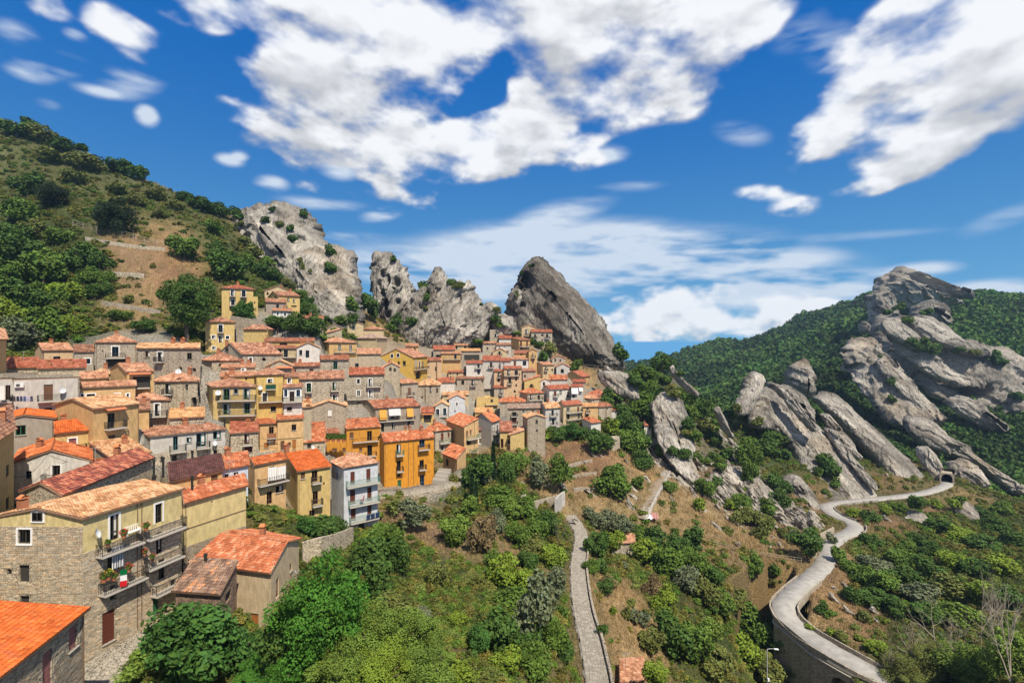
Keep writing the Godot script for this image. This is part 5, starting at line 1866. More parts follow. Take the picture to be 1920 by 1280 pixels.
		["grey_stone_house", "grey stone house with a single dark balcony door and dish", [-61.54,-86,-58.28,-87,-67.45,-91,-64.19,-92], -9.77, -14.1, 0.7, "h", "stone2", "salmon", "dk1 F 289.5 298.8 756.6 779.3;k F k 281.2 314.1 779.5;a F 278.2 777.7;q F 315.2"],
		["low_stone_house", "low stone house with fresh tan orange roof and brick chimney", [-56.21,-84,-51.73,-86,-58.54,-87.85,-54.14,-89.85], -12.5, -13.69, 1, "s", "stone2", "tano", "c F 339.8 .9"],
		["grey_render_house", "old grey rendered house with brown door, washing line and dish", [-74.05,-76,-68.36,-80.78,-78.58,-81.34,-72.96,-86.12], -5.63, -11.58, 0.84, "b", "whitegrey", "grey", "hn0 F 81.1 98.4 720.7 750;bk0 F 82 96.6 764.1 786.3;k F k 69.8 114.8 751.2;a F 115.3 731.7;A F 35.2 721.9;q F 145.8"],
		["grey_render_house", "grey rendered house at the edge with a draped balcony and arched cellar", [-77.2,-75,-74.93,-76.9,-82.09,-80.01,-79.89,-81.91], -5.52, -11.43, 0.84, "b", "whitegrey", "grey", "dn0 F 9.4 18.7 721.9 750;ok0 F 0 21.1 764.1 782.8;k F k -14.1 23.4 752.8"],
		["low_peach_house", "long low peach house with small white windows under a tile strip", [-71.04,-84,-65.16,-88.49,-73.77,-87.58,-67.89,-92.07], -7.51, -9.73, 0.62, "g", "peach", "salmon", "wk1 F 161.7 177.4 738.3 747.2;wk1 F 214.9 224.3 737.8 745.3;wk1 F 151.2 155.4 738.3 745.8;wk1 F 236.7 241.4 737.8 744.8;bk0 F 196.4 200.6 739.5 744.1"],
		["tan_roof_house", "small house with tan tiles and white chimney slab", [-77.63,-92,-74.7,-94.4,-81.35,-96.55,-78.42,-98.95], -6.63, -7.51, 1.01, "g", "ochre", "salmon", ""],
		["small_tan_house", "tiny tan gable house above the tan tiled roof", [-77.72,-95,-75.66,-96.67,-80.93,-98.95,-78.87,-100.62], -6.01, -7.17, 0.87, "h", "beige", "tan", ""],
		["ochre_house", "bright ochre house with a red awning over a dark loggia", [-67.76,-90,-64.42,-92,-75.38,-96,-72.03,-98], -5.21, -9.21, 1.21, "g", "ochre", "salmon", "bk0 F 248.4 280.8 705.5 726.6;n F 241.4 283.1 700.8;k F k 243.7 281.2 726.6"],
		["stone_house", "rough stone house with arched balcony door and a dark cellar arch", [-66.94,-96,-59.63,-97,-71.48,-103.37,-64.27,-104.37], -7.41, -12.41, 1.43, "h", "stone", "salmon", "dk0 F 308.9 319.2 719.5 738.7;bk0 F 346.9 352 720.7 731.2;ok0 F 357.9 369.1 744.1 765.2;k F k 306.6 323.9 738.7;q F 330;q F 343.4;q F 290.6;a F 335.6 696.1;c F 355.1 .4"],
		["tall_stone_house", "tall stone house with white framed door on a broad balcony, set highest", [-85.52,-105,-80.09,-109.13,-90.97,-112.16,-85.54,-116.29], -0.06, -5.67, 1.51, "h", "stone2", "salmon", "dk1 F 209.1 221.7 649.7 668.4;k F k 196.9 234.4 670.8;bk0 F 190.3 193.1 656.2 659.1;bk0 F 198.7 234.4 672.7 690.9;q F 180;q F 253.8"],
		["stone_house", "long stone house with tan roof joined to the tall stone house", [-76.25,-104,-62.72,-103,-78.59,-107.84,-65.16,-106.84], -1.3, -6.13, 0.98, "s", "stone2", "tan", "wn0 F 271.2 280.1 658.6 669.6;dk1 F 294.8 304.2 659.8 677.8;wk0 F 349.7 358.6 661.4 674.1;ok0 F 335.2 341 687.2 696.1;ok0 F 359.8 366.8 689.5 696.6;k F k 293 307.5 678.3;c F 323 .8;c F 341.7 .8;q F 257.3"],
		["beige_house", "beige house with wide dark window below a flat grey parapet", [-95.24,-104,-91.77,-106.91,-101.68,-109,-98.21,-111.91], -1.71, -4.6, 1.36, "g", "peachy", "salmon", "wk0 F 98.9 112.5 668 680.2;q F 80.9"],
		["stone_house", "small stone house with one white framed window under two roof steps", [-88.16,-103,-85.78,-105,-91.06,-106.45,-88.7,-108.45], -1.97, -5.57, 1.31, "s", "stone2", "brown", "wk1 F 156.6 168.7 672 682;q F 174.6"],
		["red_roof_house", "low house under bright red tiles at the edge with a brick chimney", [-93.72,-95,-90.53,-97.68,-97.17,-98.71,-94.07,-101.4], -4.83, -5.55, 1.71, "s", "stone", "redb", "c F 28.1 .5"],
		["red_roof_house", "low house under a long bright red roof beside the brick chimney roof", [-88.04,-95,-82.83,-99.37,-90.93,-98.45,-85.8,-102.82], -4.95, -5.67, 1.41, "s", "stone", "redb", "c F 131.2 .3;c F 90.2 .2"],
		["ochre_house", "weathered ochre house sliver at the picture edge", [-82.95,-78,-90.92,-92,-87.32,-82.11,-95.29,-96.11], 0.58, -4.65, 1.8, "s", "ochre", "salmon", ""],
		["yellow_villa", "tall yellow villa with red hipped roof, highest house on the hill", [-82.3,-145,-75.23,-148.73,-86.5,-152.96,-79.44,-156.69], 15.25, 7.82, 1.35, "h", "yellow", "redb", "dk1 F 432.2 438.7 543 555.4;dk1 F 452.7 460 544.1 556.3;dk1 F 432.6 439.4 561.6 572.5;k F k 429.6 441.4 555.4;k F k 450.1 461.9 556.7;k F k 429.6 441.4 572.5"],
		["villa_annex", "narrow low annex attached to the tall yellow villa", [-73.6,-145.5,-72.57,-146.03,-76.3,-150.86,-75.39,-151.39], 12.72, 7.65, 0.5, "p", "yellow", "redb", "bk0 F 475.9 478.1 564.8 569.2"],
		["yellow_house", "yellow house with green windows on the upper slope", [-68.86,-150.88,-63.86,-153.9,-75.31,-157.92,-70.31,-160.94], 13.7, 10.09, 1.43, "g", "yellow", "brownpink", "wg0 F 538.3 542 558.9 564.4;wg0 F 548.8 552.5 560.9 566.6;bk0 F 545.9 555.8 572.5 575.6;bk0 S 507.6 509.8 556.1 560.5;bk0 S 514.2 517 555 559.8"],
		["beige_house", "beige gable house behind the green windowed yellow house", [-77.4,-160,-70.38,-163.17,-80.7,-167.29,-73.7,-170.46], 15.92, 12.71, 1.6, "f", "cream", "brown", "ok0 F 499.5 503.3 547.3 552.8;c F 527.3 .5"],
		["grey_house", "dark grey house wedged below the upper yellow houses", [-70.29,-146,-65.46,-148.24,-72.18,-150.08,-67.42,-152.32], 11.43, 9.2, 1.17, "s", "taupe", "brownpink", "wk0 F 517.5 522.5 570.3 577.3"],
		["pale_house", "pale house with two white windows under the dark grey house", [-66.5,-142.16,-61.94,-144.21,-68.35,-146.26,-63.85,-148.31], 8.64, 6.92, 0.82, "s", "whitegrey", "salmon", "ww1 F 517.9 523.6 585.6 592.6;ww1 F 531.3 536.7 586.1 593.1"],
		["yellow_house", "square yellow house with white framed windows in three storeys", [-77.93,-130,-72.27,-133.2,-81.87,-136.96,-76.2,-140.17], 5.14, -3.15, 1.2, "h", "yellow", "brownpink", "dk1 F 409 416.9 608.6 622.8;dn1 F 409.4 416.2 629.4 641.8;wk1 F 396.5 403.5 628.7 634.6;wk1 F 422.8 429.3 629.4 635.3;wk1 F 397.2 403.7 649.5 654.5;k F k 407 419.1 623.2"],
		["ochre_house", "compact ochre house with arched brown shutter and small balcony", [-63.1,-132,-63.62,-136,-69.69,-132.8,-70.2,-136.8], 3.27, -0.49, 1, "h", "yellow", "brownpink", "hr0 F 468.7 475.3 621 634.6;hr0 F 482 488 638.1 642.5;k F k 463.9 482.9 635.5"],
		["small_house", "small brown shed house half hidden by the dark trees", [-64.05,-150.88,-56.68,-153.74,-65.68,-155.07,-58.39,-157.94], 6.93, 4.94, 0.93, "s", "stone2", "redm", ""],
		["low_yellow_house", "long low yellow house with flat red tile strip", [-62.25,-128.81,-51.45,-133.2,-63.95,-132.98,-53.19,-137.37], 0.17, -1.07, 0.76, "s", "yellow", "redm", "bn0 F 524 538.3 642.5 646.9;bk0 F 500 504.4 642.5 646.4"],
		["cream_house", "cream house with shaded porch under a red brown roof", [-59.73,-124.06,-53.54,-126.8,-61.55,-128.18,-55.41,-130.92], -1.54, -4.05, 0.53, "s", "cream", "redm", "bk0 F 510.9 517.9 655.2 662.6;bk0 F 520.8 527.3 654.5 663.3;dk0 F 531.7 539.4 655.6 669.2;k F k 529.5 554.7 669.2"],
		["white_house", "white gable house with a dark door and a small window", [-53.33,-126.64,-48.38,-128.6,-56.27,-134.08,-51.33,-136.04], -1.48, -4.37, 1.27, "f", "white", "tan", "wk0 F 560.8 566.3 656 665.5;dk0 F 572.6 579.4 656.7 670.3"],
		["big_roof_house", "house under a very broad brown tile roof with white framed door", [-61.08,-116,-53,-118,-71.28,-124,-63.2,-126], -2.81, -5.19, 2.44, "g", "stone2", "brownpink", "dk1 F 466.5 472 670.3 682.3;ok0 F 490.6 497.8 670.3 676.4;wk0 S 424.1 428 651.7 659.3;c F 453 .6;c F 509.8 .3"],
		["hip_roof_house", "stone house under a pyramid of brown tiles with a dark arch", [-63.32,-108,-57.5,-109,-67.96,-112,-62.14,-113], -3.92, -5.32, 1.48, "h", "stone", "brownpink", "ok0 F 409.2 423.4 680.8 686.7"],
		["low_roof_house", "low roof with two clustered brick chimneys", [-59.64,-105,-54.15,-107.88,-61.73,-108.99,-56.26,-111.86], -5.3, -6.13, 0.59, "s", "beige", "salmon", "c F 454.1 .5;c F 466.1 .5;A F 456.2 692.8"],
		["yellow_house", "tall yellow house with a green balcony box", [-51.43,-102.83,-47,-104.91,-55.25,-110.98,-50.82,-113.06], -6.64, -14.91, 1.05, "h", "yellow2", "brownpink", "dk1 F 501.5 510.3 710.3 718.2;hk1 F 491.7 500 736.5 752.3;wk0 F 507 517 761.7 770.9;k F G 497.8 516.8 728.9;k F k 484.7 529.5 752.3;a F 486.9 726.7;q F 481"],
		["yellow_wing", "yellow wing of the green balcony house under a low tile roof", [-57.6,-101,-51.98,-103.93,-59.69,-104.99,-54.09,-107.92], -6.89, -10.39, 0.59, "s", "yellow2", "salmon", "bk0 F 459.5 462.8 706.4 712.5;c F 432.2 .4;c F 435.5 .4"],
		["cream_house", "cream upper storey house with one window over a tile ledge", [-47.31,-105.77,-44.56,-106.97,-49.11,-109.89,-46.38,-111.09], -7.21, -9.43, 0.45, "s", "yellow2", "brownpink", "wk1 F 538.9 545.3 709.9 717.9"],
		["white_front_house", "white fronted house with blue windows and brown door on a terrace", [-46.08,-103.18,-42.91,-104.55,-47.86,-107.32,-44.71,-108.69], -9.2, -14.73, 0.45, "s", "white", "brownpink", "wu1 F 531.5 538.3 730.4 743.5;wu1 F 555.3 562.3 730.4 743.1;dn0 F 542.6 551.4 733.7 752.3;wk0 F 537.6 547 762.8 769.8;k F k 529.5 566.7 752.7"],
		["yellow_house", "wide yellow house with blue framed doors on two long balconies", [-54.9,-94,-47.51,-95,-60.18,-101,-52.8,-102], -8.25, -14.06, 1.14, "h", "yellow", "brownpink", "dg2 F 418.4 430 730 749.7;wk2 F 438.3 445.3 729.3 737.6;dg2 F 456.7 467 728.9 748.6;dg2 F 418.4 430 757.3 777;dg2 F 457.3 468 756.2 775.2;k F k 410.3 480.3 750.1;k F k 412.5 480.3 777.7;a F 409.9 735.9;q F 398.9"],
		["stone_house", "stone house with tall green doors under an old wide roof", [-50.39,-121.17,-40.87,-124.48,-51.91,-125.54,-42.44,-128.85], -8.82, -14.53, 1.54, "s", "stone3", "brownpink", "dg1 F 574.3 583.1 717.9 734.3;dg0 F 623.1 630.1 716.2 731.5;dw1 F 576.1 582.7 739.4 748.6;dg1 F 623.6 631.2 739.8 753.4;k F k 572.2 585.3 734.8;k F k 619.6 635.6 732.2"],
		["stone_house", "broad stone house with bright red roof and full width balcony", [-46.04,-140.64,-35.8,-143.38,-47.34,-145.46,-37.16,-148.21], -9.08, -18.1, 1.66, "s", "stone3", "redb", "wk1 F 669.1 674.4 710.1 718.9;dy1 F 690.4 697.7 709.7 724.3;ww1 F 668.7 675 732.1 742.2;dw1 F 691 698.7 730.4 745.7;hr0 F 669.5 674.8 753.4 759.5;dk0 F 669.5 676.8 770.7 784.9;k F k 687.4 713.8 724.7;k F k 649.8 706.7 747.9;c F 657.5 .5;c F 706.1 .5;q F 719.9"],
		["stone_gable_house", "low stone gable house with one blank white shutter", [-46.7,-119.07,-39.42,-121.57,-49.3,-126.64,-42.02,-129.14], -15.28, -18.62, 1.33, "f", "stone4", "tan", "hw0 F 614.4 622 767.6 779.8"],
		["stone_shed", "small shed against the stone gable house", [-43.99,-107.08,-42.27,-107.79,-45.7,-111.25,-44.02,-111.96], -13.7, -15.65, 1.12, "s", "beige", "tan", "bk0 F 573.3 580.9 758.4 762.8"],
		["red_roof_house", "stone house with red brown roof and dark shutters in the middle", [-53.02,-124.24,-47.55,-126.41,-54.68,-128.42,-49.26,-130.59], -5.9, -8.25, 1.12, "s", "stone2", "redm", "hk0 F 579.8 587.5 691.3 699.8;hk0 F 550.9 554.7 691.7 700.4;c F 562.3 .4"],
		["beige_gable_house", "beige gable house with a long green awning", [-55.12,-115.02,-50.29,-117.2,-58.4,-122.32,-53.57,-124.49], -5.54, -7.37, 1.32, "f", "beige", "tan", "n F 516.4 548.1 689.5"],
		["stone_house", "stone house with green balcony door and two stub chimneys", [-49.78,-131.77,-42.82,-134.13,-51.22,-136.03,-44.32,-138.39], -4.6, -7.7, 0.9, "s", "stone3", "redm", "dg0 F 624.7 632.3 677.9 691.7;k F k 621.4 635.6 692.4;c F 648.7 .3;c F 642.2 .5"],
		["beige_house", "plain beige house with a single dark window", [-46.33,-145.57,-39.55,-147.52,-48.26,-152.3,-41.51,-154.25], -4.72, -7.64, 0.5, "p", "beige", "salmon", "wk0 F 665.4 672.1 680.9 689"],
		["ochre_house", "ochre house with twin glazed doors and long balcony under the cliff", [-52.69,-147.48,-45.5,-149.78,-59.03,-154.39,-51.84,-156.7], -0.15, -4.08, 1.31, "h", "ochre", "salmon", "dw0 F 633.4 638.9 645.8 658.2;dw0 F 654.4 659.7 646.9 659.3;k F k 627.3 668 660;bk0 S 603.9 606.1 649 655.6;bk0 S 609.3 611.5 649 655.6"],
		["beige_house", "large beige house with deep eaves behind the ochre balcony house", [-47.35,-178.7,-47.2,-193.26,-55.03,-181.35,-54.88,-195.91], 1.21, -4.47, 1.55, "h", "cream", "greypink", "wn0 F 681.3 687.8 642.3 650.4"],
		["cream_house", "cream house with shallow tile roof high below the tall cliff", [-55.61,-191.52,-48.39,-193.46,-57.68,-199.25,-50.52,-201.19], 4.66, 1.7, 1.21, "h", "cream", "salmon", "q F 718.9"],
		["grey_gable_house", "grey gable house highest of the row under the cliff", [-61.59,-170.49,-56.9,-172.13,-64.23,-178.04,-59.57,-179.68], 4.51, 1.51, 1.24, "f", "beige", "grey", ""],
		["cream_gable_house", "cream gable house with one green window under the cliff", [-61.09,-185.4,-54.43,-187.46,-63.45,-193.04,-56.84,-195.1], 6.35, 3.33, 1.18, "f", "cream", "grey", "wg0 F 661 666 610.2 617.3"],
		["pale_house", "pale lean to house below the grey gable", [-58.77,-162.2,-54.46,-163.72,-62.92,-167.79,-58.62,-169.31], 2.71, 0.41, 1.37, "a", "beige", "salmon", "bk0 F 622.8 626.8 629.9 633.1"],
		["small_ochre_house", "small ochre house with three brown windows by the rock foot", [-40.34,-194.1,-35.66,-195.04,-41.22,-198.52,-36.67,-199.46], -1.69, -4.24, 0.93, "s", "ochre", "salmon", "wn0 F 768 771.3 651.8 657.9;wn0 F 775.7 779.2 652.4 658.9"],
		["pink_roof_house", "low pink roof with dormer tucked under the beige house", [-48.29,-159.35,-41.36,-161.26,-49.59,-164.09,-42.74,-165.99], -3.81, -5, 1.62, "s", "beige", "salmon", ""],
		["yellow_house", "big golden yellow house with gable over a dark stone arch", [-35.15,-181.73,-32.05,-193.65,-47.58,-183.22,-44.47,-195.14], -5.62, -13.39, 2.94, "g", "gold", "brownpink", "wk1 S 732.7 737.1 663.4 670.1;wk1 S 744 748.7 662.6 669.1;wk0 S 755.2 760.5 676.6 684.9;wk0 S 745.7 749.3 677.2 685.3;dk1 F 778.4 781.2 676.2 689.4;dk1 F 785.3 788.1 677.2 690.4;dk0 F 791.4 794.6 678.2 690.4;ok0 F 779.2 790 695.5 710.7;k F k 775.1 801.1 691.8"],
		["stone_gable_house", "stone gable house with plants on its window ledges", [-39.88,-158.76,-35.09,-159.9,-41.96,-167.52,-37.18,-168.66], -7.9, -12.2, 1.23, "f", "stone", "salmon", "bk0 F 729.2 734.1 689.4 695.5;bk0 F 737.7 742.2 690.8 696.9"],
		["rock_house", "rough stone house with shaded gable and a brown shutter", [-35.01,-162.21,-30.56,-166.55,-41.31,-166.55,-36.85,-170.89], -13.22, -18.82, 0.96, "g", "stone4", "salmon", "hn0 F 764.6 770.3 727 740.6;k F k 761.5 774.7 741.6;bk0 S 732.1 735.1 728 736.1;bk0 S 742.2 745.3 728 735.1;hn0 F 762.5 772.7 743.2 751.4;c F 739.2 .8"],
		["stone_house", "stone house with a tall wooden pole in front and tan roof", [-32.36,-176.39,-24.88,-177.57,-33.92,-186.27,-26.45,-187.45], -14.97, -20.09, 1.81, "h", "stone4", "tan", "dk0 F 805.6 809.3 723.9 736.5;dk0 F 818 821 727 736.5;bk0 F 788.9 793 743.2 747.3;t F 797.5"],
		["red_roof_house", "white walled house with stacked red roofs and a stove pipe", [-28.12,-193.43,-21.87,-194.31,-28.76,-197.99,-22.59,-198.87], -15.36, -18.75, 1.52, "s", "white", "redb", "p F 845.4 .4"],
		["long_stone_house", "long low stone house with dark brown roof", [-21.34,-197.79,-10.83,-199.27,-21.82,-202.26,-11.31,-203.74], -14.28, -18.76, 0.88, "s", "stone4", "brown", "dk0 F 865.1 870.2 713.4 721.3;dk0 F 883.8 889.7 712.8 723.3;bk0 F 902.7 905.8 712.8 717.8;k F k 881.4 892.6 723.5"],
		["white_house", "white house with laundry and a red tile cap", [-17.91,-200.58,-11.59,-201.47,-18.3,-205.07,-12.06,-205.95], -8.5, -13.29, 0.81, "s", "white", "redb", "dk0 F 895 899.1 682.3 689.8;dk0 F 895 899.7 692.4 701.6;k F k 890.5 902.7 690.2;c F 886.5 .5"],
		["white_house", "white house with brown balcony door under a wide red roof", [-11.6,-203.04,-4.62,-204.02,-11.9,-208.44,-4.95,-209.42], -7.52, -12.81, 1.79, "s", "whitegrey", "redb", "dr0 F 918.4 923 679.6 689;k F k 915.9 925.1 689.4;bk0 F 911.9 913.9 692.4 696.5"],
		["small_white_house", "small white house with a red roof step", [-4.5,-202.73,-0.51,-203.29,-4.59,-207.23,-0.73,-207.79], -7.64, -9.79, 0.93, "s", "whitegrey", "redb", "wn0 F 943.4 945.8 679.2 683.7"],
		["red_roof_house", "stone fronted house with red roof at the foot of the grey rock", [-31.51,-204.79,-22.97,-205.99,-32.17,-209.49,-23.71,-210.69], -3.21, -6.42, 1.57, "s", "stone4", "redb", "ok0 F 817 825.1 664.6 669.5"],
		["cream_house", "cream house with two dark windows on the top row", [-23.88,-212.14,-18.47,-212.9,-24.38,-216.61,-19.08,-217.37], -1.58, -3.96, 0.75, "s", "cream", "salmon", "bk0 F 854.4 857.6 647.7 654.9;bk0 F 870.2 874.7 647.7 653.2"],
		["ochre_house", "faded ochre house over the stone arch", [-27.98,-202.83,-20.36,-203.91,-28.59,-207.29,-21.02,-208.36], -4.73, -7.65, 0.86, "s", "ochre", "salmon", "dk0 F 851.5 856 664.6 673.1;k F k 831.6 864.1 673.5"],
		["pergola_house", "house with a green pergola terrace", [-20.41,-206.53,-12.83,-207.59,-20.84,-211.01,-13.31,-212.07], -3.76, -7.79, 0.86, "s", "stone2", "tano", "bk0 F 870.2 898.7 665 675.2"],
		["stone_arch_house", "stone house with a big dark arch", [-27.79,-202.95,-19.52,-204.11,-28.72,-209.88,-20.46,-211.05], -7.52, -11.52, 0.5, "p", "stone2", "tan", "ok0 F 849.5 861.1 678.2 691.4;dk0 F 833.6 843.8 677.2 686.3"],
		["peach_house", "pale peach house with a pole and red brown roof", [-33.25,-195.89,-27.16,-196.84,-33.94,-200.34,-27.97,-201.29], -7.18, -14.02, 0.9, "s", "peachy", "redm", "bk0 F 815.4 818.4 687.4 695.5;bk0 F 801.1 803.8 678.2 681.3;t F 819"],
		["cream_house", "little cream house with red roof and white side wall", [-24.92,-200.62,-19.18,-201.43,-25.47,-205.09,-19.81,-205.9], -11.94, -13.93, 0.65, "s", "cream", "redb", "bk0 F 842.8 845.4 698.5 701.6;bk0 F 856 859 698.9 703.6"],
		["awning_house", "taupe house with orange and striped awnings over the balcony", [-36.61,-136.88,-25.48,-142.14,-41.87,-142.14,-30.74,-147.41], -17.7, -23.99, 1.64, "g", "taupe", "redm", "dk0 F 713.8 719.9 794 809.3;dk0 F 734.5 740.2 792 805.6;dk0 F 764 769 788.9 799.5;dk0 F 713.8 721.9 770.7 784.9;dk0 F 732.1 746.3 768.6 784.9;dk0 F 764.6 772.7 768.6 779.8;k F k 705.6 776.8 787.9;z F 710.7 724.3 768.2 785.3;Z F 728.4 749.9 765.6 777.4;z F 761.9 774.1 765 779.8;q F 704;q F 785.9"],
		["small_yellow_house", "small yellow house with a striped shop awning", [-28.03,-158.23,-24.27,-158.87,-28.78,-162.67,-25.11,-163.31], -21.87, -25.39, 1, "s", "yellow", "redb", "bg0 F 794.4 808.2 777.8 792;n F 791 811.3 776.4"],
		["grey_gable_house", "pale grey gable house with blue doors", [-26.06,-174.17,-21.71,-174.79,-27.32,-183.09,-23,-183.7], -21.86, -25.73, 1.1, "f", "whitegrey", "tan", "du1 F 817.4 823.5 766.6 780.4;du1 F 830.6 836.7 764.6 778.4;k F k 816.4 837.7 780.8"],
		["blue_white_house", "bluish white gable house with an arched window", [-22.27,-180.85,-16.68,-181.63,-23.35,-189.78,-17.76,-190.57], -20.33, -27.49, 1.41, "f", "whiteblue", "salmon", "wk1 F 855 859 754.4 760.5;bk0 F 851.9 854 768.6 772.7"],
		["tan_roof_house", "low tan roofs in front of the white gable", [-25.91,-190.69,-16.33,-192.04,-26.5,-195.15,-16.93,-196.5], -19.9, -21.52, 0.98, "s", "cream", "tan", "c F 860.1 .4"],
		["yellow_flat_house", "yellow flat roofed house with two balconies", [-13.59,-195.44,-5.23,-196.62,-14.06,-202.42,-5.7,-203.6], -21.39, -28.05, 0.5, "p", "yellow", "tan", "bk0 F 919.8 924.3 748.3 756.4;bk0 F 919.2 923.7 761.5 768;k F Y 910.1 933.5 758.5;k F Y 910.1 933.5 772.7"],
		["yellow_house", "low yellow house with pale orange roof under the flat roofed one", [-13.7,-190.1,-7.1,-191.03,-14.02,-194.59,-7.46,-195.52], -26.28, -28.09, 1.11, "s", "yellow", "tano", ""],
		["white_stone_house", "tall white and stone house with orange roof and iron balconies", [-5.82,-144.15,-3.57,-149.59,-11.36,-150.95,-9.11,-156.39], -22.67, -29.84, 1.96, "g", "whitegrey", "orangem", "dk1 F 925.3 927.8 800.1 811.3;dk1 F 930.8 933.9 796.1 807.2;dk0 F 924.9 927.4 817.4 827.5;dk0 F 931 933.5 815.4 829.6;k F k 923.7 935.5 811.7;k F k 929.4 937.1 819.4;q F 922.3;bk0 S 893.2 896.5 787.9 792"],
		["peach_tower_house", "tall peach tower house with blank side and orange roof", [-12.6,-134.72,-9.09,-138.6,-18.8,-146.37,-15.29,-150.26], -22.41, -29.88, 1.57, "a", "peach", "orangem", "hn0 F 873.9 877.5 807.6 817;hn0 F 880.8 884 805.8 814.3;dn0 F 874.3 883.4 824.5 833.6;k F g 874.3 893.6 822.5;k F g 879.4 892.6 846.9;q F 889.5"],
		["grey_stone_house", "grey stone house with pinkish roof and a white arched niche", [-9.71,-147.97,-5.87,-148.51,-9.99,-152.46,-6.21,-153], -25.46, -29.38, 0.85, "s", "stone3", "redm", "ww1 F 898 904.8 821.5 831.6"],
		["grey_stone_house", "narrow grey stone house between orange and peach houses", [-20.63,-137.32,-16.7,-139.91,-23.73,-142.5,-19.8,-145.09], -23.86, -29.59, 1.51, "h", "stone3", "orangem", "hr0 F 826.5 831.6 811.9 827.5;hr0 F 839.3 842.8 810.3 819.4;bk0 F 826.5 831.6 835.7 843.8;k F g 823.1 842.8 830"],
		["small_peach_house", "small peach house with slanted orange roof beside the stone stairs", [-11.83,-110.28,-10.34,-114.65,-15.62,-115.74,-14.13,-120.11], -25.24, -29.72, 1.38, "a", "peach", "orangem", "bk0 F 845.3 849.7 880.8 896.4;bk0 S 835.6 840.9 860.5 873.8"],
		["yellow_gable_house", "yellow gable house with tall dark door right below the great rock", [4.4,-232.7,10.75,-233.59,4.57,-240.7,10.87,-241.59], 6.35, 1.32, 1.23, "f", "cream", "tan", "dk0 F 984.9 990.5 617.3 628.4;k F k 982.8 992.4 629.1"],
		["stone_house", "stone house with flat red roof highest against the great rock", [8.58,-228.65,18.08,-229.98,8.76,-233.15,18.19,-234.48], 4.3, -1.12, 1.17, "s", "stone3", "redb", "dk0 F 1001.5 1005 626.4 634.5;bk0 F 1014.3 1019.2 626.4 630.1;dk0 F 1023.9 1028.1 626 633.5;bk0 F 1015.1 1018 636.2 639.6;k F k 1000.5 1006.2 634.5;k F k 1021.8 1030 634.5"],
		["stone_ruin_house", "roofless square stone house standing alone on the grass", [-9.95,-228.65,-4.16,-229.46,-10.28,-236.64,-4.54,-237.46], 5.27, 0.57, 0.5, "p", "stone3", "tan", "bk0 F 928.4 931.4 620.3 623.4;dk0 F 927.4 933.9 625.4 632.5"],
		["white_house", "low white house with red roof under the square stone one", [-5.73,-224.6,-0.03,-225.4,-5.84,-229.1,-0.26,-229.9], 1.42, -1, 1.34, "s", "white", "redb", ""],
		["ochre_tower_house", "tall ochre house with dark side wall and balcony", [2.97,-218.12,7.83,-220.99,-0.75,-226.73,4.11,-229.6], 0.78, -4.99, 0.99, "s", "ochre", "redm", "hr0 F 975.1 978.6 639.6 648.8;hr0 F 986.7 989.9 639.6 648.4;k F k 973.7 992.8 649.6;hn0 F 975.7 980.2 651.8 655.9"],
		["stone_house", "plain stone house with three small windows", [-12.4,-216.5,-6.7,-217.3,-12.65,-220.99,-7.06,-221.79], -0.69, -4.5, 0.64, "s", "stone3", "salmon", "bn0 F 912.1 915.6 650.8 654.9;bk0 F 912.7 915.2 643.7 646.3"],
		["grey_white_house", "grey white house beside the tall ochre house", [-6.65,-215.69,-0.4,-216.57,-6.78,-220.19,-0.63,-221.07], -1.33, -5.85, 0.72, "s", "whitegrey", "brownpink", "bk0 F 949.7 953.4 656.9 663;bk0 F 935.5 937.5 649.8 651.8;bk0 F 945.6 947.7 649.4 651.4"],
		["beige_gable_house", "beige gable house with an arched balcony window", [-8,-211.64,-1.92,-212.5,-8.29,-219.63,-2.21,-220.49], -4.39, -6.86, 1.54, "f", "cream", "tan", "dk0 F 934.7 938.5 657.9 665.4;k F k 932.4 940.6 666"],
		["ochre_gable_house", "ochre gable house with a small iron balcony", [6.81,-208.4,10.14,-208.87,7.09,-216.4,10.31,-216.86], -3.89, -9.62, 0.84, "f", "ochre", "redm", "dk0 F 997.9 1000.5 662 669.7;k F k 996 1003.6 670.3;dk0 F 997.9 1000.5 674.2 681.3"],
		["ochre_wing", "ochre wing under two pink roof steps", [0.86,-210.02,6.89,-210.87,0.89,-214.52,6.82,-215.37], -4.76, -6.58, 0.99, "s", "ochre", "redm", "bk0 F 975.1 979.2 662 666"],
		["pink_roof_house", "white house under a pale pink hipped roof", [-1.34,-206.78,6.66,-207.9,-1.38,-214.86,6.62,-215.98], -7.14, -10.42, 1.33, "h", "white", "salmon", "hr0 F 963.1 967.6 676.8 685.3;dk0 F 980.2 986.7 676.8 685.3"],
		["peach_tower_house", "tall peach house with stone foot and twin windows in rows", [-3.18,-198.68,3.69,-199.65,-3.24,-203.18,3.57,-204.15], -10.47, -22.21, 0.71, "s", "peachy", "redb", "dk0 F 950.9 956.2 694.5 704;dk0 F 964.9 971 694.5 703.2;dk0 F 953.4 958.4 707.7 718.9;dk0 F 966 969.6 706.7 713.8;bk0 F 966.4 969.6 719.9 724.9;ok0 F 962.9 967 731 736.1;k F k 944.6 974.1 704;k F k 951.7 959.9 719.5;q F 978.2"],
		["peach_wing", "peach lower wing with stacked small balconies", [-7.04,-200.76,-3.22,-201.3,-7.19,-205.26,-3.5,-205.79], -11.56, -16.92, 0.74, "s", "peachy", "redb", "dk0 F 933.5 937.9 698.5 707.3;dk0 F 933.5 937.5 709.7 716.2;k F k 932.4 938.7 707.3"],
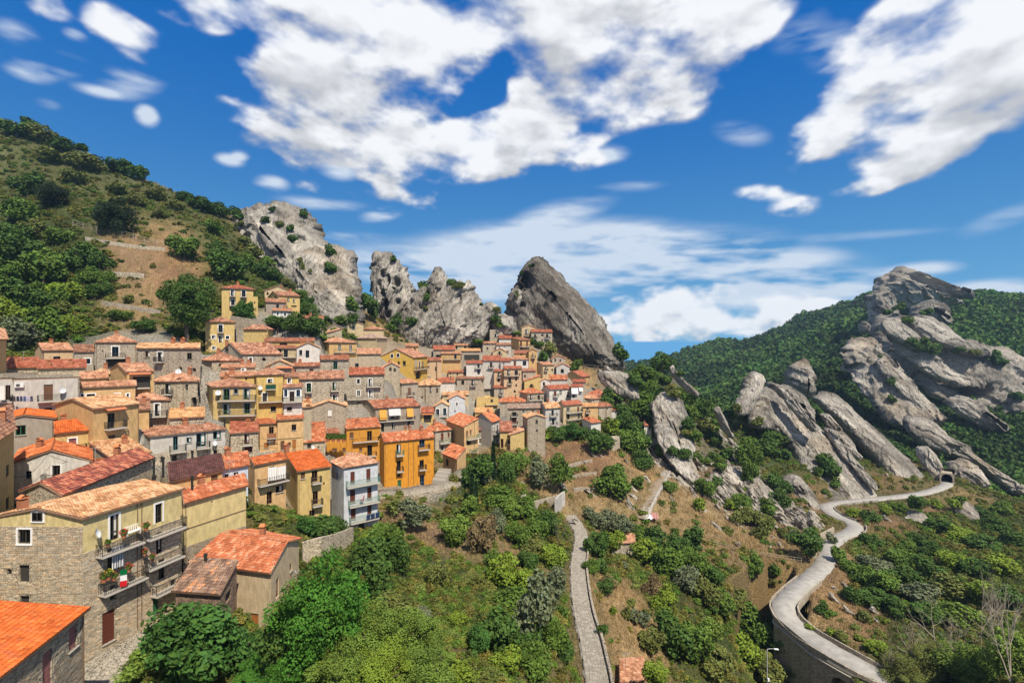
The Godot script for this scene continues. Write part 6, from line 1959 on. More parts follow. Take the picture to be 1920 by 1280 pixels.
		["stone_house", "stone house with small red roof below the peach tower", [-6.95,-198.17,-1.92,-198.88,-7.1,-202.67,-2.17,-203.38], -17.75, -22.15, 0.89, "s", "stone2", "redb", "dk0 F 937.1 940.6 729 740.2;k F k 935.5 941.6 740.2"],
		["stone_house", "stone house with layered brown roofs in the cluster centre", [4.28,-203.54,9.4,-204.26,4.38,-208.04,9.39,-208.76], -11.68, -15.21, 0.76, "s", "stone3", "brownpink", "bk0 F 982.2 985.9 702.6 707.7"],
		["yellow_house", "pale yellow house with pink roof and one dark balcony", [12.44,-206.78,17,-207.42,9.36,-211.28,13.92,-211.92], -9.33, -13.7, 0.94, "g", "cream", "salmon", "dk0 F 1022.4 1025.9 687 694.5;bk0 F 1034 1037.1 691.4 695.5;k F k 1020.8 1026.9 694.9"],
		["white_arch_house", "white gable house with an arched porch at the village edge", [18.05,-208.4,23.52,-209.17,18.76,-216.37,24.2,-217.14], -10.28, -13.59, 1.32, "f", "whitegrey", "brownpink", "ok0 F 1051.3 1057.4 691.4 699.6"],
		["stone_gable_house", "small stone gable house with two openings below the rock", [16.92,-216.5,22.74,-217.32,17.56,-224.47,23.35,-225.29], -7.24, -9.54, 1.33, "f", "stone3", "brownpink", "bk0 F 1039.7 1042.8 672.1 678.2;bk0 F 1049.3 1052.3 673.1 678.2"],
		["red_roof_house", "ochre ended house with a long red roof at the village edge", [27.41,-201.92,31.45,-208.04,21.64,-211.1,25.68,-217.22], -13.89, -18.08, 1.88, "g", "ochre", "redb", "bk0 F 1091.9 1095 708.7 711.3;dk0 F 1100.5 1103.7 717.8 723.5;q F 1104.5"],
		["yellow_house", "bright yellow house with slanted orange roof", [4.81,-198.68,11.17,-199.57,4.99,-205.68,11.35,-206.57], -15.35, -19.26, 1.93, "r", "yellow", "orangem", "dk0 F 993.8 999.1 719.9 727.4;k F k 992.4 1000.5 728"],
		["white_house", "white end wall beside the slanted orange roof", [11.16,-199.49,14.87,-200.01,11.57,-206.48,15.19,-207], -15.42, -18.71, 0.94, "f", "white", "tan", "dk0 F 1018 1021.8 716.2 723.5"],
		["orange_roof_house", "house under bright orange roof in the upper cluster", [14.6,-200.3,21.7,-201.3,14.93,-204.79,21.98,-205.79], -14.76, -16.45, 1.41, "s", "whitegrey", "orangem", ""],
		["red_roof_house", "house under a flat red roof behind the white awnings", [23.33,-197.06,28.44,-197.78,23.87,-201.53,28.88,-202.25], -15.56, -17.31, 0.71, "s", "stone3", "redb", ""],
		["white_house", "large white house with red roof and shaded side wall", [13.89,-190.58,22.51,-195.43,12.17,-198.66,20.79,-203.5], -17.79, -23.92, 1.06, "g", "white", "redb", "hr0 F 1038.5 1043.2 733.1 742.6;wk0 F 1049.3 1053.7 732.1 738.8;dk0 F 1040.1 1043.8 749.9 759.5;wk0 F 1050.9 1054.3 749.9 753.8;dk0 F 1063.5 1066.5 734.1 744.7;k F k 1036.1 1045.6 743;k F k 1061.9 1069.6 745.1"],
		["pyramid_roof_house", "stone house under an orange pyramid roof with twin windows", [5.82,-190.58,12.07,-193.81,2.89,-197.04,9.14,-200.27], -19.24, -23.32, 1.49, "h", "stone3", "orangem", "dk0 F 993.6 998.1 740.6 749.3;dk0 F 1008 1012.5 740.6 749.3;k F k 990.3 1016.8 749.9"],
		["awning_house", "pale house with two white canvas awnings", [22.05,-191.39,26.59,-192.03,22.57,-195.86,27.02,-196.5], -16.9, -22.2, 0.6, "s", "whitegrey", "redb", "y F 1071 1083.4 724.9 737.7;y F 1085 1091.9 723.9 732.5;dk0 F 1073.6 1077.7 738.2 745.3"],
		["stone_house", "stone house under an orange tent roof with a pipe", [-4.32,-184.68,4.78,-185.96,-4.51,-193.43,4.59,-194.71], -21.81, -24.16, 1.45, "h", "stone2", "orangem", "p F 967 .3"],
		["long_stone_house", "long grey stone house with greyish tile roof", [-1.41,-163.39,9.05,-164.86,-1.44,-167.89,9.02,-169.36], -21.27, -27.94, 0.84, "s", "stone4", "greypink", "dk0 F 960.3 968.4 772.3 780.4;hr0 F 960.3 968.4 781.8 794;bk0 F 980.2 983.2 768.6 772.7;bk0 F 997.5 1001.5 768.2 773.7;k F k 957.8 970 780.4;k F k 957.8 970 795"],
		["white_house", "tall white stone house with three iron balconies", [10.64,-162.46,15.56,-165.41,9.24,-168.37,14.16,-171.32], -21.18, -29.16, 1.3, "g", "whitegrey", "tan", "dk0 F 1034 1038.3 768.6 779.2;dk0 F 1035 1039.5 784.9 796.1;k F k 1029.4 1043.2 780;k F k 1031 1043.2 796.7;q F 1049.3"],
		["stone_tower", "old stone tower house pitted with putlog holes", [4.33,-141.77,9.27,-142.46,3.09,-147.12,8.03,-147.81], -21.1, -30.1, 0.84, "f", "stone4", "tan", "bk0 F 1004.2 1008.6 787.3 795;bk0 F 1005 1008.6 804.8 809.7;bk0 F 1001.5 1003.1 821.5 823.5;bk0 F 1005 1007 833.6 836.1"],
		["yellow_house", "yellow topped house with two long dark balconies", [17.78,-177.09,24.78,-181.75,16.99,-184.85,24,-189.51], -22.08, -28.6, 0.89, "g", "cream", "redb", "dw0 F 1062.5 1068.8 763.6 772.7;hr0 F 1082.4 1086 762.5 771.1;dk0 F 1063.1 1067.8 775.7 785.9;dk0 F 1083.8 1087.5 774.7 785.3;k F k 1061 1090.3 773.1;k F k 1061 1090.3 785.9;q F 1091.5"],
		["peach_house", "peach house with tan roof and iron balconies at the village end", [24.91,-181.23,30.6,-182.03,25.53,-185.68,31.16,-186.48], -23.02, -28.31, 0.69, "s", "peach", "tano", "dk0 F 1100.1 1103.5 763.6 773.1;dk0 F 1099.4 1103.7 776.8 787.3;k F k 1098 1105.1 773.7"],
		["stone_house", "narrow stone house with a pink roof and pole at the village end", [31.55,-186.48,36.98,-189.67,30.59,-192.86,36.02,-196.05], -23.8, -28.34, 0.67, "s", "stone3", "redm", "t F 1135;bk0 F 1137.6 1139.7 764.6 767.6"],
		["white_cottage", "small white cottage with red roof, last of the village", [36.83,-190.34,40.15,-190.81,37.7,-194.76,40.89,-195.23], -25.5, -28.53, 0.45, "s", "white", "redb", "bk0 F 1153.9 1155.9 770.7 773.7"],
		["red_roof_house", "taupe house with red roof at the upper right of the village", [33.27,-195.44,37.89,-200.17,29.43,-201.74,34.05,-206.47], -20.73, -23.91, 1.85, "h", "taupe", "redb", "dk0 F 1137.8 1140.3 745.3 752.4"],
		["pink_roof_house", "stone house with flat pink roof below the red roofed one", [30.2,-193.01,34.23,-196.2,25.72,-197.8,29.75,-200.99], -21.53, -23.82, 1.04, "h", "stone3", "salmon", "bk0 F 1112.2 1114.3 749.3 752;bk0 F 1123.4 1125.5 749.3 753.4"],
		["low_orange_house", "low whitewashed house with orange roof above the dark bushes", [26.16,-169.44,29.91,-172.47,24.12,-175.5,27.87,-178.52], -26.94, -28.98, 0.64, "s", "white", "orangem", ""],
		["yellow_house", "yellow house with a red door behind the round tree", [-3.3,-140.97,-0.02,-141.43,-3.42,-146.3,-0.17,-146.76], -24.62, -29.33, 1.77, "s", "yellow", "redm", "dr0 F 938.9 944 822.5 839.7;bk0 F 951.7 956.8 824.5 831.6;bk0 F 950.7 954.8 816.4 819.4"],
		["yellow_house", "blank yellow gable wall with thin pink tile edge beside the tower", [-0.46,-139.17,3.38,-139.71,-0.47,-146.17,3.37,-146.71], -25.36, -28.66, 1.16, "a", "yellow", "salmon", ""],
		["ruined_hut", "small roofless stone hut in the dry terraces", [31,-159.69,33.79,-160.08,31.77,-163.61,34.45,-164.01], -30.18, -33.29, 0.5, "p", "stone3", "tan", "bk0 F 1153.9 1156.5 824.5 828"],
		["white_hut", "tiny white hut among trees beside the top of the steps", [50.42,-195.19,53.38,-195.6,51.43,-199.06,54.24,-199.47], -31.92, -37.41, 1.2, "s", "white", "redb", "bk0 F 1217 1220 800 806"],
		["garden_hut", "garden hut with pink tile roof sunk in the olive trees", [21.93,-112,27,-112.71,22.9,-116.9,27.97,-117.62], -44.1, -47.6, 0.5, "s", "stone3", "salmon", ""],
		["low_shed", "low shed with tan tile roof at the bottom beside the cobbled path", [13.96,-66,17.17,-66.45,14.79,-69.91,18,-70.36], -43.73, -46.06, 0.4, "s", "stone3", "salmon", ""],
]

func numbers(rows: Array) -> PackedFloat32Array:
	var out := PackedFloat32Array()
	for r in rows:
		for t in r.split(";"):
			for x in t.strip_edges().split(" ", false): out.append(float(x))
	return out

func _ready() -> void:
	# --- camera, sky, sun, exposure
	var cam := Camera3D.new()
	cam.name = "camera"
	cam.fov = 67.38
	cam.near = 0.5
	cam.far = 6000.0
	add_child(cam)
	blobs = numbers([
		"-0.464 0.417 0.062 0.035 -0 0.594 0; -0.399 0.459 0.075 0.046 -0 0.66 0; -0.34 0.518 0.12 0.059 -0 1 0; -0.528 0.512 0.089 0.029 -0 0.9 0; -0.312 0.39 0.108 0.059 -0 0.9 0; -0.359 0.333 0.064 0.033 -0 0.594 0; -0.205 0.472 0.129 0.089 -0 1 0; -0.225 0.355 0.089 0.045 -0 0.66 0; -0.114 0.348 0.113 0.042 -0 1 0; 0 0.372 0.124 0.051 -0 1 0; 0.114 0.414 0.113 0.057 0.3 1 0; 0.042 0.52 0.134 0.071 -0 1 0; 0.195 0.48 0.149 0.08 -0 1 0; 0.303 0.523 0.142 0.067 -0 1 0; 0.34 0.448 0.079 0.048 0.4 0.594 0; 0.43 0.524 0.077 0.043 0.4 0.594 0; -0.114 0.57 0.153 0.051 -0 1 0; 0.165 0.582 0.22 0.05 -0 1 0; -0.451 0.355 0.046 0.026 -0 0.528 0; -0.408 0.344 0.035 0.024 -0 0.35 0; -0.264 0.543 0.097 0.044 -0 0.9 0; -0.036 0.5 0.052 0.06 -0.5 -0.6 0; -0.083 0.437 0.072 0.026 0.5 -0.528 0; -0.322 0.433 0.045 0.013 -0.2 -0.35 0; -0.484 0.48 0.033 0.022 -0 -0.25 0; 0.588 0.357 0.069 0.05 -0 1 0; 0.623 0.407 0.076 0.057 -0 1 0; 0.67 0.442 0.071 0.05 -0 1 0; 0.731 0.397 0.087 0.092 -0 1.1 0; 0.77 0.422 0.059 0.075 -0 1 0; 0.695 0.324 0.086 0.061 0.3 1 0; 0.644 0.284 0.06 0.037 0.3 0.594 0; 0.559 0.28 0.056 0.021 -0 0.462 0; 0.543 0.327 0.046 0.032 -0 0.462 0; 0.504 0.227 0.038 0.017 -0 0.35 0; 0.602 0.248 0.042 0.019 -0 0.462 0; 0.455 0.256 0.044 0.013 -0.1 0.3 0; 0.775 0.316 0.037 0.047 -0 0.594 0; 0.543 0.382 0.031 0.031 -0 0.3 0; -0.66 0.445 0.036 0.028 -0.3 0.627 0",
		"-0.623 0.428 0.048 0.032 -0.4 0.627 0; -0.577 0.413 0.031 0.021 -0 0.4 0; -0.739 0.448 0.028 0.019 -0.3 0.4 0; -0.368 0.27 0.033 0.014 -0 0.35 0; -0.274 0.288 0.072 0.03 -0 0.495 0; -0.165 0.266 0.043 0.017 -0 0.375 0; 0.129 0.338 0.049 0.018 -0 0.375 0; 0.245 0.04 0.098 0.038 -0 1.1 0; 0.298 0.055 0.076 0.04 -0 0.792 0; 0.368 0.053 0.136 0.045 -0 1.1 0; 0.472 0.046 0.091 0.031 -0 1 0; 0.528 0.049 0.054 0.018 -0 0.528 0; 0.195 0.033 0.05 0.022 -0 0.4 0; 0.185 0.061 0.024 0.006 -0 0.25 0; 0.421 0.029 0.078 0.015 -0 0.396 0; -0.62 0.344 0.015 0.014 -0 1.1 1; -0.736 0.331 0.013 0.006 -0 0.6 1; -0.504 0.301 0.021 0.01 -0 0.8 1; -0.438 0.271 0.026 0.013 -0 1.2 1; -0.25 0.235 0.035 0.012 0.2 1.2 1; -0.322 0.313 0.037 0.02 -0 1 1; 0.175 0.345 0.044 0.016 -0 1 1; -0.488 0.311 0.013 0.008 -0 0.9 1; -0.733 0.381 0.035 0.016 0.3 1.1 1; -0.756 0.364 0.024 0.01 -0 1 1; -0.707 0.427 0.013 0.007 -0 0.9 1; -0.77 0.409 0.022 0.013 -0 0.8 1; -0.682 0.363 0.028 0.008 -0 0.7 1; -0.637 0.389 0.04 0.022 0.4 0.8 1; -0.386 0.246 0.054 0.011 -0 0.6 1; -0.322 0.247 0.047 0.009 -0 0.5 1; 0.512 0.485 0.04 0.028 -0 0.5 1; 0.559 0.452 0.037 0.029 -0 0.7 1; 0.421 0.355 0.043 0.017 -0.3 0.6 1; 0.225 0.286 0.059 0.009 -0 0.4 1; -0.185 0.152 0.16 0.04 -0 0.8 1; -0.01 0.195 0.165 0.034 0.05 0.75 1; 0.145 0.203 0.162 0.03 -0 0.75 1; 0.293 0.173 0.189 0.039 -0.05 0.8 1; 0.368 0.111 0.207 0.046 -0 1.1 1",
		"0.488 0.092 0.17 0.031 -0.03 1.1 1; 0.43 0.141 0.129 0.028 -0.03 0.9 1; 0.225 0.131 0.148 0.04 -0 0.9 1; 0.021 0.175 0.124 0.04 -0 0.8 1; -0.083 0.124 0.154 0.037 -0 0.8 1; 0.093 0.244 0.093 0.023 0.2 0.6 1; 0.042 0.099 0.195 0.031 -0 0.6 1; 0.673 0.11 0.045 0.011 -0 0.85 1; 0.764 0.077 0.06 0.012 -0 0.85 1; 0.616 0.108 0.042 0.008 -0 0.5 1; 0.551 0.171 0.136 0.007 -0.04 0.3 1; 0.764 0.171 0.043 0.013 0.3 0.3 1; -0.303 0.192 0.066 0.011 -0 0.35 1; -0.322 0.195 0.047 0.01 -0 0.35 1; 0.588 0.069 0.065 0.009 -0 0.5 1; -0.264 0.14 0.058 0.026 -0 0.6 1; 0.195 0.122 0.159 0.04 -0 0.6 1",
	])
	var we := WorldEnvironment.new()
	we.name = "sky"
	var env := Environment.new()
	env.background_mode = Environment.BG_SKY
	env.sky = Sky.new()
	env.sky.sky_material = make_sky()
	env.tonemap_mode = Environment.TONE_MAPPER_LINEAR
	env.tonemap_exposure = 1.25
	env.background_energy_multiplier = 1.0
	env.sdfgi_enabled = true
	env.ssao_enabled = true
	env.ssil_enabled = true
	env.fog_enabled = true
	env.fog_density = 0.00010
	env.fog_light_color = Color(0.62, 0.74, 0.86)
	we.environment = env
	add_child(we)
	var sun := DirectionalLight3D.new()
	sun.name = "sun"
	sun.light_energy = 1.6
	sun.light_color = Color(1.0, 0.955, 0.88)
	sun.light_angular_distance = 0.5
	sun.shadow_enabled = true
	add_child(sun)
	sun.look_at_from_position(Vector3.ZERO, -Vector3(0.27, 0.80, 0.50), Vector3.UP)     # high sun behind the right shoulder
	make_materials()
	make_plant_shapes()
	# --- ground
	ctl = numbers([
		"-1 4.787 0; -0.896 4.804 0; -0.688 4.868 2.708; -0.615 4.852 0; -1 4.977 12.083; -0.896 5.011 12.5; -0.792 5.011 12.5; -0.688 5.043 12.917; -0.583 5.165 21.875; -1 5.165 34.635; -0.844 5.193 39.375; -0.688 5.247 37.604; -0.583 5.371 47.031; -1 5.438 74.271; -0.844 5.481 77.5; -0.688 5.501 66.354; -0.552 5.481 52.5; -1 5.652 126.172; -0.896 5.67 113.281; -0.792 5.67 99.688; -0.688 5.652 86.094; -0.542 5.598 66.094; -0.938 5.663 119.1; -0.844 5.67 106.333; -0.74 5.659 92.079; -0.615 5.628 75.292; -0.479 5.416 32.812; -0.417 5.342 19.587; -0.354 5.299 10.421; -0.312 5.324 8.547; -0.5 5.106 13.75; -0.271 5.35 3.951; -0.208 5.394 0; -0.115 5.446 -2.415; -0.042 5.457 -1.22; -0.01 5.484 4.515; 0.042 5.47 0; 0.104 5.45 -9.696; 0.198 5.467 -12.331; 0.229 5.491 -15.919",
		"0.167 5.378 -18.493; 0.229 5.387 -23.914; -0.281 5.37 13.426; -0.021 5.517 12.445; 0.281 5.489 -14.37; 0.315 5.462 -14.723; 0.333 5.383 -29.478; 0.292 5.397 -27.59; 0.354 5.278 -48.981; 0.25 5.297 -37.455; 0.188 5.132 -35.268; 0.208 5.377 -29.288; 0.354 5.336 -38.944; 0.135 4.977 -37.762; 0.135 4.745 -38.333; 0.062 4.718 -33.833; -0.01 4.767 -31.841; 0.198 4.828 -39.062; 0.281 4.905 -40.781; 0.25 4.771 -45.479; 0.354 4.718 -49; 0.354 5.011 -48.438; 0.458 5.011 -56.25; 0.406 4.942 -52.5; 0.302 4.828 -46.875; 0.458 4.682 -51.75; 0.406 5.46 -39.167; 0.479 5.22 -50.104; 0.542 5.17 -58.667; 0.5 5.106 -55; 0.51 5.011 -57.812; 0.562 5.011 -57.812; 0.604 5.323 -55.521; 0.719 5.472 -59.5; 0.615 5.67 -45.312; 0.51 5.635 -35; 0.453 5.704 -32.812; 0.771 5.501 -61.25; 0.854 5.521 -62.5; 0.302 4.5 -47.812",
		"0.406 4.443 -49.583; 0.229 4.477 -42.167; 0.198 4.19 -38.5; 0.302 4.174 -42.656; 0.479 4.644 -58.5; 0.51 4.522 -58.458; 0.562 4.533 -59.094; 0.625 4.5 -60.469; 0.458 4.522 -56.542; 0.354 4.585 -50.021; 0.042 4.407 -35.021; -0.062 4.22 -31.167; -0.01 4.5 -33.75; -0.115 4.407 -31.604; -0.208 4.407 -30.75; -0.188 4.522 -30.667; -0.062 4.585 -32.667; -0.135 4.127 -29.708; -0.104 3.912 -28.125; -0.25 4.06 -27.792; -0.375 4.127 -27.125; -0.333 4.277 -29.25; -0.271 3.689 -25.417; -0.417 3.738 -26.688; -0.625 3.738 -27.562; -0.062 3.738 -27.562; 0.042 3.829 -30.188; 0.094 4.19 -35.062; -0.531 3.829 -28.271; -0.792 3.818 -28.438; -0.677 3.989 -28.125; -0.74 3.871 -27.75; 0.083 4.477 -38.5; -0.292 4.407 -29.469; -0.229 4.522 -28.75; -0.104 4.615 -29.984; 0.771 5.011 -60.938; 0.875 5.323 -68.333; 0.927 5.193 -67.5; 0.823 4.828 -57.292",
		"0.927 4.868 -59.583; 0.719 4.682 -57.375; 0.771 4.585 -57.167; 0.667 4.852 -60; 0.75 5.204 -60.667; 0.979 5.501 -74.01; 0.688 4.942 -58.333; 0.979 5.075 -66.667; 0.406 6.477 -48.75; 0.406 6.174 -52.5; 0.312 6.835 -34.875; 0.396 6.846 -15.667; 0.51 6.835 5.812; 0.583 6.835 38.75; 0.667 6.802 60.937; 0.708 6.78 71.5; 0.51 6.397 -41.25; 0.615 6.43 -6.458; 0.625 6.064 -25.083; 0.667 5.858 -58.333; 0.562 6.215 -34.375; 0.625 6.685 23.333; 0.906 6.43 40.042; 1 6.43 33.583; 0.875 6.328 12.833; 0.927 6.215 -10.417; 1 6.254 -2.708; 0.823 6.43 32.292; 0.771 6.461 43.333; 0.979 6.087 -27.5; 0.979 5.799 -65.312; 0.875 5.886 -60; 0.927 5.67 -78.542; 0.979 5.561 -89.375; 0.823 5.704 -68.75; 1.188 6.397 25; 1.396 6.215 0; 1.188 5.635 -75.833; 0.24 6.802 -56.25; 0.167 6.802 -75",
		"-1 6.04 118; -0.844 6.04 95; -0.688 6.04 70; -0.542 5.991 45; -0.417 5.829 -5; -0.271 5.768 -25; -0.167 5.799 -30; -0.042 5.799 -30; 0.104 5.799 -40; 0.208 5.799 -50; 0.281 5.704 -70; 0.333 5.704 -80; 0.385 5.799 -60; 0.229 6.397 -90; 0.042 6.551 -60; -0.271 6.685 -50; -0.583 6.685 0; -1 6.802 60; 0.146 7.17 -60; 0.354 7.313 -90; 0.667 7.313 20; 0.979 7.313 20; -0.167 7.824 -60; 0.458 8.006 -60; 0.979 8.006 -60; -0.688 8.006 -60; 0 2.773 -25; -0.688 3.178 -27; 0.354 3.258 -34; 0.771 3.091 -26; 0 3.401 -27; -0.333 3.401 -26; 0.25 3.829 -38; 0.458 4.248 -57; 0.667 4.317 -64; 0.562 4.357 -64; 0.51 4.382 -62; 0.927 3.258 -22; 0.979 3.584 -24; 0.854 3.401 -27",
		"0.927 4.331 -52; 0.771 4.094 -50; 1.188 3.526 -24; 1.292 4.382 -50; 0.979 4.605 -54; -1 3.401 -27; -1.208 3.689 -24; -1.312 4.605 0; -1.312 5.298 60; -1.312 5.704 140; -1.521 4.5 10; 1.5 5.011 -60; 1.604 5.991 -30; -1.625 5.858 120; 1.031 4.942 -56; -0.734 3.902 -27.781; -0.828 3.904 -27.581; -0.782 4.06 -18.483; -0.82 4.076 -18.283; -0.899 4.135 -20.594; -0.895 4.207 -20.394; -1.01 3.942 -16.179; -1.012 3.996 -15.979; -0.744 4.212 -17.692; -0.771 4.247 -17.492; -0.805 4.153 -16.84; -0.805 4.182 -16.64; -0.616 4.143 -18.832; -0.619 4.205 -18.632; -0.541 4.208 -19.05; -0.542 4.261 -18.85; -0.578 4.103 -24.414; -0.58 4.145 -24.214; -0.442 4.031 -32.188; -0.514 4.059 -31.988; -0.554 3.892 -25.56; -0.604 3.899 -25.36; -0.472 4.357 -25.236; -0.481 4.38 -25.036; -0.386 4.402 -28.185",
		"-0.402 4.45 -27.985; -0.295 4.428 -31.179; -0.31 4.459 -30.979; -0.2 4.652 -29.568; -0.207 4.678 -29.368; -0.29 4.8 -27.463; -0.294 4.827 -27.263; -0.343 4.727 -25.44; -0.343 4.757 -24.727; -0.363 4.827 -19.255; -0.386 4.681 -19.97; -0.387 4.721 -23.594; -0.476 4.61 -22.199; -0.488 4.645 -18.704; -0.433 4.619 -22.279; -0.434 4.666 -15.678; -0.523 4.489 -20.061; -0.523 4.535 -19.861; -0.631 4.399 -19.244; -0.665 4.436 -19.044; -0.954 4.247 -15.015; -0.951 4.303 -14.815; -0.855 4.241 -15.43; -0.857 4.278 -15.23; -0.772 4.29 -15.357; -0.817 4.327 -15.157; -0.72 4.387 -13.475; -0.72 4.414 -13.275; -0.693 4.46 -14.595; -0.709 4.494 -14.395; -0.635 4.443 -14.185; -0.634 4.469 -13.985; -0.908 4.362 -12.084; -0.906 4.402 -11.884; -1.001 4.33 -11.932; -1.001 4.369 -11.732; -0.79 4.457 -10.227; -0.789 4.482 -10.027; -0.817 4.535 -8.009; -0.817 4.564 -7.742",
		"-0.801 4.587 -7.474; -0.726 4.511 -9.714; -0.746 4.55 -9.514; -0.656 4.57 -12.906; -0.654 4.614 -12.706; -0.773 4.673 -6.174; -0.773 4.713 -5.974; -0.671 4.64 -6.628; -0.67 4.662 -6.428; -0.887 4.658 -5.104; -0.898 4.686 -4.904; -0.836 4.644 -6.066; -0.836 4.664 -5.866; -0.956 4.568 -6.051; -0.956 4.591 -5.851; -0.879 4.577 -6.167; -0.879 4.598 -5.967; -1.023 4.443 -5.153; -1.024 4.471 -4.953; -0.536 4.99 7.318; -0.501 4.982 7.146; -0.435 5.026 9.594; -0.457 5.085 12.209; -0.461 4.991 8.702; -0.449 4.964 6.419; -0.571 4.88 -3.65; -0.473 4.898 -0.992; -0.396 5.026 4.438; -0.434 4.875 -1.567; -0.452 4.832 -4.552; -0.451 4.851 -4.352; -0.398 4.849 -6.707; -0.398 4.883 -4.667; -0.488 4.762 -5.69; -0.518 4.802 -5.49; -0.557 4.687 -5.824; -0.57 4.709 -5.624; -0.535 4.668 -8.66; -0.534 4.69 -6.433; -0.474 4.689 -15.209",
		"-0.535 4.63 -10.886; -0.432 4.69 -9.731; -0.428 4.643 -15.225; -0.542 4.549 -14.557; -0.551 4.592 -14.357; -0.372 4.811 -15.031; -0.288 4.956 -18.6; -0.358 4.79 -19.121; -0.402 4.7 -15.947; -0.401 4.831 -8.747; -0.454 4.755 -7.873; -0.454 4.792 -7.673; -0.348 4.89 -8.196; -0.293 4.987 -8.144; -0.33 5.001 -4.578; -0.254 5.226 -4.967; -0.27 5.26 1.197; -0.346 5.143 1.011; -0.31 5.228 2.83; -0.347 5.093 -0.092; -0.195 5.271 -4.736; -0.28 5.077 -5.495; -0.179 5.235 -13.889; -0.235 5.071 -12.701; -0.199 5.102 -19.316; -0.162 5.176 -20.588; -0.129 5.267 -19.254; -0.081 5.291 -16.525; -0.04 5.316 -13.31; -0.012 5.313 -13.851; -0.133 5.325 -7.533; -0.1 5.359 -4.456; -0.08 5.333 -8.285; -0.116 5.316 -13.224; -0.154 5.28 -14.518; -0.223 4.938 -24.489; -0.165 5.066 -25.887; -0.137 5.162 -26.234; -0.107 5.2 -27.985; -0.11 5.254 -22.015",
		"-0.048 5.278 -28.548; -0.055 5.25 -28.587; -0.032 4.99 -30.34; -0.079 4.917 -30.383; -0.053 4.999 -29.877; -0.135 4.932 -30.088; -0.099 4.723 -30.224; -0.115 4.751 -30.024; 0.032 5.452 0.824; 0.058 5.435 -1.619; -0.031 5.434 0.075; -0.013 5.416 -1.504; 0.025 5.392 -5.491; -0.044 5.379 -4.996; -0.016 5.376 -6.348; -0.023 5.357 -7.358; 0.041 5.341 -10.12; 0.018 5.349 -9.002; 0.001 5.294 -22.706; -0.022 5.291 -22.65; 0.034 5.318 -15.711; 0.071 5.333 -14.203; 0.1 5.341 -14.09; 0.091 5.379 -10.036; 0.144 5.323 -18.581; 0.04 5.294 -19.763; 0.065 5.297 -19.208; 0.09 5.302 -16.953; 0.131 5.285 -17.812; 0.094 5.263 -24.423; 0.047 5.259 -23.818; 0.127 5.256 -22.701; 0.001 5.222 -24.659; 0.023 5.101 -28.444; 0.08 5.099 -29.66; 0.048 4.957 -30.597; 0.119 5.19 -29.1; 0.153 5.202 -28.81; 0.182 5.237 -28.842; 0.202 5.25 -29.026",
		"0.18 5.287 -24.412; 0.166 5.271 -24.319; 0.164 5.141 -29.479; -0.012 4.95 -29.83; 0.01 4.938 -29.162; 0.203 5.074 -33.793; 0.266 5.275 -37.911; 0.218 4.722 -48.1; 0.217 4.748 -47.9; 0.235 4.193 -46.562; 0.234 4.228 -46.362; 0.833 4.407 -58.938; 0.776 4.454 -58.229; 0.708 4.477 -57.017; 0.625 4.543 -56.596; 0.562 4.615 -56.812; 0.531 4.663 -55.208; 0.552 4.727 -55.323; 0.594 4.812 -55.734; 0.618 4.89 -56.109; 0.623 4.956 -56.208; 0.646 5.011 -57.031; 0.67 5.063 -57.933; 0.665 5.124 -59.5; 0.641 5.17 -60.5; 0.615 5.226 -60.644; 0.627 5.263 -61.117; 0.688 5.298 -61.875; 0.76 5.333 -62.531; 0.812 5.384 -64.038; 0.849 5.434 -64.168; 0.846 5.493 -65.559; 0.172 3.85 -33.781; 0.167 3.951 -34.396; 0.159 4.034 -35.018; 0.151 4.111 -35.266; 0.139 4.212 -35.859; 0.131 4.331 -36.417; 0.129 4.431 -36.75; 0.133 4.511 -36.969",
		"0.135 4.585 -37.26; 0.127 4.644 -37.375; 0.113 4.718 -38.033; -0.797 3.773 -29.453; -0.766 3.839 -28.336; -0.717 3.918 -28.294; -0.667 3.989 -28.238; -0.633 4.043 -28.381; -0.304 4.554 -28.995; -0.255 4.57 -28.749; -0.203 4.59 -28.832; -0.151 4.625 -29.006; -0.115 4.654 -28.766; -0.083 4.7 -27.5",
	])
	solve_ground()
	make_ground()
	var road := curve_through(PackedVector3Array([Vector3(68.33, -58.94, -82), Vector3(66.74, -58.23, -86), Vector3(62.33, -57.02, -88), Vector3(58.75, -56.6, -94), Vector3(56.81, -56.81, -101), Vector3(56.31, -55.21, -106), Vector3(62.39, -55.32, -113), Vector3(73.03, -55.73, -123), Vector3(82.16, -56.11, -133), Vector3(88.45, -56.21, -142), Vector3(96.88, -57.03, -150), Vector3(105.83, -57.93, -158), Vector3(111.65, -59.5, -168), Vector3(112.75, -60.5, -176), Vector3(114.31, -60.64, -186), Vector3(121.03, -61.12, -193), Vector3(137.5, -61.88, -200), Vector3(157.41, -62.53, -207), Vector3(177.12, -64.04, -218), Vector3(194.41, -64.17, -229), Vector3(205.54, -65.56, -243)]), 1.6)
	var path := curve_through(PackedVector3Array([Vector3(8.08, -33.78, -47), Vector3(8.67, -34.4, -52), Vector3(9, -35.02, -56.5), Vector3(9.21, -35.27, -61), Vector3(9.35, -35.86, -67.5), Vector3(9.97, -36.42, -76), Vector3(10.85, -36.75, -84), Vector3(12.13, -36.97, -91), Vector3(13.27, -37.26, -98), Vector3(13.22, -37.38, -104), Vector3(12.6, -38.03, -112)]), 0.7)
	var lane := curve_through(PackedVector3Array([Vector3(-34.66, -29.45, -43.5), Vector3(-35.6, -28.34, -46.5), Vector3(-36.05, -28.29, -50.3), Vector3(-36, -28.24, -54), Vector3(-36.1, -28.38, -57)]), 1.0)
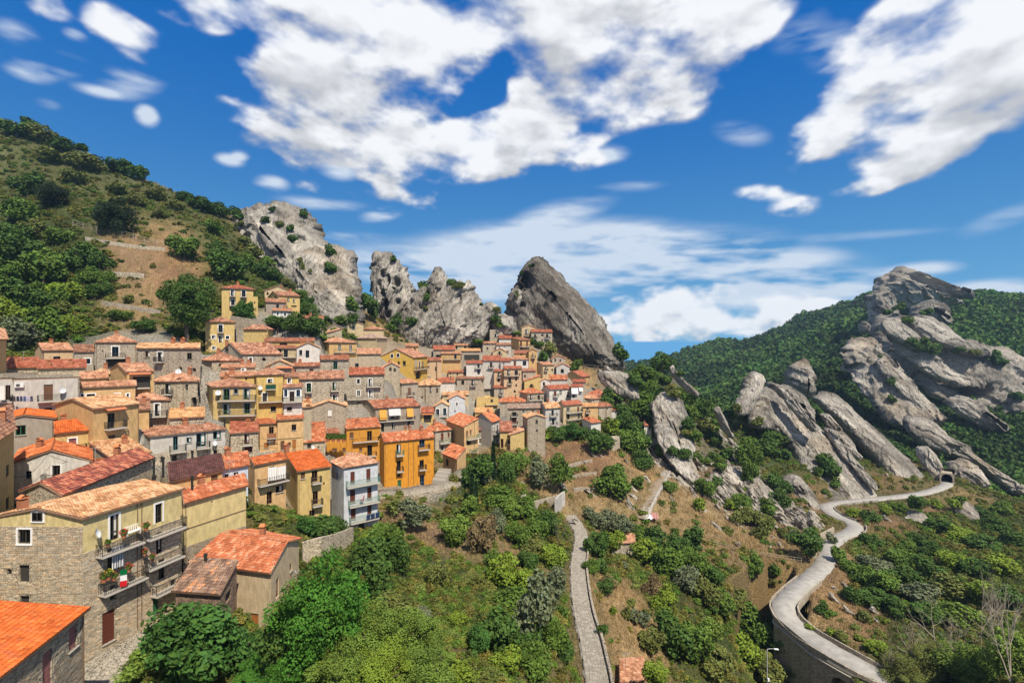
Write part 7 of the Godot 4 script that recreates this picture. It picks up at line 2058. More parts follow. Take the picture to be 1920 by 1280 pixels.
	var lane2 := curve_through(PackedVector3Array([Vector3(-28.9, -28.99, -95), Vector3(-24.63, -28.75, -96.5), Vector3(-20.01, -28.83, -98.5), Vector3(-15.41, -29.01, -102), Vector3(-12.03, -28.77, -105), Vector3(-9.17, -27.5, -110)]), 1.2)
	flatten_strip(road, 3.2, 5.0, 0.25)
	flatten_strip(path, 1.6, 2.0, 0.2)
	flatten_strip(lane, 2.6, 2.5, 0.15)
	flatten_strip(lane2, 2.6, 2.0, 0.2)
	for h in village: dig_for_house(h[2], h[3], h[4], h[5])
	clear_view(road, 3.0)
	clear_view(path, 1.5)
	clear_view(lane2, 2.0)
	var below := PackedVector3Array()
	for i in int(road.size() * 0.2):
		for k in 4: below.append(road[i] - side_of(road, i) * (2.3 + k * 1.5) - Vector3(0, 10.5 + k * 0.5, 0))
	clear_view(below, 1.6)
	for p in [
		[60, 520, 150, 1, 1], [140, 600, 120, 1, 1], [120, 350, 120, 1, 6], [30, 300, 90, 1, 6], [230, 330, 80, 1, 6], [60, 380, 90, 1, 1], [330, 390, 90, 0.8, 6], [250, 400, 90, 0.8, 6], [160, 300, 90, 1, 6], [400, 440, 60, 1, 6], [350, 590, 70, 1, 1], [430, 470, 60, 1, 1],
		[520, 540, 50, 1, 1], [600, 580, 50, 1, 1], [250, 480, 90, 0.8, 2], [300, 530, 90, 0.8, 2], [220, 590, 80, 0.6, 0], [250, 540, 80, 0.6, 0], [300, 440, 90, 0.6, 0], [1090, 890, 80, 0.8, 2], [1060, 920, 60, 0.8, 0], [1130, 870, 60, 0.6, 2], [1250, 960, 110, 1, 0], [1330, 980, 110, 1, 0],
		[1420, 1010, 90, 1, 0], [1200, 900, 50, 1, 0], [1340, 900, 80, 1, 2], [1290, 880, 50, 1, 2], [1400, 1080, 70, 1, 2], [1370, 1060, 60, 1, 0], [1230, 1080, 100, 1, 1], [1300, 1150, 110, 1, 1], [1200, 1180, 60, 1, 0], [1180, 1120, 50, 1, 0], [1300, 1130, 40, 1, 2], [1400, 1200, 90, 1, 1],
		[1250, 780, 50, 1, 1], [1190, 770, 60, 1, 1], [1310, 770, 60, 1, 1], [1330, 820, 50, 1, 1], [1230, 720, 50, 1, 1], [1390, 800, 50, 1, 1], [1420, 870, 50, 0.8, 1], [1360, 860, 30, 1, 1], [1450, 930, 30, 0.6, 1], [1380, 950, 40, 0.6, 1], [1700, 1080, 120, 1, 1], [1820, 1040, 140, 1, 1],
		[1760, 1160, 120, 1, 1], [210, 1240, 70, 1, 4], [270, 1190, 40, 1, 4], [1140, 800, 60, 0.7, 1], [1260, 740, 40, 1.2, 3], [1310, 860, 50, 1, 3], [1230, 830, 45, 1.3, 3], [1160, 720, 50, 0.6, 3], [1370, 930, 60, 1, 3], [1290, 900, 50, 1, 3], [1420, 940, 60, 1, 3], [1340, 800, 40, 1, 3],
		[1500, 980, 40, 0.8, 3], [1390, 860, 50, 1, 3], [1270, 850, 40, 1, 2], [800, 1010, 90, 0.6, 2], [870, 1040, 80, 0.6, 0], [960, 1050, 60, 1, 0], [840, 1100, 100, 1, 1], [900, 1150, 120, 1, 1], [700, 1080, 110, 1, 1], [760, 1180, 130, 1, 1], [950, 1100, 90, 1, 1], [1010, 1000, 60, 1, 1],
		[900, 930, 80, 0.6, 1], [620, 1030, 60, 0.6, 1], [600, 1200, 160, 1, 1], [350, 1250, 120, 1, 1], [850, 1220, 50, 0.6, 2], [1560, 1130, 60, 0.8, 0], [1600, 1100, 70, 0.8, 2], [1640, 1160, 70, 0.8, 2], [1570, 1180, 50, 0.7, 0], [1640, 1010, 50, 0.6, 0], [1660, 980, 60, 0.6, 2], [1620, 960, 60, 0.5, 0],
		[1760, 960, 60, 0.5, 2], [1700, 1060, 90, 0.8, 1], [1790, 1100, 120, 1, 1], [1850, 980, 100, 0.8, 1], [1700, 1000, 50, 0.6, 2], [1800, 1180, 140, 1, 1], [1880, 1100, 120, 1, 1], [1730, 970, 50, 0.5, 1], [1590, 1050, 30, 1, 0], [1830, 940, 60, 0.4, 0], [1450, 950, 60, 1, 3], [1520, 920, 60, 0.6, 2],
		[1480, 900, 70, 1, 1], [1600, 900, 90, 0.6, 1], [1560, 850, 80, 1, 1], [1420, 850, 70, 1, 1], [1500, 940, 50, 0.6, 2], [1400, 900, 60, 1, 3], [1640, 900, 60, 0.6, 2], [1580, 930, 40, 0.4, 0], [600, 700, 110, 0.6, 4], [760, 740, 100, 0.7, 4], [900, 740, 100, 0.7, 4], [1000, 740, 90, 0.7, 4],
		[450, 720, 120, 0.6, 4], [250, 740, 150, 0.6, 4], [120, 780, 150, 0.6, 4], [300, 850, 120, 0.6, 4], [500, 850, 100, 0.6, 4], [700, 850, 80, 0.6, 4], [850, 820, 70, 0.6, 4], [200, 650, 150, 0.4, 4], [500, 640, 80, 0.4, 4], [250, 1200, 60, 0.7, 4], [780, 915, 80, 0.3, 4], [600, 930, 90, 0.5, 4],
		[1080, 740, 50, 0.6, 4], [560, 590, 80, 0.6, 1], [620, 600, 60, 0.6, 1], [900, 640, 60, 0.3, 0], [960, 640, 60, 0.3, 0], [1100, 700, 60, 0.3, 0],
	]:
		var q := on_ground(p[0], p[1])
		if q != Vector3.INF: patches.append_array([q.x / -q.z, log(-q.z), p[2] / F, p[2] / F * 2.2 * p[3], p[4]])
	lay_ground()
	ways(road, path, lane, lane2)
	# --- rocks
	rock("broad pale cliff with bushes on it, leftmost and widest of the spires", PackedFloat32Array([432, 408, 452, 400, 478, 396, 500, 389, 530, 387, 552, 390, 572, 399, 588, 412, 596, 424, 597, 440, 606, 452, 616, 460, 630, 463, 645, 466, 660, 473, 668, 480, 670, 500, 672, 530, 674, 560, 676, 590, 668, 612, 640, 625, 600, 610, 550, 570, 500, 520, 465, 480, 440, 440, 428, 420]), PackedFloat32Array([520, 440, 630, 560]), 238, -0.12, -0.28, 20, 0.16, -35, 5, 0.6, 0.55, 0.62, [[637, 507, 4, 4, 3], [645, 512, 3, 4, 3], [596, 436, 5, 9, 6], [664, 488, 5, 9, 5], [560, 420, 14, 5, 3], [555, 450, 22, 5, 3]])
	rock("slender pale pillar with hollows and a bush on its summit", PackedFloat32Array([709.3, 481.1, 717.9, 477.3, 731.5, 477.9, 743.6, 481.7, 751, 489.8, 758.5, 503.3, 766.1, 519.6, 771, 535.8, 775.3, 546.7, 777, 562.9, 774.8, 581.9, 769.4, 611.7, 755.8, 622.5, 734.2, 625.2, 715.2, 614.4, 708.2, 595.4, 703.8, 573.8, 701.7, 549.4, 701.1, 530.4, 703.8, 508.8, 707.1, 492.5]), PackedFloat32Array([731.5, 514.2, 736.9, 584.6]), 238, 0, -0.1, 11, 0.12, 72, 18, 0.6, 0.5, 1.0, [[726, 522, 8, 13, 6], [742, 530, 7, 14, 6], [744, 566, 6, 6, 5], [716, 512, 6, 9, 4], [718, 550, 7, 9, 4], [728, 590, 5, 8, 3], [735, 545, 4, 10, 4], [712, 535, 4, 10, 3]])
	rock("double peaked grey rock with a dark streaked lower face", PackedFloat32Array([766.7, 549.4, 780.2, 547.2, 788.3, 554.8, 799.2, 549.4, 807.3, 530.4, 809.5, 518.2, 815.4, 507.4, 820.8, 502.3, 827.6, 504.7, 837.1, 514.2, 845.2, 522.3, 853.3, 531.8, 866.9, 532.6, 877.7, 529.1, 883.7, 535.8, 885.3, 546.7, 896.7, 553.4, 904.8, 565.6, 910.2, 579.2, 918.3, 590, 921, 606.3, 915.6, 627.9, 885.8, 646.9, 847.9, 655, 810, 661.8, 788.3, 660.4, 769.4, 646.9, 755.8, 633.3, 753.1, 611.7, 761.3, 576.5]), PackedFloat32Array([820.8, 541.3, 842.5, 611.7]), 232, -0.02, -0.15, 16, 0.24, 62, 31, 0.6, 0.45, 0.8, [[860, 560, 8, 14, 3], [872, 545, 12, 5, 3], [800, 545, 5, 20, 4]])
	rock("small notch rock between the double peak and the great dome", PackedFloat32Array([911.6, 571, 918.3, 567.3, 926.5, 568.9, 937.3, 573.8, 939.5, 581.9, 931.9, 590, 940, 588.6, 950.8, 590, 964.4, 600.8, 972.5, 614.4, 969.8, 627.9, 945.4, 633.3, 923.8, 622.5, 915.6, 606.3, 910.2, 587.3]), PackedFloat32Array([923.8, 584.6, 950.8, 611.7]), 236, 0, -0.1, 8, 0.2, 60, 44, 0.6)
	rock("great dark dome of rock with a cave near its summit, above the village", PackedFloat32Array([953.5, 560.2, 963, 546.7, 968.4, 541.3, 971.1, 527.7, 976.6, 514.2, 983.3, 503.3, 991.5, 493.9, 1000.9, 486.5, 1009.1, 486, 1024, 492.5, 1034.8, 499.3, 1045.6, 510.1, 1059.2, 522.3, 1070, 534.5, 1086.3, 546.7, 1099.8, 561.6, 1113.3, 576.5, 1124.2, 592.7, 1132.3, 609, 1140.4, 625.2, 1148.5, 641.5, 1155.3, 657.7, 1164.8, 676.7, 1167.5, 692.9, 1140.4, 698.3, 1086.3, 692.9, 1032.1, 676.7, 991.5, 665.8, 964.4, 649.6, 952.2, 627.9, 948.1, 606.3, 946.8, 587.3, 950.8, 573.8]), PackedFloat32Array([1005, 535.8, 1102.5, 655]), 262, 0.05, -0.16, 26, 0.86, -54, 57, 0.6, 0.35, 0.5, [[990, 526, 12, 17, 13], [980, 540, 7, 9, 8], [980, 572, 6, 4, 4], [976, 558, 4, 4, 4], [1000, 502, 6, 4, 4]])
	rock("shattered block leaning on the left foot of the great dome", PackedFloat32Array([946.8, 573.8, 952.2, 558.9, 961.7, 544, 971.1, 541.3, 977.9, 549.4, 980.6, 562.9, 972.5, 576.5, 961.7, 581.9, 952.2, 573.8]), PackedFloat32Array([964.4, 554.8, 967.1, 568.3]), 250, 0, 0, 6, 0.2, 60, 70, 0.6)
	rock("near pale slab with a sheer reddish grey face above the road", PackedFloat32Array([1404.4, 768.7, 1410, 750, 1417.5, 738.7, 1432.5, 725.6, 1447.5, 729.4, 1462.5, 742.5, 1488.7, 768.7, 1505.6, 795, 1508.2, 813.7, 1522.5, 836.2, 1545, 866.2, 1565.6, 900, 1575, 930, 1548.7, 943.1, 1522.5, 930, 1503.7, 896.2, 1488.7, 855, 1470, 819.4, 1440, 802.5, 1410, 798.7, 1402.5, 783.7]), PackedFloat32Array([1462.5, 780, 1548.7, 903.7]), 228, 0.06, -0.26, 9, 0.3, -55, 83, 0.6, 0.85, 0.55, [[1425, 770, 12, 16, 3]])
	rock("jagged crag crowning the near slab, split by green ledges", PackedFloat32Array([1375.5, 759.4, 1387.5, 738.7, 1398.7, 720, 1402.5, 705, 1413.7, 699.7, 1429.5, 702, 1434.4, 718.1, 1425, 735, 1413.7, 753.7, 1404.4, 776.2, 1387.5, 780, 1376.2, 772.5]), PackedFloat32Array([1413.7, 712.5, 1395, 757.5]), 236, 0, -0.2, 7, 0.18, 55, 96, 0.6)
	rock("smooth grey slab reaching the road, second from the steps", PackedFloat32Array([1518.7, 791.2, 1537.5, 806.2, 1560, 832.5, 1582.5, 862.5, 1601.2, 883.1, 1620, 903.7, 1636.9, 926.2, 1608.7, 938.2, 1571.2, 936.7, 1556.2, 900, 1533.7, 866.2, 1511.2, 840, 1500, 817.5, 1505.6, 798.7]), PackedFloat32Array([1537.5, 828.7, 1597.5, 911.2]), 218, 0.06, -0.24, 6, 0.26, -52, 109, 0.6, 0.9, 0.45)
	rock("long reddish grey slab crossed by a pale horizontal seam", PackedFloat32Array([1525.5, 744.4, 1537.5, 736.9, 1556.2, 738, 1575, 753, 1605, 779.2, 1635, 805.5, 1668.7, 835.5, 1695, 858, 1714.5, 885, 1724.2, 911.2, 1698.7, 924.4, 1672.5, 907.5, 1646.2, 870, 1620, 841.9, 1597.5, 819.4, 1571.2, 791.2, 1541.2, 765]), PackedFloat32Array([1571.2, 776.2, 1683.7, 888.7]), 252, 0.07, -0.26, 8, 0.32, -44, 122, 0.6, 0.9, 0.5)
	rock("narrow broken rib above the road, between two larger slabs", PackedFloat32Array([1440, 720, 1458.7, 720, 1473.7, 725.6, 1500, 738, 1512, 755.6, 1522.5, 791.2, 1530, 806.2, 1518.7, 810, 1500, 780, 1485, 759.4, 1458.7, 742.5]), PackedFloat32Array([1462.5, 729.4, 1511.2, 780]), 250, 0, -0.2, 7, 0.22, -45, 135, 0.6)
	rock("squat upright pinnacle standing in the green gap", PackedFloat32Array([1474.5, 720, 1475.6, 701.2, 1482, 686.2, 1494.4, 676.9, 1507.5, 678.7, 1516.9, 690, 1519.5, 708.7, 1518.7, 731.2, 1509.4, 742.5, 1492.5, 738.7, 1479.4, 729.4]), PackedFloat32Array([1496.2, 690, 1496.2, 727.5]), 310, 0, 0, 11, 0.26, -25, 148, 0.6)
	rock("leaning blade of rock with overhanging left face", PackedFloat32Array([1583.2, 656.2, 1588.1, 645, 1601.2, 634.5, 1620, 633, 1635, 639.4, 1650, 667.5, 1668.7, 700.5, 1687.5, 720, 1713.7, 744.4, 1736.2, 766.9, 1758.7, 793.1, 1732.5, 796.9, 1706.2, 785.6, 1687.5, 798.7, 1665, 791.2, 1642.5, 765, 1612.5, 735, 1594.5, 712.5, 1590, 686.2]), PackedFloat32Array([1616.2, 652.5, 1732.5, 776.2]), 345, 0.02, -0.32, 18, 0.1, -52, 161, 0.6, 0.3, 0.55, [[1606, 690, 20, 8, 14], [1632, 702, 5, 5, 8], [1592, 660, 10, 8, 10]])
	rock("largest rock wall of the ridge with stained vertical cliffs", PackedFloat32Array([1642.5, 611.2, 1653.7, 597, 1672.5, 595.5, 1691.2, 600.7, 1702.5, 615, 1704.4, 600, 1714.5, 593.2, 1732.5, 596.2, 1755, 611.2, 1785, 628.1, 1811.2, 645, 1837.5, 656.2, 1861.9, 653.2, 1886.2, 667.5, 1908.7, 684.4, 1935, 705, 1965, 727.5, 1972.5, 765, 1950, 810, 1920, 813.7, 1897.5, 798.7, 1871.2, 796.9, 1837.5, 768.7, 1803.7, 759.4, 1777.5, 762, 1751.2, 748.1, 1721.2, 727.5, 1691.2, 693.7, 1665, 667.5, 1646.2, 641.2]), PackedFloat32Array([1683.7, 618.7, 1912.5, 720]), 405, -0.06, -0.3, 34, 0.1, -40, 174, 0.6, 0.25, 0.62, [[1830, 735, 34, 20, 24], [1735, 658, 34, 12, 14]])
	rock("upper tilted stratum lying along the crest of the largest rock wall", PackedFloat32Array([1701.7, 603.7, 1710.7, 593.6, 1732.5, 595.5, 1758.7, 612, 1792.5, 631.9, 1830, 650.6, 1861.9, 658.1, 1845, 667.5, 1807.5, 663.7, 1762.5, 645, 1725, 628.1]), PackedFloat32Array([1721.2, 603.7, 1833.7, 659.2]), 388, 0.08, -0.26, 7, 0.06, -30, 187, 0.6, 0.8, 0.8)
	rock("middle tilted stratum on the face of the largest rock wall", PackedFloat32Array([1668.7, 630, 1683.7, 624.4, 1713.7, 648.7, 1751.2, 678.7, 1796.2, 701.2, 1837.5, 712.5, 1833.7, 727.5, 1788.7, 723.7, 1740, 705, 1698.7, 675]), PackedFloat32Array([1687.5, 635.6, 1815, 718.1]), 384, 0.02, -0.24, 8, 0.2, -36, 200, 0.6, 0.85, 0.8)
	rock("outer tilted stratum at the near end of the largest rock wall", PackedFloat32Array([1644.7, 609.4, 1658.2, 597, 1683.7, 599.2, 1706.2, 619.5, 1725, 645, 1717.5, 656.2, 1695, 645, 1668.7, 630, 1650, 622.5]), PackedFloat32Array([1665, 605.6, 1713.7, 646.9]), 386, 0.08, -0.26, 7, 0.04, -42, 213, 0.6, 0.8, 0.8)
	rock("lower ribbed stratum dropping toward the broken spur", PackedFloat32Array([1732.5, 720, 1755, 720, 1792.5, 738.7, 1837.5, 757.5, 1875, 780, 1867.5, 791.2, 1830, 776.2, 1785, 755.6, 1747.5, 742.5]), PackedFloat32Array([1751.2, 729.4, 1852.5, 776.2]), 382, 0.04, -0.24, 7, 0.3, -32, 226, 0.6, 0.8, 0.9)
	rock("sharp fin parallel to the leaning blade on its inner side", PackedFloat32Array([1642.5, 675, 1655.6, 667.5, 1676.2, 693.7, 1702.5, 723.7, 1732.5, 757.5, 1755, 785.6, 1740, 787.5, 1710, 759.4, 1676.2, 723.7, 1650, 693.7]), PackedFloat32Array([1653.7, 680.6, 1736.2, 774.4]), 330, 0.06, -0.26, 5, 0.08, -50, 239, 0.6)
	rock("slim fin between the smooth slab and the seamed slab", PackedFloat32Array([1537.5, 776.2, 1546.9, 774.4, 1569.4, 798.7, 1593.7, 828.7, 1616.2, 855, 1608.7, 862.5, 1586.2, 840, 1556.2, 806.2]), PackedFloat32Array([1545, 780, 1605, 853.1]), 232, 0.06, -0.25, 4, 0.2, -48, 252, 0.6)
	rock("slim pale fin just below the near slab summit", PackedFloat32Array([1458.7, 727.5, 1468.1, 725.6, 1488.7, 750, 1511.2, 776.2, 1530, 802.5, 1524.4, 810, 1503.7, 787.5, 1477.5, 757.5]), PackedFloat32Array([1466.2, 731.2, 1518.7, 798.7]), 226, 0.06, -0.25, 4, 0.14, -50, 265, 0.6)
	rock("low serrated rib descending between the two lower slabs", PackedFloat32Array([1548.7, 806.2, 1558.1, 805.5, 1582.5, 836.2, 1608.7, 870, 1631.2, 896.2, 1646.2, 916.9, 1636.9, 918.7, 1612.5, 894.4, 1578.7, 855]), PackedFloat32Array([1556.2, 811.9, 1631.2, 903.7]), 214, 0.06, -0.24, 4, 0.18, -50, 278, 0.6)
	rock("broken spur at the foot of the largest rock wall", PackedFloat32Array([1777.5, 750, 1788.7, 738.7, 1807.5, 742.5, 1833.7, 768.7, 1856.2, 787.5, 1871.2, 802.5, 1848.7, 806.2, 1818.7, 795, 1792.5, 780, 1779.4, 765]), PackedFloat32Array([1792.5, 753.7, 1848.7, 795]), 352, 0, -0.2, 12, 0.34, -40, 291, 0.6)
	rock("long low fin running down to the tunnel and beyond", PackedFloat32Array([1696.9, 795, 1704.4, 781.9, 1721.2, 780, 1747.5, 798, 1773.7, 819.4, 1803.7, 840, 1833.7, 863.2, 1867.5, 885, 1897.5, 907.5, 1910.6, 921.7, 1890, 919.5, 1856.2, 896.2, 1822.5, 873.7, 1796.2, 858.7, 1762.5, 845.6, 1728.7, 832.5, 1704.4, 813.7]), PackedFloat32Array([1721.2, 796.9, 1878.7, 898.1]), 285, 0.05, -0.24, 9, 0.26, -36, 304, 0.6, 0.7, 0.7)
	rock("pale tooth of rock just left of the tunnel mouth", PackedFloat32Array([1717.5, 838.1, 1732.5, 835.5, 1747.5, 849.4, 1759.5, 871.9, 1763.2, 896.2, 1747.5, 898.1, 1728.7, 877.5, 1719.4, 855]), PackedFloat32Array([1732.5, 847.5, 1751.2, 885]), 246, 0, -0.1, 6, 0.14, -60, 317, 0.6)
	rock("rounded rock hump pierced by the road tunnel", PackedFloat32Array([1770, 877.5, 1785, 862.5, 1807.5, 861.7, 1833.7, 877.5, 1850.6, 901.9, 1833.7, 911.2, 1800, 909.4, 1785, 911.2, 1775.6, 903.7, 1773.7, 892.5]), PackedFloat32Array([1792.5, 877.5, 1826.2, 900]), 256, 0, -0.1, 8, 0.2, -35, 330, 0.6)
	rock("cluster of summit crags above the largest rock wall", PackedFloat32Array([1643.2, 543.7, 1648.1, 528.7, 1655.6, 519.4, 1666.9, 513.7, 1683.7, 519.4, 1698.7, 532.5, 1713.7, 540, 1740, 546.7, 1766.2, 556.9, 1800, 570, 1770, 573, 1740, 570, 1717.5, 573.7, 1698.7, 576.7, 1680, 568.1, 1665, 556.9, 1650, 555]), PackedFloat32Array([1668.7, 528.7, 1758.7, 562.5]), 560, 0, -0.2, 24, 0.1, -38, 343, 0.6, 0.2, 0.7)
	rock("dark rounded summit block, highest rock of the ridge", PackedFloat32Array([1673.2, 515.6, 1681.9, 507, 1698.7, 505.5, 1717.5, 510, 1736.2, 516.7, 1755, 526.9, 1773.7, 536.2, 1796.2, 547.5, 1818.7, 559.5, 1785, 559.5, 1751.2, 549.4, 1721.2, 540, 1695, 526.9]), PackedFloat32Array([1695, 513.7, 1785, 549.4]), 585, 0, -0.2, 22, 0.5, -32, 356, 0.6, 0.3, 0.55)
	rock("upright crag at the head of the ridge gully", PackedFloat32Array([1629.4, 570, 1634.2, 556.9, 1642.5, 548.6, 1655.6, 556.9, 1666.9, 570, 1673.2, 586.9, 1666.9, 596.2, 1651.9, 603.7, 1638.7, 609.4, 1631.2, 592.5]), PackedFloat32Array([1644.4, 560.6, 1657.5, 592.5]), 480, 0, -0.1, 18, 0.18, -60, 369, 0.6)
	rock("rounded boulder shaped knob in the green below the summit", PackedFloat32Array([1710.7, 588.7, 1719.4, 576.7, 1736.2, 569.2, 1753.1, 575.6, 1763.2, 588.7, 1762.5, 600.7, 1743.7, 606.7, 1725, 601.9]), PackedFloat32Array([1725, 583.1, 1747.5, 596.2]), 500, 0, -0.1, 18, 0.2, -35, 382, 0.6)
	rock("small stub crag beside the ridge gully", PackedFloat32Array([1609.5, 611.2, 1615.5, 602.2, 1625.6, 603, 1631.2, 611.2, 1626.7, 624.4, 1616.2, 627, 1611, 620.6]), PackedFloat32Array([1620, 609.4, 1620, 620.6]), 470, 0, 0, 8, 0.22, 60, 395, 0.6)
	rock("thin pale rock rib on the near wooded ridge", PackedFloat32Array([1255, 688, 1262, 684, 1272, 700, 1292, 720, 1310, 738, 1305, 745, 1285, 735, 1268, 715, 1258, 702]), PackedFloat32Array([1265, 695, 1298, 732]), 212, 0, 0, 3, 0.1, -45, 408, 0.6)
	rock("tilted outcrop with dry grass joints on the wooded ridge", PackedFloat32Array([1222, 760, 1236, 740, 1262, 735, 1280, 760, 1290, 800, 1300, 840, 1290, 870, 1268, 880, 1250, 850, 1235, 810, 1225, 780]), PackedFloat32Array([1245, 765, 1275, 850]), 190, 0, -0.15, 5, 0.14, -55, 421, 0.6)
	rock("steep broken outcrop beside the top of the steps", PackedFloat32Array([1240, 870, 1256, 850, 1278, 870, 1292, 900, 1296, 930, 1300, 960, 1284, 958, 1268, 930, 1252, 900]), PackedFloat32Array([1260, 875, 1285, 940]), 178, 0, -0.1, 4, 0.12, -55, 434, 0.6)
	rock("pale outcrop band below the lone bare tree", PackedFloat32Array([1340, 880, 1360, 870, 1400, 890, 1430, 930, 1450, 965, 1430, 985, 1400, 960, 1370, 930, 1345, 905]), PackedFloat32Array([1360, 885, 1425, 960]), 182, 0, -0.1, 4, 0.12, -50, 447, 0.6)
	rock("narrow fin standing between ridge bushes, next to the far green hill", PackedFloat32Array([1338, 768, 1346, 762, 1358, 782, 1368, 805, 1376, 820, 1366, 822, 1352, 805, 1342, 785]), PackedFloat32Array([1346, 772, 1366, 812]), 205, 0, 0, 3, 0.1, -60, 460, 0.6)
	rock("ribbed grey slab below the dome near the village end", PackedFloat32Array([1122, 700, 1150, 694, 1175, 700, 1192, 722, 1200, 748, 1185, 752, 1160, 742, 1135, 726]), PackedFloat32Array([1140, 708, 1182, 738]), 205, 0, -0.1, 4, 0.22, -40, 473, 0.6)
	rock("pale stepped outcrop band on the ridge beneath the woods", PackedFloat32Array([1228, 800, 1246, 792, 1262, 812, 1280, 842, 1296, 862, 1310, 892, 1300, 905, 1276, 890, 1252, 862, 1234, 830]), PackedFloat32Array([1245, 815, 1290, 880]), 176, 0.05, -0.2, 4, 0.1, -50, 486, 0.6)
	rock("broad pale slab in the dry slope left of the road bend", PackedFloat32Array([1395, 905, 1420, 895, 1450, 925, 1478, 958, 1500, 985, 1490, 1000, 1455, 985, 1425, 960, 1400, 932]), PackedFloat32Array([1415, 912, 1475, 978]), 176, 0.05, -0.2, 4, 0.14, -48, 499, 0.6)
	rock("grey rib dropping from the bare tree to the dry slope", PackedFloat32Array([1318, 905, 1334, 895, 1352, 918, 1368, 945, 1372, 965, 1356, 960, 1336, 940]), PackedFloat32Array([1332, 908, 1358, 950]), 172, 0.05, -0.2, 3, 0.12, -52, 512, 0.6)
	rock("low scarp beside the bend of the road", PackedFloat32Array([1468, 900, 1490, 890, 1515, 920, 1540, 955, 1552, 985, 1530, 985, 1505, 960, 1480, 930]), PackedFloat32Array([1485, 905, 1530, 965]), 190, 0, -0.1, 5, 0.2, -50, 525, 0.6)
	rock("grey boulder slab in the scrub below the road", PackedFloat32Array([1690, 975, 1710, 958, 1735, 965, 1752, 990, 1735, 1003, 1705, 995]), PackedFloat32Array([1705, 975, 1735, 988]), 178, 0, -0.1, 3, 0.14, -40, 538, 0.6)
	rock("low pale rock in the scrub right of the road end", PackedFloat32Array([1785, 950, 1805, 938, 1828, 955, 1835, 985, 1815, 985, 1795, 970]), PackedFloat32Array([1800, 950, 1820, 975]), 200, 0, -0.1, 3, 0.12, -40, 551, 0.6)
	rock("pale rock stump wedged between the cliff and the pillar", PackedFloat32Array([676, 600, 684, 580, 694, 572, 703, 590, 706, 615, 700, 640, 680, 640, 672, 622]), PackedFloat32Array([688, 590, 690, 620]), 225, 0, 0, 5, 0.12, 70, 564, 0.6)
	# --- houses
	for h in village: house(h[0], h[1], h[2], h[3], h[4], h[5], h[6], h[7], h[8], h[9])
	small_things()
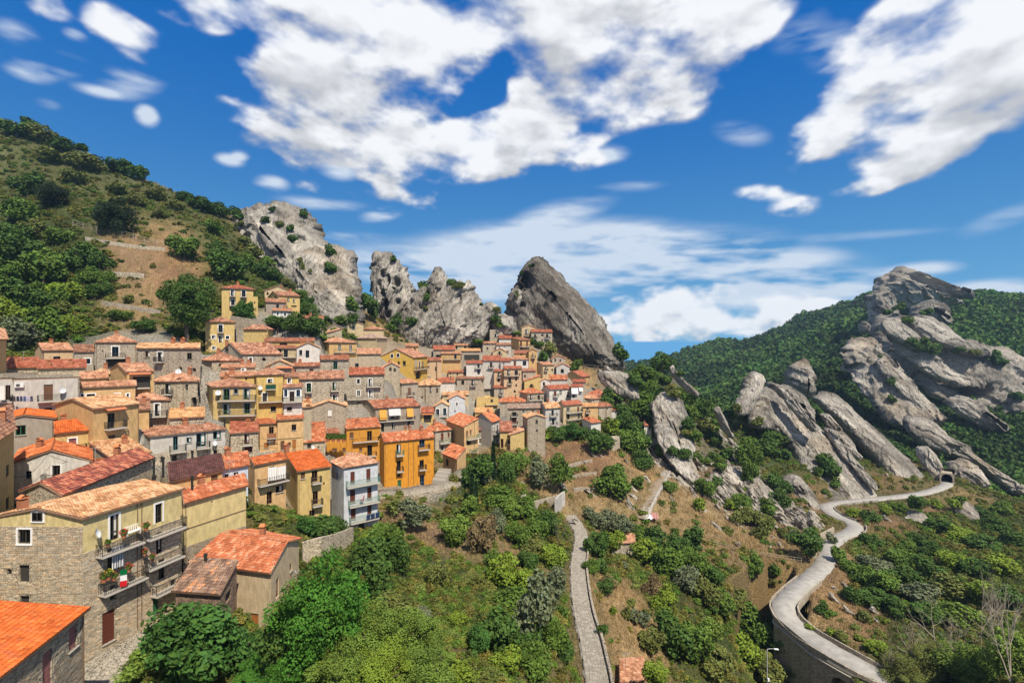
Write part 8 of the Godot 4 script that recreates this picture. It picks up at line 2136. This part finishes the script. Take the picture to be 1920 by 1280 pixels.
	# --- plants
	plants([
		"p 215 405 36 38 0 2 3 0; p 95 366 30 27 0 37 2 0; b 52 345 32 26 0 37 1 2; a 345 460 33 28 0 36 2 0; b 425 495 36 34 0 1 3 0; b 352 565 52 56 640 1 1 0; a 400 425 20 17 0 36 0 0; b 405 470 22 22 0 36 0 1",
		"a 465 490 20 16 0 1 3 0; b 490 505 20 18 0 5 1 0; b 30 470 42 36 0 4 3 2; a 82 500 44 38 0 4 3 3; b 150 480 36 30 0 2 1 0; b 186 490 24 20 0 2 2 0; b 40 560 44 36 0 4 3 1; c 120 546 34 26 0 0 1 0",
		"b 188 542 24 18 0 3 1 0; o 30 625 40 36 0 4 3 0; a 78 605 42 40 0 4 0 0; a 170 515 24 17 0 3 1 0; a 15 520 36 30 0 4 3 2; b 20 440 34 34 0 4 3 3; h 140 330 26 16 0 37 2 0; a 35 395 34 26 0 37 2 0",
		"h 250 375 24 12 0 2 3 1; h 300 400 18 10 0 36 1 0; h 60 430 30 24 0 2 1 0; a 110 440 26 18 0 2 1 0; a 225 590 24 12 0 0 3 0; b 270 610 30 14 0 0 0 0; h 240 560 12 9 0 3 2 0; c 130 610 22 22 0 0 1 0",
		"c 20 590 34 30 0 4 3 0; a 95 560 30 26 0 4 3 1; a 60 545 26 22 0 4 3 0; a 165 470 20 18 0 2 1 0; h 110 575 20 16 0 4 0 0; a 205 520 18 14 0 3 1 0; b 150 277 16 10 0 37 3 0; b 222 310 30 18 0 37 0 0",
		"b 258 322 20 18 0 37 0 0; b 345 368 20 10 0 36 3 0; b 375 380 30 16 0 36 3 0; b 410 392 24 14 0 36 0 2; b 437 397 14 10 0 36 0 1; b 30 240 34 18 0 37 1 3; h 75 250 30 18 0 37 1 2; b 115 272 30 16 0 37 1 1",
		"b 55 230 14 9 0 37 1 0; h 150 300 40 18 0 37 2 0; h 90 290 34 16 0 37 1 1; h 220 355 26 12 0 2 3 2; h 290 365 22 12 0 36 3 0; h 330 385 20 12 0 36 3 0; a 498 492 16 14 0 5 1 0; b 515 515 20 15 0 5 2 0",
		"h 540 535 20 14 0 5 2 0; a 560 552 22 14 0 10 3 0; b 585 565 24 15 0 10 3 3; a 612 580 22 14 0 10 0 0; b 635 595 22 16 0 10 0 0; h 478 470 16 14 0 5 1 0; h 455 450 14 10 0 5 1 1; b 600 598 20 12 0 10 0 0",
		"b 570 583 24 16 0 10 3 1; f 455 583 22 22 600 1 2 0; b 520 606 28 18 0 10 1 2; b 552 605 30 22 0 10 1 1; b 590 612 30 22 0 10 2 0; b 575 578 24 18 0 10 3 2; a 630 625 16 12 0 10 0 1; a 640 600 16 14 0 10 0 2",
		"b 495 413 13 7 0 5 3 4; b 510 392 10 6 0 5 3 5; b 545 428 9 8 0 5 3 2; b 548 447 11 10 0 5 3 1; b 572 400 9 9 0 5 3 3; b 620 470 12 13 0 5 0 1; b 615 503 14 14 0 5 0 2; h 563 487 6 8 0 5 2 1",
		"h 565 500 5 9 0 5 2 2; h 580 508 5 5 0 5 2 3; b 450 408 14 8 0 36 0 2; h 455 420 12 8 0 5 1 2; h 525 420 10 6 0 5 3 0; a 660 572 14 18 0 10 0 0; b 690 568 16 20 0 6 1 0; b 700 585 9 22 0 6 2 1",
		"b 668 598 12 12 0 10 0 0; b 742 600 16 14 0 6 2 0; a 734 612 12 12 0 6 2 0; b 773 602 13 12 0 6 2 2; a 798 538 14 12 0 7 1 0; a 800 558 8 10 0 7 1 0; h 800 578 7 5 0 7 1 0; b 846 530 9 12 0 7 3 0",
		"h 858 535 14 7 0 7 3 0; b 736 485 9 7 0 6 3 0; b 928 598 14 12 0 7 0 0; h 932 580 10 8 0 7 0 0; a 940 610 12 6 0 9 1 0; b 978 512 6 5 0 8 1 0; b 993 498 4 4 0 8 3 0; b 905 570 5 4 0 7 0 0",
		"h 968 553 4 8 0 9 3 0; b 1725 648 20 14 0 34 3 2; b 1745 652 20 16 0 34 3 1; b 1708 640 14 12 0 34 3 2; b 1800 656 20 8 0 34 3 3; h 1822 660 18 8 0 34 3 0; b 1868 668 16 14 0 34 3 4; b 1880 678 16 12 0 29 3 0",
		"b 1668 714 10 8 0 34 3 1; b 1674 748 8 9 0 34 3 1; b 1650 668 5 4 0 34 3 2; b 1905 742 14 12 0 29 3 0; a 1735 640 12 8 0 34 3 1; a 1690 575 12 9 0 34 3 2; b 1740 585 14 8 0 34 3 3; b 1660 585 10 8 0 34 3 4",
		"a 1705 600 16 8 0 34 3 0; b 1162 662 14 20 0 19 3 3; h 1030 654 13 16 0 9 0 0; a 1010 645 14 8 0 9 2 0; b 1018 668 10 11 0 9 2 0; a 1078 686 14 13 0 9 0 0; h 1090 678 8 8 0 9 0 0; a 898 640 14 9 0 7 2 0",
		"h 885 645 22 8 0 7 2 0; b 1000 640 8 8 0 9 1 0; a 960 624 16 6 0 9 1 0; a 868 663 16 6 0 7 2 0; a 1200 695 18 16 0 32 3 2; b 1240 680 26 22 0 32 3 0; a 1225 705 20 16 0 32 3 1; a 1212 725 26 18 0 32 1 0",
		"b 1230 745 24 22 0 32 1 1; a 1250 712 14 10 0 32 3 0; b 1190 715 16 18 0 32 1 0; a 1205 755 28 24 0 32 1 0; b 1222 775 26 24 0 32 1 2; b 1135 745 14 20 0 19 3 2; c 1150 735 12 12 0 19 3 0; b 1165 775 22 22 0 19 0 1",
		"b 1180 795 26 28 0 19 0 2; b 1220 800 26 24 0 32 2 0; b 1200 825 16 28 845 20 0 0; a 1180 825 30 30 0 20 0 0; c 1145 800 16 18 0 19 2 0; a 1140 760 16 12 0 19 3 0; b 1160 745 14 10 0 19 3 1; b 1275 700 11 9 0 32 3 0",
		"h 1262 735 14 12 0 32 3 0; a 1290 740 22 26 0 32 0 2; b 1310 765 26 24 0 32 0 0; a 1290 775 22 26 0 32 0 1; a 1330 755 16 14 0 32 0 2; a 1335 775 14 14 0 32 0 0; b 1290 800 18 20 0 32 2 0; a 1308 815 18 14 0 32 0 1",
		"h 1325 800 14 14 0 32 0 0; a 1340 800 16 18 0 32 0 3; b 1340 820 18 14 0 32 0 0; h 1285 810 14 10 0 32 2 1; f 1068 808 22 18 0 18 0 0; b 1045 812 24 18 0 18 0 0; b 1124 826 28 26 0 20 1 0; b 1090 812 18 14 0 19 1 0",
		"c 1030 815 16 12 0 18 0 0; a 1046 880 28 32 925 18 2 2; o 1010 890 30 30 0 18 2 0; a 962 866 34 28 0 18 2 1; h 1000 860 12 10 0 18 2 0; b 950 885 22 26 0 18 2 0; b 895 882 34 34 0 17 0 0; b 907 862 16 18 0 18 1 0",
		"y 925 870 7 40 0 18 1 0; y 885 925 8 34 0 17 0 1; y 893 930 5 26 0 17 0 2; o 910 900 14 14 0 17 0 0; a 1150 898 40 34 0 20 2 0; b 1205 862 22 20 0 20 0 0; a 1196 905 18 14 0 21 1 0; a 1240 842 20 20 0 20 0 0",
		"b 1262 845 14 9 0 32 2 0; b 1285 850 18 12 0 21 3 2; a 1305 858 22 12 0 21 0 0; h 1310 850 10 8 0 32 2 2; b 1215 870 18 12 0 21 3 1; a 1255 912 17 15 0 21 0 0; a 1322 912 22 20 0 41 3 0; c 1310 945 13 17 0 41 1 0",
		"c 1368 945 14 10 0 41 0 0; a 1400 850 20 30 0 33 1 2; a 1400 880 20 26 0 33 1 3; a 1410 828 16 14 0 33 1 1; h 1385 790 16 12 0 33 1 0; b 1452 820 34 18 0 33 3 2; b 1440 835 30 20 0 33 3 1; b 1470 850 16 12 0 33 0 1",
		"h 1380 765 10 9 0 33 3 0; h 1420 790 16 10 0 33 3 0; b 1365 850 14 12 0 33 1 0; b 1340 855 14 10 0 41 3 2; a 1350 870 16 12 0 41 3 0; a 1330 865 10 9 0 41 3 0; b 1345 905 14 13 0 41 3 1; a 1390 940 22 20 0 41 0 0",
		"h 1430 975 22 20 0 41 0 0; h 1398 965 20 18 0 41 0 1; b 1455 905 24 22 0 33 2 1; b 1462 935 22 20 0 33 2 2; a 1440 950 16 16 0 41 0 0; b 1480 915 12 12 0 33 2 0; b 1555 880 16 26 0 33 0 2; b 1545 860 14 16 0 33 0 0",
		"a 1535 885 8 10 0 33 0 0; a 1565 905 12 12 0 28 3 0; d 1364 905 8 26 0 41 3 0; b 1512 1012 35 28 1052 26 3 0; a 1410 1060 24 22 1085 26 1 0; a 1455 1070 15 14 1090 26 1 0; a 1470 1053 5 5 0 26 3 0; a 1440 985 14 12 0 41 0 0",
		"h 1425 1000 16 12 0 41 0 2; h 1470 1000 10 9 0 26 3 0; h 1380 970 12 14 0 41 0 0; c 1600 960 18 10 0 28 3 0; b 1632 968 16 12 0 28 0 0; b 1620 1010 12 12 0 28 2 0; c 1660 955 22 9 0 28 0 0; b 1722 940 17 16 0 29 1 0",
		"b 1715 945 10 10 0 29 1 0; c 1755 945 14 10 0 29 2 1; c 1785 945 12 10 0 29 2 2; a 1800 935 14 8 0 29 2 0; b 1640 1015 14 11 0 28 0 0; a 1560 870 10 10 0 33 0 0; a 1685 950 18 9 0 28 0 0; b 1840 960 22 12 0 29 0 1",
		"a 1880 950 24 14 0 29 0 0; b 1870 985 26 16 0 29 0 2; b 1760 985 30 14 0 29 2 0; c 1800 1000 36 16 0 29 2 0; b 1850 1020 36 18 0 35 3 4; b 1900 1010 26 18 0 29 0 3; b 1720 1010 20 14 0 29 2 0; b 1750 1030 30 16 0 35 3 3",
		"a 1700 1025 26 14 0 28 0 0; a 1690 1045 30 20 0 28 0 0; o 1640 1060 36 22 0 28 2 0; a 1620 1080 30 22 0 28 2 1; a 1660 1090 40 26 0 28 2 2; b 1700 1085 34 24 0 35 1 2; b 1740 1065 34 22 0 35 3 2; c 1790 1050 36 20 0 35 3 2",
		"b 1830 1065 34 20 0 35 3 1; c 1880 1060 34 22 0 35 3 3; o 1730 1110 36 22 0 35 1 0; h 1780 1100 40 24 0 35 3 0; c 1840 1110 40 24 0 35 3 1; b 1890 1120 36 26 0 35 0 0; b 1640 1120 30 18 0 30 3 0; b 1600 1115 22 16 0 30 3 0",
		"b 1680 1135 30 18 0 35 1 3; o 1560 1010 10 12 0 28 1 0; a 1570 1040 16 16 0 28 2 1; a 1590 1060 18 14 0 28 2 2; h 1620 1155 15 10 0 30 3 0; b 1540 1140 14 12 0 27 0 0; a 1555 1150 12 9 0 27 0 0; c 1520 1175 12 6 0 27 0 0",
		"h 1580 1195 22 10 0 30 3 0; c 1560 1185 14 8 0 30 3 0; c 1640 1210 24 12 0 30 0 0; b 1740 1150 36 20 0 35 1 1; l 1800 1150 40 24 0 35 3 0; o 1140 980 28 26 0 24 3 0; o 1110 970 22 20 0 23 0 0; c 1150 1010 26 22 0 24 1 0",
		"b 1120 1020 24 30 0 24 1 0; o 1170 985 26 22 0 24 3 0; a 1195 1000 22 20 0 24 3 0; b 1230 1010 30 26 0 40 2 0; b 1300 1010 30 26 0 41 2 0; b 1270 1020 26 24 0 40 0 0; c 1215 1035 30 26 0 24 0 0; a 1250 1050 36 30 0 24 0 0",
		"a 1300 1050 34 26 0 41 2 0; s 1225 1100 17 26 0 24 2 2; c 1245 1130 30 28 0 24 2 0; o 1190 1155 16 16 0 22 0 0; o 1205 1160 14 14 0 25 3 0; o 1290 1085 30 26 0 24 0 0; b 1340 1080 24 24 0 41 2 0; h 1320 1110 30 26 0 41 2 0",
		"b 1260 1190 44 42 0 25 3 0; a 1300 1200 42 40 0 25 0 0; h 1220 1200 26 26 0 25 3 0; a 1350 1130 34 28 0 26 1 0; h 1380 1120 26 22 0 26 1 0; a 1400 1160 44 36 0 31 3 2; a 1430 1200 36 34 0 31 3 1; c 1390 1220 40 34 0 31 1 0",
		"h 1340 1240 40 30 0 31 1 0; b 1460 1160 26 26 0 27 1 0; h 1440 1250 44 26 0 31 2 0; a 1110 1060 18 14 0 24 1 0; b 1135 1100 22 16 0 24 2 0; a 1150 1085 20 12 0 24 2 0; b 1125 1060 16 14 0 24 1 0; b 1130 1180 12 14 0 22 0 0",
		"s 1140 1090 16 10 0 24 2 1; c 1150 1145 9 10 0 22 0 0; o 1170 1060 10 10 0 24 2 0; c 1230 1262 26 26 0 25 0 0; h 1175 1150 8 12 0 22 0 0; a 1480 1210 34 26 0 31 0 0; h 1500 1250 30 22 0 31 0 0; l 1330 1180 26 22 0 31 1 0",
		"o 775 962 36 30 1000 17 2 0; l 852 990 34 34 0 17 2 0; s 905 1000 24 42 0 38 3 0; l 960 955 30 22 0 23 1 0; a 985 950 30 26 0 23 1 0; a 940 930 36 22 0 18 2 3; l 880 950 24 22 0 17 0 0; a 1005 990 26 24 0 23 1 1",
		"b 1030 980 20 26 0 23 1 0; d 1050 1000 22 24 0 23 2 0; a 970 1000 26 26 0 23 1 2; o 930 975 22 24 0 17 0 0; h 1000 1030 30 24 0 23 1 0; c 1035 1040 28 26 0 23 2 0; b 990 1050 24 22 0 23 1 0; c 945 1070 36 34 0 38 0 1",
		"c 985 1090 34 30 0 38 0 2; a 925 1050 22 20 0 38 0 0; d 825 1070 26 34 0 38 3 0; h 820 1075 22 28 0 38 3 0; h 880 1085 26 12 0 38 0 0; a 800 1035 20 9 0 38 3 0; a 960 1120 34 26 0 38 0 0; o 1010 1130 40 62 1230 22 1 0",
		"o 1045 1090 26 30 0 22 3 0; b 930 1180 46 48 0 38 0 0; b 985 1190 36 40 0 22 1 0; f 900 1200 30 30 0 38 2 0; a 1040 1190 28 36 0 22 1 1; a 1000 1235 40 34 0 22 1 2; c 950 1240 36 26 0 22 1 0; b 1060 1220 20 24 0 22 1 0",
		"a 1055 1150 12 14 0 22 3 0; b 690 1040 44 40 0 39 0 1; a 720 1000 36 26 0 11 2 0; a 655 1000 14 14 0 39 0 0; b 710 1080 40 36 0 39 0 2; a 640 1085 26 22 0 39 2 0; b 740 1040 26 40 0 38 1 1; b 600 990 44 24 0 39 3 0",
		"f 575 985 26 20 0 39 3 0; b 625 985 22 20 0 39 3 0; h 740 950 14 20 0 17 1 0; c 700 1010 26 20 0 11 2 0; b 720 1110 24 20 0 38 1 2; g 600 1150 88 118 1275 39 2 0; b 530 1190 44 60 1280 14 2 0; g 660 1120 40 50 0 39 2 0",
		"f 360 1200 112 82 1275 15 2 0; l 262 1248 44 32 0 16 2 0; f 450 1215 44 50 0 15 2 0; l 700 1190 70 62 0 38 1 0; l 780 1190 60 50 0 38 2 1; l 640 1250 80 50 0 39 2 0; c 720 1262 90 44 0 38 2 0; l 800 1250 70 40 0 38 2 2",
		"g 560 1262 60 34 0 14 2 2; h 660 1180 34 40 0 39 2 0; o 790 1155 26 24 0 38 2 0; c 850 1262 40 24 0 38 2 0; h 740 1140 40 30 0 38 1 0; c 860 1160 22 16 0 38 2 0; g 480 1265 60 22 0 14 2 1; h 850 1230 14 8 0 38 2 0",
		"h 1750 1240 60 34 0 35 2 0; l 1830 1250 70 44 0 35 2 0; l 1900 1230 50 60 0 35 0 0; h 1700 1262 60 30 0 30 0 0; h 1640 1285 50 20 0 30 2 0; w 1780 1200 70 50 0 35 2 1; w 1850 1180 60 90 0 35 0 1; w 1900 1210 60 90 0 35 0 2",
		"w 1720 1220 46 50 0 35 1 0; w 1810 1230 60 60 0 35 2 2; w 1660 1250 26 36 0 30 0 0; w 1880 1160 40 60 0 35 0 0",
	], ["the tall stone house", "the yellow villa", "the railed terrace wall", "the dry terraces", "the ochre house sliver", "the broad pale cliff", "the slender pillar", "the double peaked rock", "the great dome", "the highest stone house", "the brown shed house", "the white apartment house", "the narrow yellow house", "the large orange house", "the tan house with red roof", "the brick shed", "the flag house", "the lane wall", "the stone tower", "the white cottage", "the ruined hut", "the wooden steps", "the cobbled path", "the top of the cobbled path", "the garden hut", "the low tan shed", "the hairpin retaining wall", "the lowest road bend", "the upper road bend", "the tunnel", "the viaduct", "the lamp post", "the tilted outcrop", "the near pale slab", "the long seamed slab", "the lower right valley slope", "the hillside fence", "the hill crest", "the creeper slope", "the dry stone garden wall", "the white sheets", "the dry grass slope"])
	fillers(road, path)
